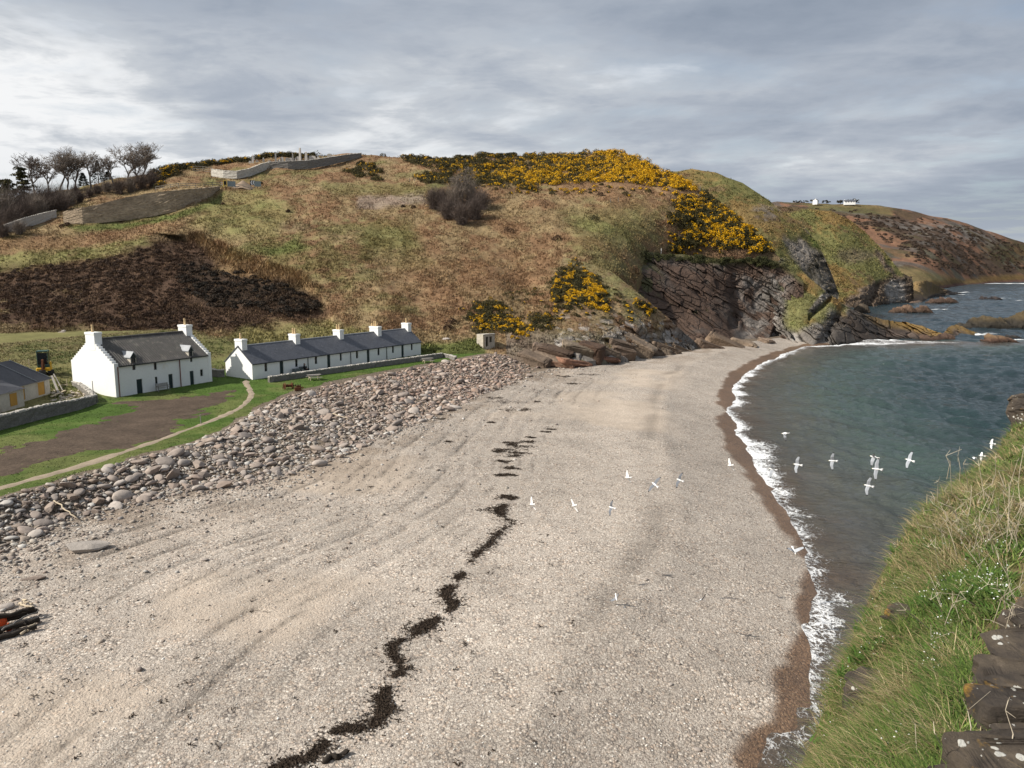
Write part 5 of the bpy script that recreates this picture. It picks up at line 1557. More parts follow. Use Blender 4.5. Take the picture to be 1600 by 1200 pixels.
mb = MB(); mb.bar((.8, .1, .7), (1.35, .1, 1.75), .2, .24); mb.bar((1.35, .1, 1.7), (1.8, .1, .65), .17, .2); mb.obj('boom', M_RUST, ex)
mb = MB(); mb.extr([(1.6, .1), (2.05, .15), (1.95, .6), (1.7, .7)], 1, -.2, .4); mb.obj('bucket', M_TRK, ex)

# poles, stakes, planks
def pole(u, v, h, r, label, mat=M_WOODG, lean=(0, 0), cat='pole', name='wooden_pole'):
    q = lowpt(u, v)
    o = MB().tube([(0, 0, -.3), (lean[0] * h, lean[1] * h, h)], [r, r * .8], 7).obj(name, mat, None)
    o.location = q
    return tag(o, label, cat)
pole(147, 631, 2.6, .05, 'thin tall pole at the end of the dry stone wall')
pole(314, 663, 1.0, .06, 'short wooden post in the grass beside the footpath', name='wooden_post', cat='post')
pole(46, 574, 1.1, .05, 'pale stake behind the boarded cottage roof', M_WOODL, name='wooden_stake', cat='stake')
pole(105, 605, 1.0, .04, 'thin stake between rubble and white gable', M_WOODL, name='wooden_stake', cat='stake')
M_RUB = surf('rubble_stone', color=(.36, .31, .25), var=.3, vs=2, rand=.3, bump=.5)
rg = np.random.default_rng(5)
mb = MB()
q0 = np.array(lowpt(92, 622))
for i in range(70):
    p = np.array(lowpt(rg.uniform(82, 140), rg.uniform(611, 627)))
    s_ = rg.uniform(.15, .5)
    M = Matrix.Rotation(rg.uniform(0, 6.3), 3, 'Z') @ Matrix.Rotation(rg.normal(0, .3), 3, 'X')
    mb.box(tuple(p - q0 + np.array([0, 0, s_ * .2])), (s_, s_ * .7, s_ * .45), M, 0, .8)
o = mb.obj('rubble_heap', M_RUB, None, bevel=.03); o.location = tuple(q0); tag(o, 'spread of broken stone beside the boarded cottage', 'rubble', kind='stuff')
for i, (ua, va, ub, vb_, lb) in enumerate(((82, 600, 92, 617, 'long grey plank leaning on the rubble beside the cottage wall'), (80, 622, 102, 612, 'pale plank lying on the rubble near the cottage wall'), (92, 604, 106, 603, 'short pale beam lying on grass by the rubble'), (102, 541, 127, 547, 'pale log lying on the slope above the tall house'), (85, 597, 98, 612, 'thin broken board stuck in the rubble'))):
    a = np.array(lowpt(ua, va)) if i != 3 else onp('hillside', ua, va); b = np.array(lowpt(ub, vb_)) if i != 3 else onp('hillside', ub, vb_)
    a = a + [0, 0, .15 if i in (1, 2, 3) else 1.0]; b = b + [0, 0, .15]
    o = MB().bar((0, 0, 0), tuple(b - a), .22 if i != 4 else .1, .08 if i != 3 else .2).obj('plank' if i != 3 else 'log', M_WOODL if i in (1, 2, 3) else M_WOODG, None); o.location = tuple(a)
    tag(o, lb, 'plank' if i != 3 else 'log')

# white houses on the far headland
for (u, v, w, h, lb, t) in ((1328, 317.5, 13.5, 2.3, 'long white house with dark roof on the far headland', 1005), (1278, 317, 4.5, 3.0, 'small white gabled cottage left on the far headland skyline', 1005)):
    q = pt(u, v, np.array(float(t)))
    hh = empty('far_house', tuple(q), -math.atan2(q[0], q[1]) + (.15 if w > 8 else 1.2), lb, 'house')
    mb = MB(); W_ = 6.0
    mb.extr([(0, -2), (W_, -2), (W_, h), (W_ / 2, h + 1.9), (0, h)], 0, -w / 2, w / 2); mb.obj('wall', M_WHITE, hh)
    mb = MB(); roof_planes(mb, w, W_, h + .05, h + 2.0, -w / 2 - .2, w / 2 + .2, .3, .2); mb.obj('roof', M_SLATE, hh)
    for x in ((-w / 2 + .6, w / 2 - .6) if w > 8 else (0,)): MB().box((x, W_ / 2, h + 2.2), (.8, .8, 1.2)).obj('chimney', M_WHITE, hh)
    for x in (np.linspace(-w / 2 + 2, w / 2 - 2, 4) if w > 8 else (0,)): MB().box((x, -.03, 1.6), (1.0, .1, 1.2)).obj('window', M_GLASS, hh)
# ------------------------------------------------------------------ stones
import bmesh
def ico(sub):
    bm = bmesh.new(); bmesh.ops.create_icosphere(bm, subdivisions=sub, radius=1.0)
    bm.verts.ensure_lookup_table()
    V = np.array([v.co[:] for v in bm.verts]); F = np.array([[v.index for v in f.verts] for f in bm.faces]); bm.free()
    return V, F
def stone_tmpl(seed, sub, angular):
    V, F = ico(sub)
    rg = np.random.default_rng(seed)
    if angular:
        P = V.copy()
        for _ in range(rg.integers(7, 11)):
            n = rg.normal(size=3); n /= np.linalg.norm(n)
            d = rg.uniform(.45, .8)
            h = P @ n
            P = P - np.maximum(h - d, 0)[:, None] * n
        P *= 1.15
    else:
        P = V * (1 + .22 * fbm(V + seed * 3.1, 1.1, 2, seed))[:, None]
    return P * np.array([1.0, rg.uniform(.62, .85), rg.uniform(.30, .5)]), F
TM = [stone_tmpl(i, 3, i % 2 == 1) for i in range(12)]
TMS = [stone_tmpl(40 + i, 2, i % 2 == 1) for i in range(8)]
TMT = [stone_tmpl(60 + i, 1, i % 3 == 1) for i in range(6)]

STONEPAL = np.array([[.40, .355, .30], [.33, .27, .225], [.27, .245, .225], [.46, .425, .375], [.36, .29, .245], [.23, .19, .165], [.31, .255, .21], [.52, .49, .45], [.38, .32, .26]]) * .85
def rotm(n, rg, tilt=.3):
    a = rg.uniform(0, 2 * math.pi, n); b = rg.normal(0, tilt, n); c = rg.normal(0, tilt, n)
    ca, sa, cb, sb, cc, sc_ = np.cos(a), np.sin(a), np.cos(b), np.sin(b), np.cos(c), np.sin(c)
    z = np.zeros(n); o = np.ones(n)
    Rz = np.stack([ca, -sa, z, sa, ca, z, z, z, o], -1).reshape(n, 3, 3)
    Rx = np.stack([o, z, z, z, cb, -sb, z, sb, cb], -1).reshape(n, 3, 3)
    Ry = np.stack([cc, z, sc_, z, o, z, -sc_, z, cc], -1).reshape(n, 3, 3)
    return Rz @ Rx @ Ry
def merge(tm, pos, size, rot, cols):
    """one mesh from many transformed copies of one template"""
    V, F = tm
    n = len(pos)
    A = np.einsum('nij,kj->nki', rot, V) * size[:, None, None] + pos[:, None, :]
    FF = F[None] + (np.arange(n) * len(V))[:, None, None]
    return A.reshape(-1, 3), FF.reshape(-1, F.shape[1]), np.repeat(cols, len(V), 0)
def merged(parts):
    vs, fs, cs, o = [], [], [], 0
    for v, f, c in parts:
        vs.append(v); fs.append(f + o); cs.append(c); o += len(v)
    return np.concatenate(vs), np.concatenate(fs), np.concatenate(cs)

rg = np.random.default_rng(77)
def bank_points(n, umax=840):
    out = []
    while len(out) < n:
        u = rg.uniform(-220, umax, n); w = rg.uniform(-.06, .93, n)
        B = np.stack([np.interp(u, [p[0] for p in B_PX], [p[1] for p in B_PX]), np.interp(u, [p[0] for p in B_PX], [p[2] for p in B_PX])], -1)
        T_ = np.stack([np.interp(u, [p[0] for p in T_PX], [p[1] for p in T_PX]), np.interp(u, [p[0] for p in T_PX], [p[2] for p in T_PX])], -1)
        pb = pz(u, B[:, 0], B[:, 1])[:, :2]; ptp = pz(u, T_[:, 0], T_[:, 1])[:, :2]
        p = pb + (ptp - pb) * w[:, None]
        # uniform density on the ground: near stretches cover fewer metres per pixel
        t = p[:, 1] / 120.0
        ok = (rg.uniform(0, 1, n) < np.clip(np.linalg.norm(ptp - pb, axis=1) / 14, .15, 1) * np.clip(t, .25, 1) ** 1.2)
        ok &= rg.uniform(0, 1, n) < sstep(850, 740, u)
        out += [(*a, b) for a, b in zip(p[ok], w[ok])]
    o = np.array(out[:n]); return o[:, :2], o[:, 2]
# greedy packing, large stones first
NB = 21000
PB, WB = bank_points(NB)
SZ = np.clip(.165 * np.exp(rg.normal(0, .60, NB)), .08, .80) * (1 - .35 * sstep(.8, 1.0, WB)) * (1 - .35 * sstep(.25, -.05, WB)) * (.85 + .35 * fbm(PB, 9, 2, 5))
SZ = np.sort(SZ)[::-1]
cell = {}
keepi = []
for i in range(NB):
    x, y = PB[i]; r = SZ[i]
    ci, cj = int(x // 1.2), int(y // 1.2); ok = True
    for a in range(ci - 1, ci + 2):
        for b in range(cj - 1, cj + 2):
            for k in cell.get((a, b), ()):
                if (PB[k, 0] - x) ** 2 + (PB[k, 1] - y) ** 2 < (.66 * (SZ[k] + r)) ** 2:
                    ok = False; break
            if not ok: break
        if not ok: break
    if ok:
        cell.setdefault((ci, cj), []).append(i); keepi.append(i)
PB, SZ, WB = PB[keepi], SZ[keepi], WB[keepi]
NB = len(PB)
ZB = zlow(PB)
pink = sstep(70, 105, PB[:, 1])
CB = STONEPAL[rg.integers(0, len(STONEPAL), NB)] * rg.uniform(.85, 1.15, (NB, 1))
CB = CB * (1 + pink[:, None] * (np.array([.97, .84, .79]) - 1))
dist_ = np.hypot(PB[:, 0], PB[:, 1])
vis = SZ / dist_ * ((800 + FOC * PB[:, 0] / PB[:, 1]) > 5)
order = np.argsort(-vis)
ind, rest = order[:285], order[285:]
def stone_mat(name, cols):
    m_ = bpy.data.materials.new(name); m_.use_nodes = True
    g = NT(m_.node_tree)
    pos = g.n('ShaderNodeNewGeometry').outputs['Position']
    r_ = g.n('ShaderNodeObjectInfo').outputs['Random']
    c_ = g.ramp(r_, [(i / (len(cols) - 1), tuple(c)) for i, c in enumerate(cols)])
    f = g.math('ADD', .55, g.math('MULTIPLY', g.noise(pos, 3.0, 4, .65), .9))
    c_ = g.mix(1.0, c_, g.n('ShaderNodeCombineXYZ', {0: f, 1: f, 2: f}).outputs[0], 'MULTIPLY')
    bn = g.n('ShaderNodeBump', {'Strength': .5, 'Distance': .05, 'Height': g.noise(pos, 7, 4, .65)})
    b = g.n('ShaderNodeBsdfPrincipled', {'Base Color': c_, 'Roughness': .85, 'Specular IOR Level': .25, 'Normal': bn.outputs[0]})
    g.t.links.new(b.outputs[0], g.n('ShaderNodeOutputMaterial').inputs[0])
    return m_
M_BR = stone_mat('grey_boulder', [(.24, .205, .18), (.33, .285, .25), (.30, .245, .205), (.40, .355, .315), (.21, .18, .16), (.35, .285, .24)])
M_BA = stone_mat('brown_slab_stone', [(.26, .205, .165), (.31, .25, .205), (.23, .18, .15), (.35, .29, .245), (.28, .215, .175), (.20, .165, .14)])
protos = {}
for k, (V, F) in enumerate(TM):
    protos[k] = mesh_np('boulder', V, F, M_BA if k % 2 else M_BR, None, k % 2 == 0)
def rot_to_euler(Rm): return Matrix(Rm.tolist()).to_euler()
RM = rotm(NB, rg, .32)
for n_, i in enumerate(ind):
    k = int(rg.integers(0, 12))
    o = bpy.data.objects.new('slab_boulder' if k % 2 else 'boulder', protos[k])
    o.location = (PB[i, 0], PB[i, 1], ZB[i] + SZ[i] * .16)
    o.rotation_euler = rot_to_euler(RM[i]); o.scale = (SZ[i],) * 3
    link(o)
    nr = 'near part' if PB[i, 1] < 68 else 'far part'
    if k % 2: tag(o, f'angular brown slab boulder in the {nr} of the boulder bank', 'boulder', f'angular boulders in the {nr} of the bank')
    else: tag(o, f'rounded grey boulder in the {nr} of the boulder bank', 'boulder', f'rounded boulders in the {nr} of the bank')
parts = []
kk = rg.integers(0, 8, len(rest))
for k in range(8):
    s_ = rest[kk == k]
    parts.append(merge(TMS[k], np.concatenate([PB[s_], (ZB[s_] + SZ[s_] * .14)[:, None]], 1), SZ[s_], RM[s_], CB[s_]))
# smaller filler between them and a thinning apron of cobbles below
NF = 9000
PF, WF = bank_points(NF, 850)
sF = rg.uniform(.06, .20, NF)
zF = zlow(PF) + .05
cF = STONEPAL[rg.integers(0, len(STONEPAL), NF)] * rg.uniform(.6, 1.1, (NF, 1))
rF = rotm(NF, rg, .4); kk = rg.integers(0, 6, NF)
for k in range(6):
    s_ = kk == k
    parts.append(merge(TMT[k], np.concatenate([PF[s_], zF[s_, None]], 1), sF[s_], rF[s_], cF[s_]))
V, F, C = merged(parts)
tag(mobj('bank_stones', mesh_np('bank_stones', V, F, M_STONE, C, True)), 'smaller stones filling the boulder bank below the cottages', kind='stuff')
NA = 22000
u = rg.uniform(-200, 900, NA)
e_ = -np.abs(rg.normal(0, 1, NA)) * 7.5
bp_ = pz(u, np.interp(u, [p[0] for p in B_PX], [p[1] for p in B_PX]), 2.6)[:, :2]
PA = bp_ + np.stack([.80 * -e_, .60 * e_], -1) + rg.normal(0, .3, (NA, 2))
ok = (seg_dist(PA, WL) > 12) & (fbm(PA, 5, 3, 91) + rg.uniform(-.5, .8, NA) > 0) & (rg.uniform(0, 1, NA) < np.clip(PA[:, 1] / 110, .25, 1))
PA = PA[ok]; e_ = e_[ok]; NA = len(PA)
sA_ = np.clip(.055 * np.exp(rg.normal(0, .55, NA)) * (1 + 1.3 * np.exp(e_ / 2.2)), .025, .34)
cA = STONEPAL[rg.integers(0, len(STONEPAL), NA)] * rg.uniform(.8, 1.15, (NA, 1)); zA = zlow(PA) + sA_ * .15
rA = rotm(NA, rg, .2); kk = rg.integers(0, 6, NA)
parts = [merge(TMT[k], np.concatenate([PA[kk == k], zA[kk == k, None]], 1), sA_[kk == k], rA[kk == k], cA[kk == k]) for k in range(6)]
# shingle pebbles big enough to be seen in the foreground
NP_ = 46000
tt = rg.uniform(27, 75, NP_) ; uu = rg.uniform(-40, 1300, NP_)
PP = np.stack([(uu - 800) / FOC * tt, tt * .95], -1)
dP = seg_dist(PP, WL)
ok = (dP > .2) & (rg.uniform(0, 1, NP_) < sstep(75, 30, tt) * .9 + .1)
cz = fbm(PP, 4.5, 3, 95)
ok &= (cz + rg.uniform(-.45, .6, NP_) > 0)
PP = PP[ok]; dP = dP[ok]; NP_ = len(PP)
sP = np.clip(.030 * np.exp(rg.normal(0, .35, NP_)), .016, .11)
pal = np.array([[.50, .44, .37], [.42, .37, .32], [.60, .57, .52], [.36, .31, .27], [.47, .38, .30], [.68, .66, .62], [.30, .265, .24]])
cP = pal[rg.integers(0, 7, NP_)] * rg.uniform(.85, 1.1, (NP_, 1))
wetp = dP < 2.2
cP[wetp] *= np.array([.48, .38, .30])
zP = zlow(PP) + sP * .2; rP = rotm(NP_, rg, .25); kk = rg.integers(0, 6, NP_)
OCT = ico(1)
parts += [merge((TMT[k][0], TMT[k][1]), np.concatenate([PP[kk == k], zP[kk == k, None]], 1), sP[kk == k], rP[kk == k], cP[kk == k]) for k in range(6)]
V, F, C = merged(parts)
tag(mobj('shingle_pebbles', mesh_np('shingle_pebbles', V, F, M_STONE, C, True)), 'loose pebbles and cobbles scattered over the beach', kind='stuff')

# single stones one can point at
def lone(u, v, size, k, label, rz, squash=(1, 1, 1), name='beach_stone', mat=None, tmpl=None, sink=.2):
    V, F = TM[k]
    me = mesh_np(name, V, F, mat or (M_BA if k % 2 else M_BR), None, k % 2 == 0)
    o = mobj(name, me)
    p = low(u, v)[0]
    o.location = (p[0], p[1], p[2] + size * squash[2] * sink); o.rotation_euler = (0, 0, rz); o.scale = tuple(size * s for s in squash)
    return tag(o, label, 'stone')
lone(132, 860, 1.02, 1, 'long pale slab of rock lying alone below the boulder bank', .45, (1.25, .75, .75), 'slab_rock', stone_mat('pale_slab', [(.33, .295, .26), (.35, .315, .28)]), sink=.3)
lone(10, 950, .42, 4, 'pale flat stone just above the dark driftwood pile', .3)
lone(52, 905, .5, 7, 'flat grey slab between long pale rock and driftwood', .2, (1.2, .8, .5))
for i, (u, v, s_, lb) in enumerate(((1029, 922, .13, 'pale pebble nearest to the two gulls low over sand'), (1010, 906, .16, 'small brown stone near the berm top'), (1090, 1172, .16, 'light grey cobble at the bottom of the shingle'), (1048, 1070, .14, 'white cobble in the dark dip of shingle'), (1060, 1037, .13, 'pale cobble at the edge of the dip in the shingle'), (320, 875, .22, 'small dark stone among shingle left of the storm ridges'))):
    lone(u, v, s_, (2 * i) % 12, lb, i * 1.3, (1, .9, .9))
for u, v, rz in ((250, 770, .5), (92, 795, 1.0)):
    pass
# rocks on the slope above the tall house
for i, (u, v, s_) in enumerate(((96, 519, .8), (92, 524, .6), (99, 515, .6), (106, 520, .5), (103, 531, .6), (94, 530, .5), (110, 527, .45), (190, 523, .7), (600, 540, .5), (697, 532, .8))):
    V, F = TM[(i * 2) % 12]
    q = onp('hillside', u, v)
    o = mobj('field_stone', mesh_np('field_stone', V, F, M_BR, None, True)); o.location = (q[0], q[1], q[2] + s_ * .1); o.scale = (s_,) * 3; o.rotation_euler = (0, 0, i)
    tag(o, 'grey stone in the ring of stones above the tall house' if i < 7 else ('lone pale stone behind the roof ridge of the tall house' if i == 7 else ('lone stone on the grass behind the terrace' if i == 8 else 'pale boulder on the bracken foot behind the terrace end')), 'stone', 'ring of stones above the tall house' if i < 7 else None)

# tilted rock ledges between lawn and cliff
LG = 'tilted grey brown rock ledge at the back of the beach below the gorse'
def ledge(u, v, L, W_, H_, rz, dip, col, label, t=None):
    V, F = ico(4)
    P = np.sign(V) * np.abs(V) ** .26
    P = P / np.abs(P).max(0) * np.array([L, W_, H_]) / 2
    s_ = rg.integers(0, 1000)
    b, r, r2, e = beds(P + s_ * 3.3, (0, 0, 1), H_ / 3.6, int(s_), .34, max(L, W_) / 3.2)
    P = P + np.sign(P) * (b * .9)[:, None] * np.array([1, 1, .3]) + .30 * np.stack([fbm(P + s_, 1.7, 4, 1), fbm(P + s_, 1.7, 4, 2), fbm(P + s_, 1.5, 4, 3)], -1)
    cc_ = np.array(col) * np.array([.92, .80, .68]) * (.75 + .5 * r)[:, None] * (.75 + .25 * e)[:, None]
    o = mobj('rock_ledge', mesh_np('rock_ledge', P, F, M_ROCK, cc_))
    p = on('lower_slope', u, v)[0][0] if 868 < u < 1097 else (on('hillside', u, v)[0][0] if u <= 868 else low(u, v)[0])
    o.location = (p[0], p[1] + .6, p[2] + H_ * .02)
    o.rotation_euler = (rg.normal(.12, .10), dip * rg.uniform(.5, 1.1), rz + rg.normal(-.1, .3))
    return tag(o, label, 'rock ledge', 'tilted rock ledges behind the beach' if label == LG else None)
for (u, v, L, W_, H_, rz, dip, col) in ((835, 566, 6, 3, 1.7, .25, .35, (.16, .135, .115)), (862, 562, 7, 2.5, 1.6, .2, .4, (.20, .17, .145)), (868, 556, 6, 4, 2.6, .2, .3, (.10, .075, .06)), (925, 554, 5, 4, 3.4, .3, .3, (.10, .07, .055)), (905, 551, 6, 3, 2.2, .2, .35, (.20, .18, .15)), (948, 555, 5, 3, 2.2, .2, .4, (.19, .165, .14)),
                                       (972, 552, 5, 3, 2.4, .25, .4, (.17, .14, .12)), (995, 550, 6, 3, 2.0, .25, .38, (.20, .17, .14)), (1018, 549, 6, 2.5, 2.0, .3, .4, (.18, .15, .125)), (1040, 548, 7, 2.5, 1.8, .3, .4, (.19, .16, .135)), (1062, 547, 6, 2.2, 1.6, .35, .4, (.21, .18, .15)), (850, 549, 4, 3, 2, .2, .3, (.17, .14, .12)), (1000, 541, 7, 3, 1.8, .3, .42, (.20, .175, .15)), (1025, 540, 7, 2.5, 1.6, .3, .42, (.17, .15, .13)), (968, 541, 5, 3, 2.0, .3, .35, (.15, .125, .105))):
    ledge(u, v, L, W_, H_, rz, dip, col, LG)
ledge(897, 567, 7, 3.5, 1.0, .2, .22, (.27, .165, .125), 'reddish flat rock ledge at the back of the beach, left one')
ledge(948, 562, 5, 3, .9, .2, .22, (.28, .175, .135), 'reddish flat rock ledge at the back of the beach, right one')
ledge(868, 569, 7, 3, .8, .15, .22, (.24, .165, .13), 'low brown slab ledge where boulder bank meets the rocks')
ledge(1135, 540, 9, 4, 2.8, -.25, .42, (.19, .155, .125), 'big pale wedge shaped slab leaning against the cliff foot')
ledge(1163, 539, 6, 3, 1.8, -.25, .45, (.26, .225, .19), 'smaller pale wedge slab right of the big one at the cliff foot')
ledge(1198, 535, 3.5, 3, 1.6, .1, .1, (.27, .23, .20), 'rounded grey block in front of the cave mouth')
ledge(1110, 544, 7, 3, 2.2, .1, .4, (.15, .12, .10), 'dark layered slab at the left corner of the cliff foot')

# skerries
def skerry(u0, u1, vt_, vb_, col, label, seed, top=None, prof=None):
    ub = (u0 + u1) / 2
    q = pz(ub, vb_, 0.0)
    t = q[1] * CP + CAMZ * SP
    L = (u1 - u0) * t / FOC; H_ = (vb_ - vt_) * t / FOC
    nx, ny = 90, 30
    xs = np.linspace(-.5, .5, nx); ys = np.linspace(-.5, .5, ny)
    a, b = np.meshgrid(xs, ys)
    W_ = max(L * .35, 6)
    pr = np.interp(a, [p[0] for p in prof], [p[1] for p in prof]) if prof else np.clip(1 - (2 * a) ** 2, 0, 1) ** .5
    z = pr * np.clip(1 - (2 * b) ** 2, 0, 1) ** .45 * 1.0
    P = np.stack([a.ravel() * L, b.ravel() * W_, z.ravel() * H_ * 1.1 - .5], -1)
    Q = P + np.array(q)
    bb, r, r2, e = beds(Q, (.4, -.2, .88), .9, seed, 1.0, 3)
    k = sstep(0, .3, z.ravel())
    P[:, 2] += (bb * .9 + .9 * fbm(Q, 3, 4, seed)) * k * min(1, H_ / 3)
    P[:, 1] += bb * .8 * k
    P[:, 0] += .6 * fbm(Q, 4, 2, seed + 5)
    c = .72 * np.array(col) * (.6 + .8 * r)[:, None] * (.7 + .3 * e)[:, None]
    if top is not None:
        kk_ = sstep(.35, .75, P[:, 2] / H_ + .2 * fbm(Q, 3, 2, seed + 9))
        c = c + (np.array(top) - c) * kk_[:, None]
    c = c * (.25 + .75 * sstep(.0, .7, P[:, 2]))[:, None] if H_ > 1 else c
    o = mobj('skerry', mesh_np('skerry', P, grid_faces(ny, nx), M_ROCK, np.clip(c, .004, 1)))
    o.location = tuple(q + np.array([0, W_ * .4, 0])); o.rotation_euler = (0, 0, 0)
    return tag(o, label, 'sea rock', 'rocks in the sea')
skerry(1394, 1460, 474, 489, (.12, .075, .05), 'brown double humped skerry in front of the pale headland cliff', 201, (.14, .09, .06), [(-.5, 0), (-.45, .45), (-.3, .6), (-.12, .95), (0, .9), (.08, .55), (.2, .9), (.38, .75), (.5, .1)])
skerry(1452, 1502, 463, 474, (.11, .07, .05), 'low brown skerry off the ochre shelf', 202, None, [(-.5, .1), (-.42, .6), (-.1, .75), (.2, 1), (.35, .7), (.5, 0)])
skerry(1338, 1361, 475, 489, (.11, .085, .06), 'stubby dark rock at the foot of the middle headland', 203)
skerry(1532, 1568, 462, 468, (.05, .04, .038), 'small black skerry far out, three little humps', 204, None, [(-.5, .2), (-.4, .5), (-.35, .95), (-.25, .5), (-.1, .7), (.05, .9), (.15, .2), (.22, .85), (.35, .8), (.5, .1)])
skerry(1510, 1680, 491, 513, (.045, .038, .028), 'long dark skerry cut by the right edge of the picture', 205, (.075, .055, .028), [(-.5, 0), (-.45, .25), (-.36, .3), (-.33, .7), (-.22, .8), (-.08, .7), (.0, .85), (.08, 1), (.2, .95), (.35, .8), (.5, .3)])
skerry(1543, 1598, 521, 535, (.13, .075, .05), 'low reddish skerry near the tip of the spur', 206, (.14, .09, .05), [(-.5, 0), (-.35, .6), (-.2, .98), (0, .75), (.2, .55), (.38, .3), (.5, .1)])
skerry(1580, 1602, 523, 529, (.045, .038, .034), 'small dark rock behind the low reddish skerry', 207)
skerry(1440, 1500, 515, 532, (.105, .065, .045), 'brown rock lump at the water side of the spur', 208, None, [(-.5, 0), (-.3, .35), (0, .5), (.2, .7), (.4, .35), (.5, 0)])

# ------------------------------------------------------------------ wrack, driftwood
M_WRACK = surf('dry_seaweed', color=(.034, .023, .015), rough=.75, var=.9, vs=6, spec=.2)
LN = [(430, 1203, .5), (462, 1189, .55), (490, 1182, .45), (508, 1160, .35), (522, 1144, .35), (545, 1138, .25), (572, 1140, .75), (592, 1122, 1.2), (603, 1108, 1.0), (595, 1090, .55), (608, 1075, .5), (620, 1055, .6), (628, 1045, .6), (618, 1028, .7), (612, 1010, .7), (625, 1001, .6), (640, 998, .4), (655, 985, 1.1), (668, 975, .9), (684, 966, .8), (700, 955, .8), (712, 944, 1.0), (698, 936, .9), (697, 925, .8), (712, 912, 1.0), (718, 900, .8), (735, 885, .9), (742, 868, .8), (765, 850, 1.0), (778, 834, 1.2), (800, 818, 1.8), (785, 806, 1.5), (778, 797, .8), (790, 788, .5)]
LN2 = [(770, 796, 1.0), (800, 778, .6), (788, 776, 1.0), (795, 742, .5), (782, 742, .6), (795, 731, .8), (790, 722, .8), (800, 712, 1.2), (810, 708, .9), (780, 706, .9), (790, 703, 1.4), (815, 698, 1.4), (830, 691, 1.3), (800, 695, .8), (798, 692, .7), (830, 684, .5), (855, 675, .5), (860, 671, .4), (768, 660, .4), (800, 641, 2.2), (790, 628, 2.6), (775, 622, 1.6), (820, 640, 1.2), (838, 628, .6), (880, 588, 2), (920, 585, 2.2), (895, 600, 1.2), (700, 690, .2), (690, 655, .25)]
def strands(centers, spread, n, rg, mx=.5):
    n = int(n)
    i = rg.integers(0, len(centers), n)
    c = centers[i]
    p = c[:, :2] + rg.normal(0, 1, (n, 2)) * spread[i][:, None]
    L = rg.uniform(.08, mx, n); a = rg.uniform(0, 6.28, n)
    wd = rg.uniform(.008, .03, n)
    segs = 4
    P = np.zeros((n, segs + 1, 2, 3))
    x = p.copy(); hz = rg.uniform(.01, .10, n) * np.exp(-((p - c[:, :2]) ** 2).sum(1) / (2 * spread[i] ** 2 + 1e-6))
    for s in range(segs + 1):
        z = zlow(x) + .015 + hz * (.5 + .5 * math.sin(s * 1.7))
        nx = np.stack([-np.sin(a), np.cos(a)], -1) * wd[:, None]
        tw = rg.uniform(-.02, .04, n)
        P[:, s, 0, :2] = x - nx; P[:, s, 1, :2] = x + nx; P[:, s, 0, 2] = z; P[:, s, 1, 2] = z + tw
        x = x + np.stack([np.cos(a), np.sin(a)], -1) * (L / segs)[:, None]; a = a + rg.normal(0, .7, n)
    V = P.reshape(-1, 3); b0 = np.arange(n)[:, None] * (segs + 1) * 2
    F = np.concatenate([np.stack([b0[:, 0] + s * 2, b0[:, 0] + s * 2 + 1, b0[:, 0] + s * 2 + 3, b0[:, 0] + s * 2 + 2], 1) for s in range(segs)])
    return V, F
pw = low([p[0] for p in LN], [p[1] for p in LN]); wdt = np.array([p[2] for p in LN])
dense, dsp = [], []
for i in range(len(LN) - 1):
    for s in np.linspace(0, 1, 14, endpoint=False):
        c = pw[i] + (pw[i + 1] - pw[i]) * s
        wd_ = wdt[i] * (1 - s) + wdt[i + 1] * s
        nz_ = vnoise(c[None, :2], .9, 17)[0] + .5 * vnoise(c[None, :2], .35, 18)[0]
        for _ in range(int(np.clip(2.2 + 3.2 * nz_, .6, 5))):
            q = c.copy(); q[:2] += rg.normal(0, .085 * wd_, 2) * (1 if rg.uniform() < .8 else 2.6)
            dense.append(q); dsp.append(.03 + .045 * wd_ * rg.uniform(.2, 1.2))
V1, F1 = strands(np.array(dense), np.array(dsp), 5200, rg, .40)
p2 = low([p[0] for p in LN2], [p[1] for p in LN2]); d2c, d2s = [], []
for (c, (_, _, w_)) in zip(p2, LN2):
    for _ in range(10):
        q = c.copy(); q[:2] += np.array([rg.normal(0, .45 * w_), rg.normal(0, .22 * w_)]); d2c.append(q); d2s.append(.12 * w_ + .05)
V2, F2 = strands(np.array(d2c), np.array(d2s), 3800, rg)
V2b, F2b = strands(np.array(dense), np.array(dsp) * 3.2 + .18, 2200, rg, .25)
V2, F2 = np.concatenate([V2, V2b]), np.concatenate([F2, F2b + len(V2)])
# stray bits all over the upper beach
st = low(rg.uniform(0, 900, 110), rg.uniform(620, 1200, 110)); st = st[(seg_dist(st[:, :2], BL) < 0) & (seg_dist(st[:, :2], WL) > 8)]
V3, F3 = strands(st, np.full(len(st), .10), 500, rg, .25)
V = np.concatenate([V1, V2, V3]); F = np.concatenate([F1, F2 + len(V1), F3 + len(V1) + len(V2)])
tag(mobj('seaweed_wrack', mesh_np('seaweed_wrack', V, F, M_WRACK)), 'winding line of dark dried seaweed across the shingle', kind='stuff')

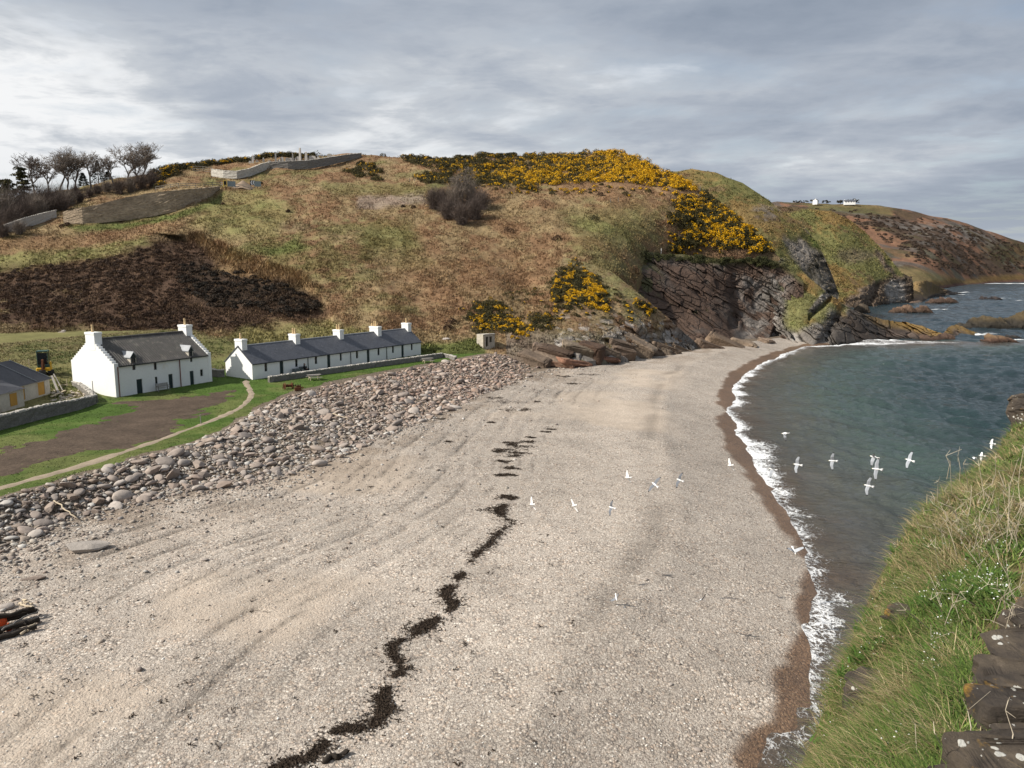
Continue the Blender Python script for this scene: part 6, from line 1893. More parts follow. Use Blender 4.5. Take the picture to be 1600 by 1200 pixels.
def driftlog(a, b, r, mat, label, name='driftwood_log', bend=.06, z=.0):
    a = np.array(a); b = np.array(b)
    n = 9
    path = [a + (b - a) * s + np.array([rg.normal(0, bend), rg.normal(0, bend), rg.normal(0, bend * .3)]) * (0 < s < 1) - a for s in np.linspace(0, 1, n)]
    mb = MB(); mb.tube(path, [r * (1 - .35 * s) * rg.uniform(.85, 1.15) for s in np.linspace(0, 1, n)], 8)
    for k in (3, 6):
        d = np.array([rg.normal(0, .3), rg.normal(0, .3), .15]); mb.tube([path[k], path[k] + d * r * 4], [r * .35, r * .15], 5)
    o = mb.obj(name, mat, None, True); o.location = tuple(a + np.array([0, 0, z]))
    return tag(o, label, 'driftwood')
P_ = lambda u, v, z=0: low(u, v)[0] + np.array([0, 0, z])
driftlog(P_(504, 1192, .1), P_(544, 1179, .1), .13, M_WOODD, 'black timber lying across the seaweed line at the bottom')
for i, (a, b, r, m_, lb) in enumerate((((-30, 985, .25), (60, 962, .25), .22, M_WOODD, 'thick black log forming the back of the driftwood pile'), ((-30, 1000, .2), (62, 974, .22), .19, M_WOODD, 'thick black log in the middle of the driftwood pile'), ((-25, 1008, .12), (58, 984, .15), .16, M_WOODD, 'black log along the front of the driftwood pile'), ((-20, 985, .55), (55, 965, .5), .15, M_WOODD, 'dark log lying on top of the driftwood pile'),
                                        ((32, 994, .1), (56, 980, .2), .06, M_WOODL, 'pale curved branch lying along the front of the driftwood'), ((5, 998, .45), (62, 968, .5), .05, surf('grey_branch', color=(.16, .15, .14)), 'thin grey branch laid over the dark driftwood'), ((30, 946, .1), (54, 954, .15), .06, M_WOODL, 'yellowish broken branch behind the driftwood pile'), ((36, 940, .1), (52, 948, .2), .05, M_WOODL, 'short yellow splinter of wood above the driftwood'))):
    driftlog(P_(*a), P_(*b), r, m_, lb)
driftlog(P_(85, 790, .35), P_(122, 816, .25), .06, M_WOODL, 'pale bare branch lying on the boulder bank at the left')
driftlog(P_(520, 651, .35), P_(545, 658, .25), .06, M_WOODL, 'pale branch lying on the middle of the boulder bank')
M_BUOY = surf('orange_buoy', color=(.55, .085, .02), rough=.5, var=.25, vs=4)
for u, v, r, lb in ((3, 978, .26, 'larger orange float at the left end of the driftwood'), (14, 985, .17, 'smaller orange float in front of the driftwood')):
    by = empty('fishing_float', tuple(P_(u, v, r * .9)), .3, lb, 'float')
    V, F = ico(3); me = mesh_np('body', V * r * np.array([1, 1, 1.1]), F, M_BUOY, None, True); mobj('body', me, by)
    MB().tube([(0, 0, r), (0, 0, r * 1.35)], r * .22, 8).obj('eyelet', M_BUOY, by)
# ------------------------------------------------------------------ vegetation
rg = np.random.default_rng(99)
def foliage(centers, radii, squash, n, bloom, rg, size=(.12, .30), dark=(.032, .030, .012), lite=(.095, .075, .024), yel=(.66, .37, .010), seed=0, yn=1.6):
    """cloud of small leaf-sized triangles in lumpy domes; blooms sit in patches on the outer, upper leaves"""
    m_ = len(centers)
    i = np.repeat(np.arange(m_), n)
    N = len(i)
    d = rg.normal(size=(N, 3)); d[:, 2] = np.abs(d[:, 2]) * 1.1 - .15
    d /= np.linalg.norm(d, axis=1)[:, None]
    lump = 1 + .30 * vnoise(d * 1.0 + centers[i] * .7, .55, seed)
    rr_ = rg.uniform(.55, 1.0, N) ** .5 * lump
    P = centers[i] + d * rr_[:, None] * radii[i][:, None] * np.array([1, 1, squash])
    s = rg.uniform(size[0], size[1], N)
    a = rg.normal(size=(N, 3)); a /= np.linalg.norm(a, axis=1)[:, None]
    nrm = d + .7 * rg.normal(size=(N, 3)); b = np.cross(nrm, a); b /= np.linalg.norm(b, axis=1)[:, None] + 1e-9
    a = np.cross(b, nrm); a /= np.linalg.norm(a, axis=1)[:, None] + 1e-9
    V = np.stack([P - a * s[:, None] * .5 - b * s[:, None] * .35, P + a * s[:, None] * .5 - b * s[:, None] * .35, P + b * s[:, None] * .75], 1)
    k = np.clip(rg.uniform(0, 1, N) * .7 + .6 * vnoise(P, 1.1, seed + 4), 0, 1)
    C = np.array(dark) + (np.array(lite) - np.array(dark)) * k[:, None]
    cl = vnoise(P, yn, seed + 7) * .7 + vnoise(P, yn * .45, seed + 8) * .55
    y = (cl + (bloom[i] - .5) * 2.0 + .35 * (d[:, 2] - .4) > .1) & (rr_ > .72) & (rg.uniform(0, 1, N) < .85)
    yc = np.array(yel) * rg.uniform(.55, 1.15, (N, 1))
    C = np.where(y[:, None], yc, C)
    return V.reshape(-1, 3), np.arange(N * 3).reshape(N, 3), np.repeat(C, 3, 0)

def thicket(name, polys, n, rad, label, layer_='hillside', bloomf=None, per=230, squash=.85, seed=0, size=(.12, .32), **kw):
    C_, R_, B_ = [], [], []
    for poly in polys:
        P = np.array(poly, float)
        lo, hi = P.min(0), P.max(0)
        cnt = 0
        area = 0.5 * abs(np.dot(P[:, 0], np.roll(P[:, 1], 1)) - np.dot(P[:, 1], np.roll(P[:, 0], 1)))
        want = int(n * area)
        u = rg.uniform(lo[0] - 4, hi[0] + 4, want * 6 + 20); v = rg.uniform(lo[1] - 3, hi[1] + 3, want * 6 + 20)
        nz = fbm(np.stack([u / 14, v / 9], -1), 1.0, 3, seed + 50)
        nz2 = fbm(np.stack([u / 6, v / 4], -1), 1.0, 2, seed + 80)
        ok = inpoly(u + 14 * nz + 5 * nz2, v + 8 * nz + 4 * nz2, [tuple(p) for p in poly]) & (nz + .5 * nz2 > -.30)
        u, v = u[ok][:want], v[ok][:want]
        q, _ = on(layer_, u, v)
        r = rg.uniform(rad[0], rad[1], len(u))
        q[:, 2] += r * .05
        C_.append(q); R_.append(r); B_.append(bloomf(u, v) if bloomf else np.full(len(u), .5))
    V, F, C = foliage(np.concatenate(C_), np.concatenate(R_), squash, per, np.concatenate(B_), rg, size, seed=seed, **kw)
    o = mobj(name, mesh_np(name, V, F, M_LEAF, C))
    return tag(o, label, kind='stuff')

# gorse ridge on the skyline: darker to the left, in full bloom to the right
def ridge_bloom(u, v): return np.clip(.30 + .0014 * (u - 760) + .10 * (v > 262) * (u < 880), .18, .76) + .10 * vnoise(np.stack([u, v], -1), 40, 3)
thicket('gorse_thicket', [[(705, 256), (760, 248), (806, 243), (850, 242), (900, 240), (940, 237), (972, 240), (1000, 252), (1040, 273), (1092, 292), (1080, 300), (1040, 296), (1000, 291), (960, 288), (900, 286), (850, 292), (835, 298), (800, 296), (760, 292), (735, 280)]], .075, (1.1, 1.9),
        'broad gorse thicket in yellow bloom along the top of the hill', bloomf=ridge_bloom, per=230, seed=1)
thicket('gorse_thicket', [[(628, 246), (655, 245), (700, 256), (740, 262), (752, 275), (700, 270), (655, 262)], [(652, 280), (690, 272), (740, 272), (770, 285), (740, 292), (690, 290), (660, 287)], [(540, 268), (570, 256), (590, 262), (612, 276), (570, 279)]], .07, (1.0, 1.7),
        'darker gorse patches on the slope left of the yellow ridge', bloomf=lambda u, v: np.full(len(u), .27), seed=2)
thicket('gorse_thicket', [[(1050, 335), (1085, 305), (1110, 300), (1140, 330), (1170, 355), (1205, 388), (1212, 400), (1180, 396), (1150, 388), (1130, 392), (1100, 385), (1060, 395), (1048, 385), (1075, 365), (1050, 352)], [(1048, 385), (1070, 392), (1072, 408), (1055, 400)]], .065, (.9, 1.6),
        'gorse in yellow bloom spreading down the nose of the hill above the cliff', bloomf=lambda u, v: .50 + .12 * vnoise(np.stack([u, v], -1), 30, 5), seed=3)
thicket('gorse_thicket', [[(865, 425), (890, 420), (925, 430), (945, 455), (950, 485), (930, 492), (905, 478), (875, 486), (858, 470)]], .06, (.7, 1.15), 'gorse patch in bloom on the lower slope above the rock ledges', 'lower_slope', bloomf=lambda u, v: .38 + .22 * (u > 912), per=230, seed=4, size=(.1, .24))
thicket('gorse_thicket', [[(738, 500), (760, 478), (785, 480), (800, 500), (818, 518), (830, 500), (852, 494), (862, 500), (850, 518), (815, 528), (790, 524), (745, 516)]], .055, (.7, 1.2), 'gorse bushes half in bloom behind the small stone hut', bloomf=lambda u, v: .36 + .12 * (v > 505), per=230, seed=5, size=(.1, .24))
thicket('gorse_thicket', [[(992, 468), (1012, 476), (1035, 496), (1012, 498), (1000, 490)]], .05, (.6, .9), 'small gorse patch on the edge beside the cliff', 'lower_slope', bloomf=lambda u, v: np.full(len(u), .45), per=200, seed=6, size=(.1, .22))
thicket('gorse_thicket', [[(240, 268), (262, 256), (330, 250), (370, 243), (430, 238), (470, 238), (505, 244), (505, 249), (430, 248), (340, 258), (290, 268), (262, 285), (262, 297), (245, 296)]], .075, (1.2, 2.0), 'dark gorse belt behind the cemetery on the skyline', bloomf=lambda u, v: .22 + .12 * (u < 300), seed=7)
thicket('gorse_thicket', [[(735, 262), (1000, 256), (1095, 292), (1215, 396), (1190, 402), (1045, 400), (1035, 310), (860, 306), (740, 300)]], .0075, (.5, 1.0), 'scattered low gorse round the edges of the yellow ridge', bloomf=lambda u, v: np.full(len(u), .5), per=130, seed=21)
thicket('gorse_thicket', [[(868, 405), (905, 408), (985, 470), (1000, 505), (950, 515), (870, 505)]], .010, (.4, .8), 'scattered low gorse over the slope above the rock ledges', 'lower_slope', bloomf=lambda u, v: np.full(len(u), .35), per=130, seed=22, size=(.1, .22))
thicket('gorse_thicket', [[(720, 500), (770, 470), (868, 430), (868, 520), (800, 535), (735, 525)]], .009, (.4, .8), 'scattered low gorse on the slope behind the stone hut', bloomf=lambda u, v: np.full(len(u), .3), per=130, seed=23, size=(.1, .22))
def dull(u, v): return np.full(len(u), -1.0)
thicket('scrub_patch', [[(715, 248), (750, 241), (810, 240), (808, 246), (760, 247), (722, 252)]], .08, (.8, 1.2), 'dark hedge of scrub along the bare field on the skyline', bloomf=dull, seed=8)
thicket('heather_scrub', [[(282, 418), (312, 412), (345, 424), (400, 432), (445, 446), (482, 464), (508, 486), (470, 498), (420, 490), (370, 484), (330, 478), (290, 462)]], .021, (.3, 1.1), 'black heathery scrub in the hollow behind the cottages', bloomf=dull, per=130, squash=.75, seed=9, dark=(.014, .012, .009), lite=(.060, .040, .026))
thicket('heather_scrub', [[(0, 425), (60, 415), (130, 410), (205, 402), (240, 387), (300, 374), (325, 390), (300, 420), (290, 470), (330, 500), (430, 503), (300, 512), (200, 512), (100, 500), (0, 500)]], .035, (.35, .75), 'rough brown heather clumps on the dark slope behind the houses', bloomf=dull, per=90, squash=.55, seed=10, dark=(.036, .022, .015), lite=(.105, .060, .036), size=(.1, .26))
thicket('ivy_scrub', [[(985, 392), (1030, 398), (1070, 400), (1130, 405), (1200, 404), (1225, 412), (1222, 424), (1190, 415), (1130, 414), (1060, 408), (1010, 408), (960, 420), (955, 408)]], .07, (.5, .95), 'dark green scrub hanging over the cliff edge', 'beach_cliff', bloomf=dull, per=150, seed=11, dark=(.024, .026, .010), lite=(.085, .085, .03), size=(.1, .24))

thicket('headland_scrub', [[(1262, 324), (1330, 332), (1400, 340), (1470, 345), (1540, 365), (1600, 388), (1600, 425), (1540, 432), (1480, 425), (1430, 415), (1390, 380), (1340, 350)]], .045, (1.2, 3.0), 'dark heather and scrub clumps over the far headland', 'far_headland', bloomf=dull, per=60, squash=.6, seed=12, dark=(.030, .022, .017), lite=(.085, .055, .036), size=(.5, 1.2))
# single bushes one can point at
def bush(u, v, r, label, group=None, layer_='hillside', bloom=-1.0, kw=None, name='gorse_bush', cat='bush', sq=.9):
    q = on(layer_, u, v)[0]
    V, F, C = foliage(np.zeros((1, 3)), np.array([r]), sq, int(170 + 130 * r), np.array([bloom]), rg, (.1, .28), seed=int(u), **(kw or {}))
    o = mobj(name, mesh_np(name, V, F, M_LEAF, C)); o.location = tuple(q[0])
    return tag(o, label, cat, group)
for (u, v, r, b, lb) in ((928, 343, 1.5, -.2, 'single dark green gorse bush alone on the open slope'), (862, 304, .9, -1, 'small dark bush just below the ridge gorse, left one'), (938, 307, .9, -1, 'small dark bush below the middle of the gorse ridge'), (977, 308, 1.1, .1, 'small olive bush below the right half of the gorse ridge'), (1013, 303, 1.1, .25, 'round gorse bush with few blooms at the ridge end'), (1055, 306, 1.3, .6, 'yellow gorse bush standing apart under the ridge end'), (1040, 300, 1.1, .55, 'small yellow gorse bush left of the one under the ridge end'),
                         (388, 272, 1.5, .1, 'dark gorse bush below the pale cemetery wall'), (407, 285, .9, -.3, 'small dark bush right of the chevron sign'), (598, 242, 1.2, -1, 'dark bush alone on the skyline right of the cemetery wall'), (640, 245, .9, -1, 'little dark bush on the skyline left of the gorse ridge'), (706, 508, 1.1, -1, 'dark low bush on the bracken left of the stone hut'), (700, 516, 1.1, -1, 'black low bush just left of the stone hut gorse'), (1058, 328, 1.4, -1, 'purple brown bush at the left edge of the nose gorse'),
                         (630, 323, .7, -1, 'small rusty bush on the bare terrace, left one'), (646, 324, .7, -1, 'small rusty bush on the bare terrace, right one'), (450, 331, .6, -1, 'tiny rusty tussock on the olive slope below the road'), (348, 315, .6, -1, 'rusty tussock just below the end of the retaining wall'), (97, 352, .7, -1, 'rusty tussock at the foot of the retaining wall'), (106, 351, .8, -1, 'second rusty tussock right at the retaining wall foot'), (870, 372, 1.2, -1, 'brown bramble clump on the ridge left of the cliff'), (795, 362, 1.5, -1, 'brown bracken clump below the bare thicket')):
    kw = dict(dark=(.03, .018, .012), lite=(.10, .055, .03)) if (b <= -1 and u not in (862, 598, 640)) else None
    bush(u, v, r, lb, None, bloom=b, kw=kw)

# leafless trees
M_BARK = surf('grey_bark', color=(.17, .147, .128), rough=.9, var=.3, vs=1.5)
M_TWIG = surf('twigs', color=(.20, .165, .135), rough=.95, var=.3, vs=1.0)
M_TWIGP = surf('purple_twigs', color=(.112, .086, .072), rough=.95, var=.3, vs=1.0)
def bare_tree(name, q, h, wd, seed, label, group, lean=0.0, mats=None, trunk=.30, levels=6, base_split=3):
    rr_ = random.Random(seed)
    root = empty(name, tuple(q), rr_.uniform(0, 6), label, 'tree', group)
    tb, cb = MB(), MB()
    def grow(p, d, ln, r, lv):
        n = 3; path = [p]; dd = d.copy()
        for i in range(n):
            dd = (dd + Vector((rr_.gauss(0, .16), rr_.gauss(0, .16), rr_.gauss(.03, .08)))).normalized()
            path.append(path[-1] + dd * (ln / n))
        (tb if lv < 3 else cb).tube(path, [max(.026, r * (1 - .35 * i / n)) for i in range(n + 1)], 6 if lv < 2 else 3, False)
        if lv >= levels or ln < .25: return
        k = (base_split if lv == 0 else rr_.choice((2, 3, 3)))
        for j in range(k):
            az = 2 * math.pi * (j + rr_.uniform(-.25, .25)) / k
            side = Vector((math.cos(az), math.sin(az), 0))
            nd = (dd * rr_.uniform(.55, .95) + side * wd * rr_.uniform(.45, .9) + Vector((lean, 0, .12 if lv < 3 else .02))).normalized()
            s = path[-1] if rr_.random() < .65 else path[-2]
            grow(s, nd, ln * rr_.uniform(.62, .85), r * .62, lv + 1)
        if lv >= 1:
            for _ in range(3):
                nd = (dd * .4 + Vector((rr_.gauss(0, .7), rr_.gauss(0, .7), rr_.uniform(-.1, .7)))).normalized()
                grow(path[rr_.randint(1, n)], nd, ln * .45, r * .35, max(lv + 2, 3))
    grow(Vector((0, 0, -.3)), Vector((lean, 0, 1)).normalized(), h * .26, trunk, 0)
    tb.obj('trunk', M_BARK, root); cb.obj('crown', mats or M_TWIG, root)
    return root
def hq(u, v, t=None):
    if t: return pt(u, v, np.array(float(t)))
    return on('hillside', u, v)[0][0]
BT = 'leafless trees on the left skyline'
bare_tree('bare_tree', hq(93, 297), 17.0, .95, 1, 'broad leafless tree, the widest crown on the left skyline', BT, .05, levels=6)
bare_tree('bare_tree', hq(118, 294), 14.0, .8, 2, 'slim leafless tree just right of the widest bare crown', BT, .0)
bare_tree('bare_tree', hq(142, 293), 15.0, .85, 3, 'leafless tree with open flat crown standing alone against the sky', BT, .12)
bare_tree('bare_tree', hq(200, 285), 16.0, 1.0, 4, 'spreading leafless tree behind the middle of the retaining wall', BT, -.05, levels=6)
bare_tree('bare_tree', hq(225, 284), 14.5, 1.0, 5, 'low spreading leafless tree next to the hilltop gorse', BT, .05)
bare_tree('bare_tree', hq(178, 288), 12.0, .9, 6, 'small leafless tree left of the spreading one behind the wall', BT, -.1)
bare_tree('bare_tree', hq(76, 300), 15.0, .95, 8, 'leafless tree left of the widest bare crown, half behind scrub', BT, -.05)
bare_tree('bare_tree', hq(106, 296), 15.5, .95, 9, 'leafless tree between the widest bare crown and the slim one', BT, .03)
bare_tree('bare_tree', hq(214, 285), 13.5, 1.0, 10, 'leafless tree between the two spreading trees behind the wall', BT, .0)
bare_tree('bare_tree', hq(55, 306), 12.0, .8, 7, 'small purplish leafless tree left of the widest bare crown', BT, 0, M_TWIGP)
# twiggy thickets of leafless shrubs
def twig_shrub(name, q, h, w_, seed, label, group, mat, n=420, parent_extra=None):
    r_ = np.random.default_rng(seed)
    az = r_.uniform(0, 2 * math.pi, n); el = np.clip(r_.normal(.95, .35, n), .1, 1.55)
    b = np.stack([r_.normal(0, w_ * .16, n), r_.normal(0, w_ * .16, n), np.full(n, -.1)], -1)
    L = h * r_.uniform(.55, 1.05, n)
    d = np.stack([np.cos(az) * np.cos(el) * w_ / h * 1.2, np.sin(az) * np.cos(el) * w_ / h * 1.2, np.sin(el)], -1)
    V, F = [], []
    o = 0
    for i in range(n):
        p = b[i]; dd = d[i]; wd = .035
        e1 = p + dd * L[i] * .55
        pts_ = [(p, e1, wd)]
        for k in range(5):
            q1 = p + dd * L[i] * r_.uniform(.35, .8)
            pts_.append((q1, q1 + (dd * .7 + r_.normal(0, .38, 3)) * L[i] * .42, wd * .7))
        for a, c, ww in pts_:
            s = np.cross(c - a, r_.normal(size=3)); s = s / (np.linalg.norm(s) + 1e-9) * ww
            V += [a - s, a + s, c]; F.append((o, o + 1, o + 2)); o += 3
    root = empty(name, tuple(q), 0, label, 'shrub', group)
    mobj('crown', mesh_np('crown', np.array(V), np.array(F), mat), root)
    tb = MB()
    for k in range(5):
        a = k * 1.25
        tb.tube([(0, 0, -.4), (.3 * w_ * .3 * math.cos(a), .3 * w_ * .3 * math.sin(a), h * .3), (w_ * .3 * math.cos(a), w_ * .3 * math.sin(a), h * .6)], [.09, .07, .03], 5)
    tb.obj('trunk', M_BARK, root)
    return root
TG = 'leafless shrubs of the dark thicket on the slope'
for i, (u, v, h, w_, lb) in enumerate(((678, 325, 6.5, 3.6, 'purplish leafless shrub at the left end of the slope thicket'), (700, 340, 6.5, 3.4, 'purplish leafless shrub in the lower left of the slope thicket'), (722, 350, 6.5, 3.2, 'leafless shrub at the very bottom of the slope thicket'), (742, 342, 6.5, 3.4, 'dark leafless shrub in the lower right of the slope thicket'), (752, 325, 6.0, 3.2, 'dark leafless shrub at the right end of the slope thicket'), (712, 320, 7.5, 3.4, 'leafless shrub in the middle of the slope thicket'), (690, 316, 5.0, 3, 'leafless shrub at the back left of the slope thicket'), (735, 316, 6.5, 3.2, 'leafless shrub at the back right of the slope thicket'))):
    twig_shrub('bare_shrub', hq(u, v), h, w_, 100 + i, lb, TG, M_TWIGP if i not in (5, 7) else M_TWIG)
bare_tree('bare_tree', hq(722, 315), 12.0, .8, 31, 'taller leafless tree rising out of the slope thicket', None, 0)
SG = 'leafless shrubs by the road on the left'
rgs = np.random.default_rng(4)
SH = [(8, 340, 6.5), (22, 334, 6.5), (38, 330, 6), (52, 332, 5.5), (66, 326, 6), (80, 324, 5.5), (95, 318, 5), (18, 352, 5), (40, 343, 4.5), (60, 338, 4.5), (78, 332, 4), (98, 330, 4), (-12, 345, 7), (-30, 350, 7), (-8, 362, 5), (112, 316, 3.5), (125, 314, 3), (186, 300, 4), (205, 296, 4.5), (222, 293, 4.5), (238, 290, 4.5), (168, 300, 3), (140, 307, 2.4), (152, 304, 2.4), (104, 322, 4), (118, 306, 3), (6, 372, 3.2), (30, 366, 3.0)]
SL1 = 'brown leafless shrub in the thicket between road wall and bare trees'
SL2 = 'brown leafless shrub behind the middle of the tall retaining wall'
for i, (u, v, h) in enumerate(SH):
    far = 160 < u
    lb = SL2 if far else SL1
    twig_shrub('bare_shrub', hq(u, v), h * 1.25, h * .62, 200 + i, lb, 'leafless shrubs behind the retaining wall' if far else SG, M_TWIGP if i % 3 else M_TWIG, 300)
M_CONI = surf('conifer_needles', attr=True, rough=.85, var=.3, vs=2)
def conifer(q, h, w_, label, colr, seed, loose=1.0, group=None):
    r_ = np.random.default_rng(seed)
    root = empty('conifer', tuple(q), 0, label, 'tree', group)
    MB().tube([(0, 0, -.3), (0, 0, h * .97)], [h * .025, .03], 6).obj('trunk', M_BARK, root)
    n = int(1500 * loose)
    z = r_.uniform(.12, 1, n) ** .8; rr_ = w_ * (1 - z) ** .8 * r_.uniform(.3, 1.1, n) ** .6 * (1 + .35 * np.sin(z * 40 + 3 * r_.uniform(0, 1, n))); a = r_.uniform(0, 6.28, n)
    P = np.stack([np.cos(a) * rr_, np.sin(a) * rr_, z * h - .12 * rr_], -1)
    d = np.stack([np.cos(a), np.sin(a), -.3 + r_.normal(0, .25, n)], -1) * r_.uniform(.25, .6, n)[:, None]
    s = np.cross(d, r_.normal(size=(n, 3))); s /= np.linalg.norm(s, axis=1)[:, None]
    V = np.stack([P - s * .09, P + s * .09, P + d], 1).reshape(-1, 3)
    C = np.repeat(np.array(colr) * r_.uniform(.5, 1.4, (n, 1)), 3, 0)
    mobj('crown', mesh_np('crown', V, np.arange(3 * n).reshape(-1, 3), M_CONI, C), root)
conifer(hq(155, 296, 236), 8.5, 2.2, 'dark conifer behind the open crowned bare tree', (.022, .03, .02), 1)
conifer(hq(131, 296, 238), 5.0, 1.8, 'small dark conifer between two bare trees', (.022, .03, .02), 2)
conifer(hq(170, 294, 238), 5.0, 2.0, 'low dark conifer just left of the spreading bare trees', (.022, .03, .02), 3)
def evergreen(q, h, w_, label, seed):
    r_ = np.random.default_rng(seed)
    root = empty('evergreen_tree', tuple(q), 0, label, 'tree')
    MB().tube([(0, 0, -.3), (.2, 0, h * .4), (.1, .1, h * .8)], [.25, .2, .08], 6).obj('trunk', M_BARK, root)
    cs = np.stack([r_.normal(0, w_ * .5, 60), r_.normal(0, w_ * .4, 60), r_.uniform(.12, 1.0, 60) * h], -1)
    cs[:, :2] *= (1.25 - cs[:, 2:] / h * .7)
    V, F, C = foliage(cs, r_.uniform(.5, 1.2, 60), .5, 110, np.full(60, -1.0), r_, (.15, .4), dark=(.022, .024, .010), lite=(.10, .085, .022), seed=seed)
    mobj('crown', mesh_np('crown', V, F, M_LEAF, C), root)
evergreen(hq(38, 318), 9.0, 2.4, 'ragged olive green evergreen tree near the left edge', 1)
evergreen(hq(10, 322), 6.5, 2.2, 'lower dark evergreen tree cut by the left edge', 2)
# trees beside the far white houses
for i, (u, v, h, w_, lb) in enumerate(((1331, 317.3, 7.5, 5, 'dark tree clump behind the long white far house, left half'), (1336, 317.3, 6, 4.5, 'dark tree clump at the right end of the long far house'), (1313, 317.8, 5.5, 4, 'dark round tree between the two far houses'), (1292, 317.5, 5.5, 6, 'low tree clump right of the small white far cottage'), (1271, 317, 6, 3.5, 'rounded tree left of the small white far cottage'), (1250, 316.5, 4, 9, 'dark hedge of far trees at the left of the headland top'))):
    q = pt(u, v, np.array(1020.0)) - np.array([0, 0, .8])
    root = empty('far_tree', tuple(q), 0, lb, 'tree')
    r_ = np.random.default_rng(i); n_ = 14
    cs = np.stack([r_.uniform(-w_, w_, n_), r_.uniform(-2, 2, n_), r_.uniform(.2, .75, n_) * h], -1)
    V, F, C = foliage(cs, r_.uniform(.9, 1.9, n_), .8, 60, np.full(n_, -1.0), r_, (.4, .9), dark=(.03, .03, .022), lite=(.075, .07, .05), seed=i)
    mobj('crown', mesh_np('crown', V, F, M_LEAF, C), root); MB().tube([(0, 0, -1), (0, 0, h * .5)], .25, 5).obj('trunk', M_BARK, root)

# dry grass and bracken tufts over the slopes
def tufts(name, layer_, n, um, vm, hgt, label, rg, tint=1.0, wd=.055, skip=None):
    L = LAYERS[layer_]
    u = rg.uniform(um[0], um[1], n); v = rg.uniform(vm[0], vm[1], n)
    vt = np.interp(u, L['us'], L['vt']); vb = np.interp(u, L['us'], L['vb'])
    ok = (v > vt) & (v < vb - 1)
    ok &= fbm(np.stack([u / 22, v / 12], -1), 1.0, 3, 7) + rg.uniform(-.5, .7, n) > 0
    if skip is not None: ok &= ~skip(u, v)
    q, c = on(layer_, u[ok], v[ok])
    m_ = len(q)
    nb = 4
    P = np.repeat(q, nb, 0) + rg.normal(0, .16, (m_ * nb, 3)) * np.array([1, 1, .05])
    a = rg.uniform(0, 6.28, m_ * nb)
    h = rg.uniform(hgt[0], hgt[1], m_ * nb)
    lean = np.stack([np.cos(a), np.sin(a), np.zeros(m_ * nb)], -1) * (h * rg.uniform(.2, .9, m_ * nb))[:, None]
    s = np.stack([-np.sin(a), np.cos(a), np.zeros(m_ * nb)], -1) * (wd * rg.uniform(.7, 1.8, m_ * nb))[:, None]
    V = np.stack([P - s, P + s, P + lean + np.array([0, 0, 1]) * h[:, None]], 1).reshape(-1, 3)
    V[:, 2] -= .03
    k = rg.uniform(0, 1, (m_, 1))
    cc_ = c * (.55 + .95 * k) + (k > .8) * np.array([.05, .035, .015])
    C = np.repeat(np.repeat(cc_ * tint, nb, 0), 3, 0)
    o = mobj(name, mesh_np(name, V, np.arange(len(V)).reshape(-1, 3), M_TUFT, np.clip(C, .005, 1)))
    return tag(o, label, kind='stuff')
tufts('hill_grass', 'hillside', 190000, (-30, 1240), (238, 560), (.20, .50), 'dry grass and bracken tufts on the hillside', np.random.default_rng(1))
tufts('slope_grass', 'lower_slope', 9000, (868, 1097), (402, 545), (.15, .40), 'dry grass tufts on the lower slope beside the cliff', np.random.default_rng(2), wd=.045)
tufts('spur_grass', 'rocky_spur', 7000, (1200, 1330), (400, 520), (.2, .45), 'rough grass on the rocky spur', np.random.default_rng(3), skip=lambda u, v: rg.uniform(0, 1, len(u)) < .2)
tufts('headland_grass', 'near_headland', 16000, (1030, 1312), (265, 480), (.3, .6), 'rough grass on the near headland', np.random.default_rng(4), wd=.09)
tufts('headland_grass', 'middle_headland', 16000, (1195, 1427), (322, 480), (.4, .8), 'rough grass on the middle headland', np.random.default_rng(5), wd=.14)
# taller straw along the bank over the dark hollow
tufts('tall_straw', 'hillside', 9000, (295, 505), (366, 452), (.5, 1.2), 'tall pale straw along the bank over the dark hollow', np.random.default_rng(6), 1.25, .07, skip=lambda u, v: np.abs(seg_dist(np.stack([u, v], -1), np.array([(295, 375), (340, 390), (400, 416), (460, 440), (505, 470)]))) > 15)
# straw on the ground behind the houses
# ------------------------------------------------------------------ near grassy bank, rock outcrop
G_TOP = [(1140, 1330), (1200, 1262), (1252, 1206), (1266, 1188), (1280, 1150), (1292, 1128), (1302, 1110), (1306, 1092), (1300, 1070), (1290, 1052), (1286, 1034), (1300, 1006), (1318, 978), (1332, 952), (1346, 930), (1362, 902), (1376, 868), (1392, 824), (1420, 793), (1445, 774), (1480, 748), (1510, 731), (1540, 712), (1570, 690), (1590, 668), (1600, 652), (1640, 600), (1720, 540), (1800, 500)]
# the bank is laid out over the ground plan (x, y): height from surveyed points
GC = []
for u, v, t in [(1225, 1330, 5.2), (1325, 1206, 6.6), (1338, 1150, 7.2), (1346, 1100, 7.6), (1338, 1042, 8.4), (1370, 978, 9.2), (1390, 930, 9.8), (1408, 868, 10.8), (1424, 824, 11.6), (1474, 776, 12.8), (1530, 733, 14.8), (1582, 692, 17.2), (1600, 652, 19.5), (1720, 540, 26.0),
                (1300, 1250, 5.0), (1350, 1150, 5.9), (1400, 1050, 6.8), (1450, 950, 7.8), (1500, 860, 9.2), (1550, 780, 11.2), (1600, 720, 13.5), (1700, 640, 16.0),
                (1400, 1250, 4.5), (1450, 1150, 5.2), (1500, 1050, 6.0), (1560, 950, 7.0), (1620, 860, 8.4), (1700, 760, 10.4), (1500, 1250, 4.2), (1600, 1100, 5.2), (1700, 1000, 6.0), (1800, 900, 7.0), (1600, 1250, 4.0), (1800, 1150, 4.6), (1500, 1500, 3.0), (1800, 1500, 3.0)]:
    GC.append(pt(u, v, np.array(float(t))))
GC = np.array(GC)
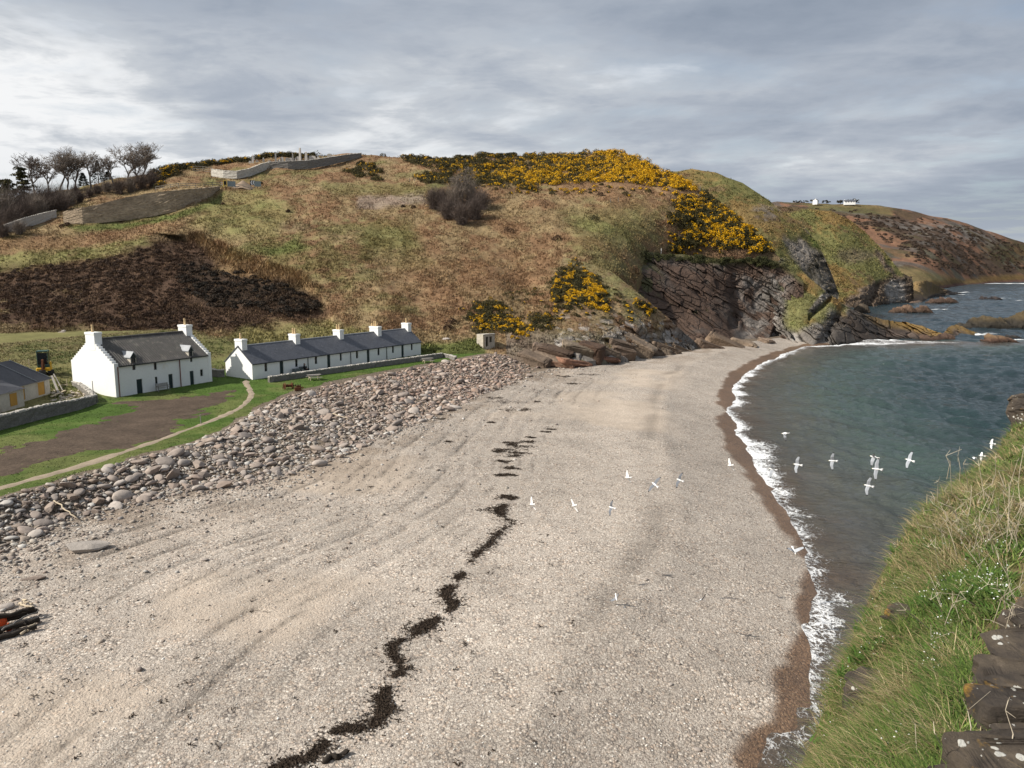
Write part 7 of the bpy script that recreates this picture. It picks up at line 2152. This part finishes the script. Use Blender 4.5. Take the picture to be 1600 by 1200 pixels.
def tps2(X, y, lam):
    X = X / 3.0
    def U(r2): return 0.5 * r2 * np.log(r2 + 1e-12)
    n = len(X); d2 = ((X[:, None] - X[None]) ** 2).sum(-1)
    A = np.zeros((n + 3, n + 3)); A[:n, :n] = U(d2) + lam * np.eye(n); A[:n, n] = 1; A[:n, n + 1:] = X; A[n:, :n] = A[:n, n:].T
    s = np.linalg.solve(A, np.concatenate([y, np.zeros(3)]))
    def ev(P):
        q = P / 3.0; o = s[n] + q @ s[n + 1:]
        for k in range(n): o = o + s[k] * U(((q - X[k]) ** 2).sum(-1))
        return o
    return ev
gz = tps2(GC[:, :2], GC[:, 2], .02)
EDGE = GC[:14, :2]                      # rim above the drop, from near to far; the drop is on its left
EDGE = np.vstack([EDGE[0] + (EDGE[0] - EDGE[1]) * 1.5, EDGE, EDGE[-1] + (EDGE[-1] - EDGE[-2]) * 2])
EDGE = crom(EDGE, 5)
def bank_h(P):
    e = seg_dist(P, EDGE)              # positive beyond the rim
    n1 = fbm(P, 1.6, 3, 401); n2 = fbm(P, .55, 3, 402)
    e = e + .18 * n1 + .08 * n2
    z = gz(P) + .14 * n1 + .08 * n2
    drop = np.maximum(e, 0)
    return z - 1.7 * drop ** 1.15 - 3.0 * np.maximum(drop - .5, 0), e
xs = np.arange(.4, 24, .06); ys = np.arange(1.5, 32, .06)
a, b = np.meshgrid(xs, ys)
PG = np.stack([a.ravel(), b.ravel()], -1)
hz, eg = bank_h(PG)
hz = np.maximum(hz, -1.5)
FG = grid_faces(len(ys), len(xs))
FG = FG[(eg[FG].min(1) < 4.5) & (eg[FG].min(1) > -9)]
us = np.unique(FG); rm = np.full(len(PG), -1); rm[us] = np.arange(len(us))
VG = np.concatenate([PG, hz[:, None]], 1)[us]
ee = eg[us]
n1 = fbm(VG, 1.2, 4, 411); n2 = fbm(VG, .35, 3, 412)
cg = np.repeat(np.array([[.115, .095, .045]]), len(us), 0)
cg = blend(cg, sstep(-.1, .3, n1), np.array([.07, .085, .022]))
cg = blend(cg, sstep(.1, .4, n2) * .6, np.array([.17, .13, .07]))
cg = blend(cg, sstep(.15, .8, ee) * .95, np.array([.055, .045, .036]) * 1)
cg = cg * (1 + .3 * n2)[:, None]
M_BANK = surf('bank_soil', attr=True, rough=.95, var=.3, vs=4, var2=.3, vs2=20, bump=.6, bs=14, bdist=.04, spec=.1)
tag(mobj('grassy_bank', mesh_np('grassy_bank', VG, rm[FG], M_BANK, np.clip(cg, .004, 1), True)), 'steep grassy bank in the near right corner', kind='structure')

# tussocks of grass: green leafy clumps and long pale straw, in drifts
M_BLADE = surf('grass_blades', attr=True, rough=.75, var=.15, vs=6, spec=.2)
def blades(P, h, width, lean, colr, rg, az=None, droop=.5, segs=3, along=None):
    """curved tapering blades, one per root point"""
    n = len(P)
    az = rg.uniform(0, 6.28, n) if az is None else az
    V = np.zeros((n, segs * 2 + 1, 3))
    dirh = np.stack([np.cos(az), np.sin(az), np.zeros(n)], -1)
    side = np.stack([-np.sin(az), np.cos(az), np.zeros(n)], -1)
    for s in range(segs + 1):
        f = s / segs
        out = lean * f + droop * f * f
        p = P + dirh * (h * out)[:, None] + np.array([0, 0, 1]) * (h * (f - .55 * droop * f * f))[:, None]
        w_ = width * (1 - f) ** .7
        if s < segs:
            V[:, 2 * s] = p - side * w_[:, None]; V[:, 2 * s + 1] = p + side * w_[:, None]
        else:
            V[:, 2 * s] = p
    o = np.arange(n)[:, None] * (segs * 2 + 1)
    F = []
    for s in range(segs - 1):
        F += [np.stack([o[:, 0] + 2 * s, o[:, 0] + 2 * s + 1, o[:, 0] + 2 * s + 3], 1), np.stack([o[:, 0] + 2 * s, o[:, 0] + 2 * s + 3, o[:, 0] + 2 * s + 2], 1)]
    s = segs - 1
    F.append(np.stack([o[:, 0] + 2 * s, o[:, 0] + 2 * s + 1, o[:, 0] + 2 * s + 2], 1))
    return V.reshape(-1, 3), np.concatenate(F), np.repeat(colr, segs * 2 + 1, 0)
rgb_ = np.random.default_rng(21)
def bank_pts(n, rg, emax=.55):
    # denser near the viewer: sample by angle and distance
    t = 3.2 * np.exp(rg.uniform(0, 1, n) * math.log(27 / 3.2)); th = np.radians(rg.uniform(9, 60, n))
    P = np.stack([t * np.sin(th), t * np.cos(th)], -1)
    z, e = bank_h(P)
    ok = (e < emax) & (e > -7.5)
    return np.concatenate([P[ok], z[ok, None]], 1), e[ok], t[ok]
def rockmask(P):
    """true where the outcrop shows bare stone"""
    t = P[:, 1] * CP + (CAMZ - P[:, 2]) * SP
    u = 800 + FOC * P[:, 0] / t; v = 600 - FOC * ((P[:, 2] - CAMZ) * CP + P[:, 1] * SP) / t
    edge_ = np.interp(v, [855, 870, 905, 950, 985, 1010, 1050, 1095, 1140, 1165, 1200, 1300], [1620, 1592, 1572, 1572, 1548, 1524, 1530, 1516, 1512, 1524, 1496, 1440])
    return (u > edge_ - 4) & (u < edge_ + 290) & (v > 858) & (v < 1400)
parts = []
clump, e, t = bank_pts(19500, rgb_, .15)
ok = ~rockmask(clump); clump, e, t = clump[ok], e[ok], t[ok]
kind = fbm(clump, 1.15, 3, 421) + .45 * fbm(clump, .5, 2, 422) + rgb_.normal(0, .12, len(clump))
def grp(sel, nb, hr_, wr, lean, cols, droop, rad, seed, toward_=None):
    r_ = np.random.default_rng(seed)
    c = clump[sel]; n = len(c)
    P = np.repeat(c, nb, 0) + r_.normal(0, 1, (n * nb, 3)) * np.array([rad, rad, 0])
    zz_, ee_ = bank_h(P[:, :2]); P[:, 2] = zz_ - .02
    hs = np.repeat(r_.uniform(.7, 1.3, n), nb) * r_.uniform(hr_[0], hr_[1], n * nb)
    wd = r_.uniform(wr[0], wr[1], n * nb) * np.repeat(np.clip(t[sel] / 8, .8, 2.2), nb)
    az = np.repeat(r_.uniform(0, 6.28, n), nb) + r_.normal(0, 1.1, n * nb)
    if toward_ is not None: az = toward_ + r_.normal(0, .75, n * nb)
    ci = r_.integers(0, len(cols), n * nb)
    C = np.array(cols)[ci] * r_.uniform(.65, 1.25, (n * nb, 1)) * np.repeat(r_.uniform(.8, 1.2, (n, 1)), nb, 0)
    parts.append(blades(P, hs, wd, r_.uniform(lean[0], lean[1], n * nb), C, r_, az, droop))
GRN = [(.105, .165, .030), (.075, .13, .025), (.14, .18, .045), (.06, .10, .022)]
STR = [(.36, .285, .155), (.28, .21, .105), (.44, .36, .21), (.22, .16, .08)]
grp(kind > -.06, 26, (.07, .20), (.004, .008), (.1, .7), GRN, .6, .07, 1)
grp((kind > -.26) & (kind <= -.06), 26, (.10, .26), (.003, .006), (.2, .9), GRN + STR[:2], .8, .07, 2)
grp((kind <= -.26) & (e < -.3), 30, (.14, .34), (.0025, .005), (.2, .8), STR + [(.15, .14, .05), (.10, .12, .03)], .8, .06, 3)
grp(rgb_.uniform(0, 1, len(clump)) < .35, 14, (.05, .16), (.003, .006), (.2, 1.0), STR, .8, .10, 4)
# shaggy tufts hanging over the rim
rim, e2, t2 = bank_pts(12500, np.random.default_rng(5), .28)
k = (e2 > -.45) & ~rockmask(rim); clump, t, e = rim[k], t2[k], e2[k]
grp(np.arange(len(clump)) % 3 > 0, 24, (.08, .22), (.003, .006), (.3, .9), STR[:2] + [(.12, .13, .04), (.09, .12, .03)], 1.0, .06, 6)
grp(np.arange(len(clump)) % 3 == 0, 22, (.07, .16), (.004, .008), (.2, .8), GRN, .7, .07, 7)
V, F, C = merged(parts)
tag(mobj('bank_grass', mesh_np('bank_grass', V, F, M_BLADE, np.clip(C, .005, 1))), 'green and straw coloured grass on the near bank', kind='stuff')
# leafy rosettes of scurvy grass with white flower heads
rl = np.random.default_rng(8)
spots = [(1348, 1030), (1345, 1036), (1362, 972), (1378, 1010), (1395, 930), (1462, 942), (1475, 928), (1468, 1022), (1470, 1045), (1478, 925), (1505, 905), (1530, 922), (1532, 938), (1545, 940), (1465, 995), (1560, 905), (1440, 868), (1500, 850), (1450, 845), (1520, 925), (1305, 1155), (1380, 1190), (1318, 968), (1540, 868), (1415, 845), (1400, 935)]
def bank_at(u, v):
    p = np.array([0, 0, CAMZ]) + ray(u, v) * np.arange(3.2, 26, .05)[:, None]
    k = np.nonzero(bank_h(p[:, :2])[0] > p[:, 2])[0]
    return p[k[0]] if len(k) else np.array([0, 0, CAMZ]) + ray(u, v) * 9.0
lv, lf, lc, fv_, ff, fo = [], [], [], [], [], 0
pp_ = []
for (u, v) in spots:
    c = bank_at(u, v)
    for _ in range(3):
        pp_.append(c + np.append(rl.normal(0, .09, 2), 0))
pp_ = np.array(pp_); pp_[:, 2] = bank_h(pp_[:, :2])[0]
P = np.repeat(pp_, 40, 0) + rl.normal(0, 1, (len(pp_) * 40, 3)) * np.array([.06, .06, 0]); n = len(P)
V, F, C = blades(P, rl.uniform(.05, .12, n), rl.uniform(.010, .018, n), rl.uniform(.3, 1.2, n), np.array([(.06, .12, .02)]) * rl.uniform(.7, 1.3, (n, 1)), rl, None, .5, 2)
tag(mobj('leafy_herbs', mesh_np('leafy_herbs', V, F, M_BLADE, C)), 'low leafy green herbs in the bank grass', kind='stuff')
n = len(pp_) * 4
P = np.repeat(pp_, 4, 0) + rl.normal(0, 1, (n, 3)) * np.array([.055, .055, .02]) + np.array([0, 0, .13])
OV, OF = ico(1); OV = OV * np.array([1, 1, .6])
V, F, C = merge((OV, OF), P, rl.uniform(.004, .009, n), rotm(n, rl, .4), np.repeat(np.array([[.72, .73, .70]]), n, 0))
tag(mobj('white_flowers', mesh_np('white_flowers', V, F, M_BLADE, C)), 'small white flower heads dotted over the bank', kind='stuff')
# dead umbel stems
rs_ = np.random.default_rng(12)
mb = MB()
STEMS = [((1480, 742), (1478, 712)), ((1512, 770), (1505, 725)), ((1500, 745), (1497, 712)), ((1540, 790), (1530, 728)), ((1470, 800), (1466, 752)), ((1488, 778), (1485, 722)), ((1530, 850), (1480, 790)), ((1560, 845), (1540, 770)), ((1590, 760), (1600, 700)), ((1575, 790), (1590, 720)), ((1555, 835), (1600, 790)), ((1500, 880), (1478, 815)), ((1535, 880), (1510, 805)), ((1560, 870), (1590, 820)), ((1572, 850), (1577, 775)), ((1520, 860), (1545, 800)),
         ((1545, 900), (1500, 842)), ((1560, 940), (1480, 985)), ((1585, 930), (1500, 1010)), ((1490, 850), (1470, 790)), ((1458, 835), (1505, 800)), ((1505, 845), (1460, 885)), ((1510, 1190), (1512, 1110)), ((1575, 1195), (1571, 1110)), ((1445, 1192), (1430, 1130)), ((1480, 1198), (1460, 1145)), ((1520, 1160), (1500, 1200)), ((1440, 1110), (1400, 1140)), ((1520, 985), (1455, 1000)), ((1545, 960), (1480, 1040)), ((1585, 780), (1560, 735)), ((1545, 770), (1555, 715)), ((1580, 860), (1560, 800)), ((1590, 850), (1598, 790)), ((1550, 860), (1520, 820)), ((1540, 855), (1565, 805))]
for i in range(90):
    u = rs_.uniform(1470, 1600); v = rs_.uniform(800, 880) if i < 60 else rs_.uniform(900, 1000)
    STEMS.append(((u, v), (u + rs_.normal(0, 28), v - rs_.uniform(10, 60))))
for (a, b) in STEMS:
    A = bank_at(*a); t = A[1] * CP + (CAMZ - A[2]) * SP
    B = pt(b[0], b[1], np.array(t + rs_.uniform(-.5, .1)))
    B[2] = max(B[2], bank_h(B[None, :2])[0][0] + .06)
    m_ = (A + B) / 2 + rs_.normal(0, .03, 3)
    r0 = .0035 * max(1.0, t / 8)
    mb.tube([A - [0, 0, .05], m_, B], [r0, r0 * .9, r0 * .6], 4, False)
    for k in range(3):
        e = B + rs_.normal(0, .05, 3) + np.array([0, 0, .03]); mb.tube([B, e], [r0 * .6, r0 * .35], 3, False)
M_STEM = surf('dead_stems', color=(.44, .38, .29), rough=.9, var=.25, vs=6)
tag(mb.obj('dead_stems', M_STEM, None), 'tangle of pale dead stems standing out of the bank grass', kind='stuff')

# layered outcrop of flagstone at the right
def lichen_mat():
    m_ = bpy.data.materials.new('lichen_rock'); m_.use_nodes = True
    g = NT(m_.node_tree)
    pos = g.n('ShaderNodeNewGeometry').outputs['Position']
    c_ = g.ramp(g.noise(pos, 3.2, 6, .65), [(.3, (.030, .025, .021)), (.48, (.062, .050, .040)), (.62, (.095, .075, .055)), (.75, (.15, .12, .09))])
    vor = g.n('ShaderNodeTexVoronoi', {'Vector': g.vmath('ADD', pos, g.vmath('MULTIPLY', g.n('ShaderNodeTexNoise', {'Vector': pos, 'Scale': 14.0}).outputs['Color'], (.05, .05, .05))), 'Scale': 19.0, 'Randomness': 1.0})
    s_ = g.n('ShaderNodeSeparateColor', {0: vor.outputs['Color']})
    rad = g.math('MULTIPLY', g.math('MULTIPLY', g.math('SUBTRACT', s_.outputs[0], .35, None, True), 1.0), g.ramp(g.noise(pos, 1.6, 3, .6), [(.46, .0), (.60, 1.0)]))
    k = g.math('MULTIPLY', g.math('SUBTRACT', rad, vor.outputs['Distance']), 12.0, None, True)
    c_ = g.mix(g.math('MULTIPLY', k, .9), c_, (.56, .55, .50))
    yl = g.ramp(g.noise(g.vmath('ADD', pos, (5, 3, 9)), 2.4, 5, .7), [(.60, 0.0), (.68, .85)])
    c_ = g.mix(yl, c_, (.33, .19, .035))
    bn = g.n('ShaderNodeBump', {'Strength': .9, 'Distance': .05, 'Height': g.math('ADD', g.noise(g.vmath('MULTIPLY', pos, (1, 1, 3)), 9, 8, .75), g.math('MULTIPLY', k, .15))})
    b = g.n('ShaderNodeBsdfPrincipled', {'Base Color': c_, 'Roughness': .85, 'Specular IOR Level': .25, 'Normal': bn.outputs[0]})
    g.t.links.new(b.outputs[0], g.n('ShaderNodeOutputMaterial').inputs[0])
    return m_
M_LICH = lichen_mat()
oc = empty('rock_outcrop', tuple(bank_at(1560, 1060)), 0, 'dark layered flagstone outcrop with white and yellow lichen at the right edge', 'rock')
oloc = np.array(oc.location)
rk = np.random.default_rng(31)
SV_, SF_ = ico(5)
# (u of left tip, v of upper edge, v of lower edge, thickness)
SL = [(1588, 866, 905, .10), (1572, 896, 925, .08), (1572, 918, 948, .12), (1574, 945, 962, .08), (1548, 955, 1000, .16), (1566, 990, 1004, .07), (1522, 1000, 1062, .24), (1514, 1055, 1108, .13), (1540, 1072, 1112, .12), (1510, 1108, 1146, .20), (1522, 1150, 1175, .12), (1496, 1160, 1205, .16), (1480, 1190, 1250, .2), (1470, 1240, 1330, .2)]
for i, (u0, va, vb_, th) in enumerate(SL):
    c = pt(u0 + 158, (va + vb_) / 2, np.array(float(np.interp((va + vb_) / 2, [860, 950, 1050, 1150, 1250], [7.9, 6.65, 5.5, 4.65, 4.05]))))
    t = c[1] * CP + (CAMZ - c[2]) * SP
    Lx = 245 * t / FOC; dep = max(.25, (vb_ - va) * t / FOC / .5)
    P = np.sign(SV_) * np.abs(SV_) ** .16; P = P / np.abs(P).max(0) * np.array([Lx, dep * .96, th * 1.15]) / 2
    ang = np.arctan2(P[:, 1] / dep, P[:, 0] / Lx)
    lay = np.floor((P[:, 2] / th + .5) * 3.999)
    ka = np.linspace(-math.pi, math.pi, 23); kv = rk.uniform(-.16, .16, (4, 23)) * .45 + rk.uniform(-.17, .17, 23); kv[:, -1] = kv[:, 0]
    f_ = np.select([lay == q for q in range(4)], [np.interp(ang, ka, kv[q]) for q in range(4)], 0)
    P[:, :2] *= (1 + f_)[:, None]
    P = P + np.stack([0 * ang, 0 * ang, .030 * fbm(P + i, .3, 4, 70 + i)], -1)
    # fine ledges in the edge of the slab
    P += .02 * np.stack([fbm(P + 3 * i, .12, 3, 1), fbm(P + 3 * i, .12, 3, 2), fbm(P + 3 * i, .12, 3, 3)], -1)
    tilt = Matrix.Rotation(rk.normal(-.05, .16), 3, 'Z') @ Matrix.Rotation(math.radians(1) + rk.normal(0, .07), 3, 'X') @ Matrix.Rotation(rk.normal(-.02, .05), 3, 'Y')
    W_ = P @ np.array(tilt).T
    o = mobj('slab', mesh_np('slab', W_, SF_, M_LICH, None, False), oc)
    o.location = tuple(c - oloc)
# two more outcrops: the far right stub and little ribs of rock in the bank
def crag(name, u, v, t, L, W_, H_, label, seed):
    P = np.sign(SV_) * np.abs(SV_) ** .5; P = P / np.abs(P).max(0) * np.array([L, W_, H_]) / 2
    b, r, r2, e = beds(P + seed, (-.1, -.3, .95), .09 * max(1, H_), seed, .10, .5)
    hd = P * np.array([1, 1, 0]); hd /= np.linalg.norm(hd, axis=1)[:, None] + 1e-6
    P = P + hd * b[:, None] + .06 * np.stack([fbm(P + seed, .5, 3, 1), fbm(P + seed, .5, 3, 2), fbm(P + seed, .4, 3, 3)], -1)
    o = mobj(name, mesh_np(name, P, SF_, M_LICH)); o.location = tuple(pt(u, v, np.array(float(t)))); o.rotation_euler = (.15, 0, .5 + seed)
    return tag(o, label, 'rock')
crag('rock_crag', 1604, 660, 19.4, .55, .7, 1.4, 'small knobbly crag at the far end of the bank by the right edge', 3)
crag('rock_crag', 1368, 1085, 7.5, .5, .45, .36, 'dark jagged rock showing under the grass rim above the surf', 5)
crag('rock_crag', 1356, 1108, 7.6, .4, .4, .28, 'mossy rock at the lower end of the notch in the grass rim', 6)
crag('rock_crag', 1410, 965, 8.3, .28, .22, .2, 'dark rock rib half hidden in the middle of the grassy bank', 8)
crag('rock_crag', 1490, 918, 8.3, .30, .2, .14, 'small dark rock ledge in the upper bank left of the outcrop', 9)
crag('rock_crag', 1345, 1122, 7.3, .2, .18, .18, 'pale stone with grey lichen at the rim under the notch', 10)
crag('rock_crag', 1596, 822, 9.6, .35, .3, .22, 'rusty lichen covered stone on the bank by the right edge', 11)
# ------------------------------------------------------------------ gulls
M_GW = surf('gull_white', color=(.82, .82, .81), rough=.7, var=.03)
M_GG = surf('gull_grey', color=(.36, .38, .41), rough=.7, var=.06, vs=8)
M_GD = surf('gull_grey_shaded', color=(.17, .18, .20), rough=.7, var=.08, vs=8)  # shade on the wing tops of the beach gulls, put into the grey
M_GB = surf('gull_black', color=(.02, .02, .022), rough=.7, var=.05)
M_BILL = surf('gull_bill', color=(.55, .42, .05), rough=.5)
def gull_mesh(name, dih1, dih2, sweep):
    """one body: head, trunk and fanned tail along X, two wings bent at the wrist"""
    mb = MB()
    prof = [(.21, .006, .0), (.195, .022, .004), (.165, .036, .010), (.13, .033, .006), (.08, .052, -.004), (.0, .062, -.008), (-.07, .050, -.004), (-.13, .030, .002), (-.16, .022, .006)]
    n = 10; vs, fs = [], []
    for x, r, z in prof:
        for k in range(n):
            a = 2 * math.pi * k / n
            vs.append((x, math.cos(a) * r, z + math.sin(a) * r * .88))
    for i in range(len(prof) - 1):
        for k in range(n): fs.append((i * n + k, i * n + (k + 1) % n, (i + 1) * n + (k + 1) % n, (i + 1) * n + k))
    fs.append(tuple(range(n))); fs.append(tuple((len(prof) - 1) * n + k for k in reversed(range(n))))
    mb.add(vs, fs, 0)
    tail = [(-.13, -.025), (-.13, .025), (-.27, .075), (-.285, .04), (-.29, 0), (-.285, -.04), (-.27, -.075)]
    mb.extr(tail, 2, .002, .012, 0)
    mb.tube([(.20, 0, .0), (.245, 0, -.008)], [.010, .003], 6, True, 3)
    for s in (-1, 1):
        d1, d2 = dih1, dih2
        j = []
        y, z, x = .03, .015, .045
        secs = [(0.0, .185), (.14, .170), (.24, .160), (.36, .130), (.46, .085), (.53, .03)]
        prev = 0.0
        cx, cy, cz = .055, .03, .012
        for q, (sp, ch) in enumerate(secs):
            ds = sp - prev; prev = sp
            ang = d1 if sp <= .24 else d2
            sw = sweep * (.35 if sp <= .24 else -1.0)
            cx += ds * sw; cy += ds * math.cos(ang); cz += ds * math.sin(ang)
            th = .012 * (1 - sp / .6)
            j.append([(cx + ch * .28, cy * s, cz), (cx, cy * s, cz + th), (cx - ch * .72, cy * s, cz - .002), (cx, cy * s, cz - th)])
        vs = [p for sec in j for p in sec]; fs, mi = [], []
        for q in range(len(j) - 1):
            for k in range(4):
                f = (q * 4 + k, q * 4 + (k + 1) % 4, (q + 1) * 4 + (k + 1) % 4, (q + 1) * 4 + k)
                m = 2 if q == len(j) - 2 else (1 if k in (0, 1) else 0)
                mb.add([vs[i_] for i_ in f], [(0, 1, 2, 3)], m)
        mb.add(j[-1], [(0, 1, 2, 3)], 2)
    o = mb.obj(name, [M_GW, M_GG, M_GB, M_BILL], None, True)
    me = o.data
    bpy.data.objects.remove(o)
    return me
GM = [gull_mesh('gull', .12, .02, .25), gull_mesh('gull', .45, .10, .35), gull_mesh('gull', .85, .35, .2), gull_mesh('gull', -.2, -.45, .3)]
GD = []
for m0 in GM:
    m1 = m0.copy(); m1.materials[1] = M_GD; GD.append(m1)
camR = Vector((1, 0, 0)); camU = Vector((0, SP, CP)); camF = Vector((0, CP, -SP))
def gull(u, v, t, k, fwd, wing, label, s=1.0):
    """fwd and wing: picture directions (right, up, away) of the beak and of the left wing"""
    q = pt(u, v, np.array(float(t)))
    X = (camR * fwd[0] + camU * fwd[1] + camF * fwd[2]).normalized()
    Y = camR * wing[0] + camU * wing[1] + camF * wing[2]
    Y = (Y - X * X.dot(Y)).normalized()
    Z = X.cross(Y)
    o = bpy.data.objects.new('gull', (GD if u < 1180 else GM)[k])
    M = Matrix((X, Y, Z)).transposed().to_4x4()
    o.matrix_world = Matrix.Translation(Vector(q)) @ M @ Matrix.Scale(s * (.86 if u < 1180 else .95), 4)
    link(o)
    return tag(o, label, 'gull', 'gulls flying over the shore')
# over the water
gull(1421, 719, 42, 0, (-.75, .25, .45), (-.75, -.65, .1), 'gull gliding over the water, rightmost of the flock')
gull(1366, 714, 40, 2, (-.8, .25, .5), (-.55, -.25, .7), 'gull with raised wings, highest of the group of four over the water')
gull(1370, 733, 36, 0, (-.95, .12, .3), (-.45, -.95, .1), 'large white gull banking steeply in the middle of the water group')
gull(1357, 759, 39, 1, (-.9, .2, .35), (-.5, -.8, .2), 'white gull with bent wings, lowest of the group over the water')
gull(1301, 720, 42, 1, (-.95, .05, .35), (-.2, -.95, .2), 'white gull alone between the surf and the group over the water')
gull(1246, 726, 42, 1, (-.9, .15, .4), (-.55, -.75, .2), 'white gull just off the edge of the surf')
gull(1207, 733, 42, 2, (-.9, .2, .4), (-.3, -.8, .4), 'gull with wings up against the white surf')
gull(1227, 677, 46, 2, (-.9, -.05, .4), (-.3, -.4, .8), 'pale gull flying low over the murky water above the surf')
gull(1550, 693, 52, 1, (-.8, .1, .5), (-.5, .5, .5), 'small distant gull over the sea near the grassy bank', .8)
gull(1534, 712, 50, 2, (-.8, .1, .5), (-.4, .6, .5), 'small white gull just above the bank rim at the right', .8)
gull(1522, 715, 52, 0, (-.9, .1, .5), (.3, .2, .9), 'tiny white gull left of the one above the bank rim', .6)
# over the shingle
gull(1141, 727, 44, 1, (-.55, -.1, .8), (-.40, .75, -.1), 'grey winged gull over the edge of the wet shingle')
gull(1062, 750, 42, 1, (-.85, .35, .4), (-.75, -.5, .3), 'pale gull with white tail turned to us over the middle beach')
gull(1023, 757, 38, 0, (-.65, .55, .5), (-.72, -.68, .1), 'wide winged pale gull over the middle beach left of the white tailed one')
gull(981, 746, 42, 1, (-.75, .0, .6), (-.35, .80, -.3), 'dark winged gull turning over the upper beach')
gull(956, 793, 42, 1, (-.85, .2, .5), (-.45, -.8, .3), 'grey gull alone over the centre of the beach')
gull(897, 790, 44, 0, (-.6, -.25, .75), (-.66, .66, .3), 'thin grey gull seen edge on left of the beach centre')
gull(831, 788, 42, 1, (-.6, -.1, .75), (-.5, .78, .2), 'dark grey gull nearest the seaweed line')
gull(1241, 861, 36, 2, (.05, -.55, -.6), (.95, .1, .1), 'gull with spread wings flying towards us over the wet sand')
gull(963, 934, 42, 1, (.1, -.7, -.6), (.3, .75, -.3), 'grey gull with raised wing over the sandy patch, upper of two')
gull(966, 953, 42, 1, (.2, -.7, -.55), (.85, .45, .2), 'white tailed grey gull over the sandy patch, lower of two')
gull(1096, 937, 40, 3, (-.65, .05, -.6), (-.65, -.6, .45), 'gull with drooping wings low over the shingle near the bottom')

# short grass standing up from the lawn, thinning out over the edges of mud and path
rl2 = np.random.default_rng(41)
n = 90000
t_ = rl2.uniform(50, 150, n); u_ = rl2.uniform(-60, 800, n)
PL_ = np.stack([(u_ - 800) / FOC * t_, t_ * .985], -1)
eL = seg_dist(PL_, TL)
mm = mud_mask(PL_, None, None, None); pm = path_mask(PL_, None, None, None)
ok = (eL > .2) & (eL < 34) & (mm + rl2.normal(-.1, .22, n) < 0) & (pm + rl2.normal(-.05, .12, n) < 0) & (rl2.uniform(0, 1, n) < np.clip(t_ / 120, .3, 1))
for O_, ax_, L_, W_2 in ((HO, HA, HL, HW), (RO, RAx, RL, RW), (DO, DAx, DL, DW)):
    dx = PL_ - np.array(O_[:2]); X_ = dx @ np.array(ax_); Y_ = dx @ np.array([-ax_[1], ax_[0]])
    ok &= ~((X_ > -.1) & (X_ < L_ + .1) & (Y_ > -.1) & (Y_ < W_2 + .1))
PL_ = PL_[ok]; n = len(PL_)
base_ = np.concatenate([PL_, zlow(PL_)[:, None]], 1)
cb_ = lawn_col(PL_) * rl2.uniform(.7, 1.7, (n, 1))
V, F, C = blades(np.repeat(base_, 3, 0) + rl2.normal(0, .06, (n * 3, 3)) * np.array([1, 1, 0]), rl2.uniform(.05, .17, n * 3), rl2.uniform(.02, .05, n * 3), rl2.uniform(.2, .9, n * 3), np.repeat(cb_, 3, 0), rl2, None, .4, 1)
tag(mobj('lawn_tufts', mesh_np('lawn_tufts', V, F, M_BLADE, np.clip(C, .005, 1))), 'short uneven grass on the lawn round the cottages', kind='stuff')

# rougher tussocky grass between the houses and the foot of the hill
n = 60000
t_ = rl2.uniform(85, 150, n); u_ = rl2.uniform(-60, 780, n)
PL_ = np.stack([(u_ - 800) / FOC * t_, t_ * .985], -1)
eL = seg_dist(PL_, TL)
ok = (eL > 19) & (eL < 52) & (fbm(PL_, 4, 3, 77) + rl2.uniform(-.35, .6, n) + .02 * (eL - 30) > 0)
for O_, ax_, L_, W_2 in ((HO, HA, HL, HW), (RO, RAx, RL, RW), (DO, DAx, DL, DW)):
    dx = PL_ - np.array(O_[:2]); X_ = dx @ np.array(ax_); Y_ = dx @ np.array([-ax_[1], ax_[0]])
    ok &= ~((X_ > -.3) & (X_ < L_ + .3) & (Y_ > -.3) & (Y_ < W_2 + .3))
PL_ = PL_[ok]; eL = eL[ok]; n = len(PL_)
kk2 = sstep(-.3, .35, fbm(PL_, 5, 3, 78) + .35 * fbm(PL_, 1.4, 2, 79) + .015 * (eL - 30))[:, None]
cb_ = (np.array([.085, .105, .03]) * (1 - kk2) + np.array([.21, .17, .085]) * kk2) * rl2.uniform(.45, 1.5, (n, 1))
base_ = np.concatenate([PL_, zlow(PL_)[:, None]], 1)
V, F, C = blades(np.repeat(base_, 4, 0) + rl2.normal(0, .12, (n * 4, 3)) * np.array([1, 1, 0]), rl2.uniform(.10, .38, n * 4), rl2.uniform(.03, .07, n * 4), rl2.uniform(.2, .9, n * 4), np.repeat(cb_, 4, 0), rl2, None, .4, 1)
tag(mobj('rough_grass', mesh_np('rough_grass', V, F, M_BLADE, np.clip(C, .005, 1))), 'rough tussocky grass between the houses and the hill', kind='stuff')
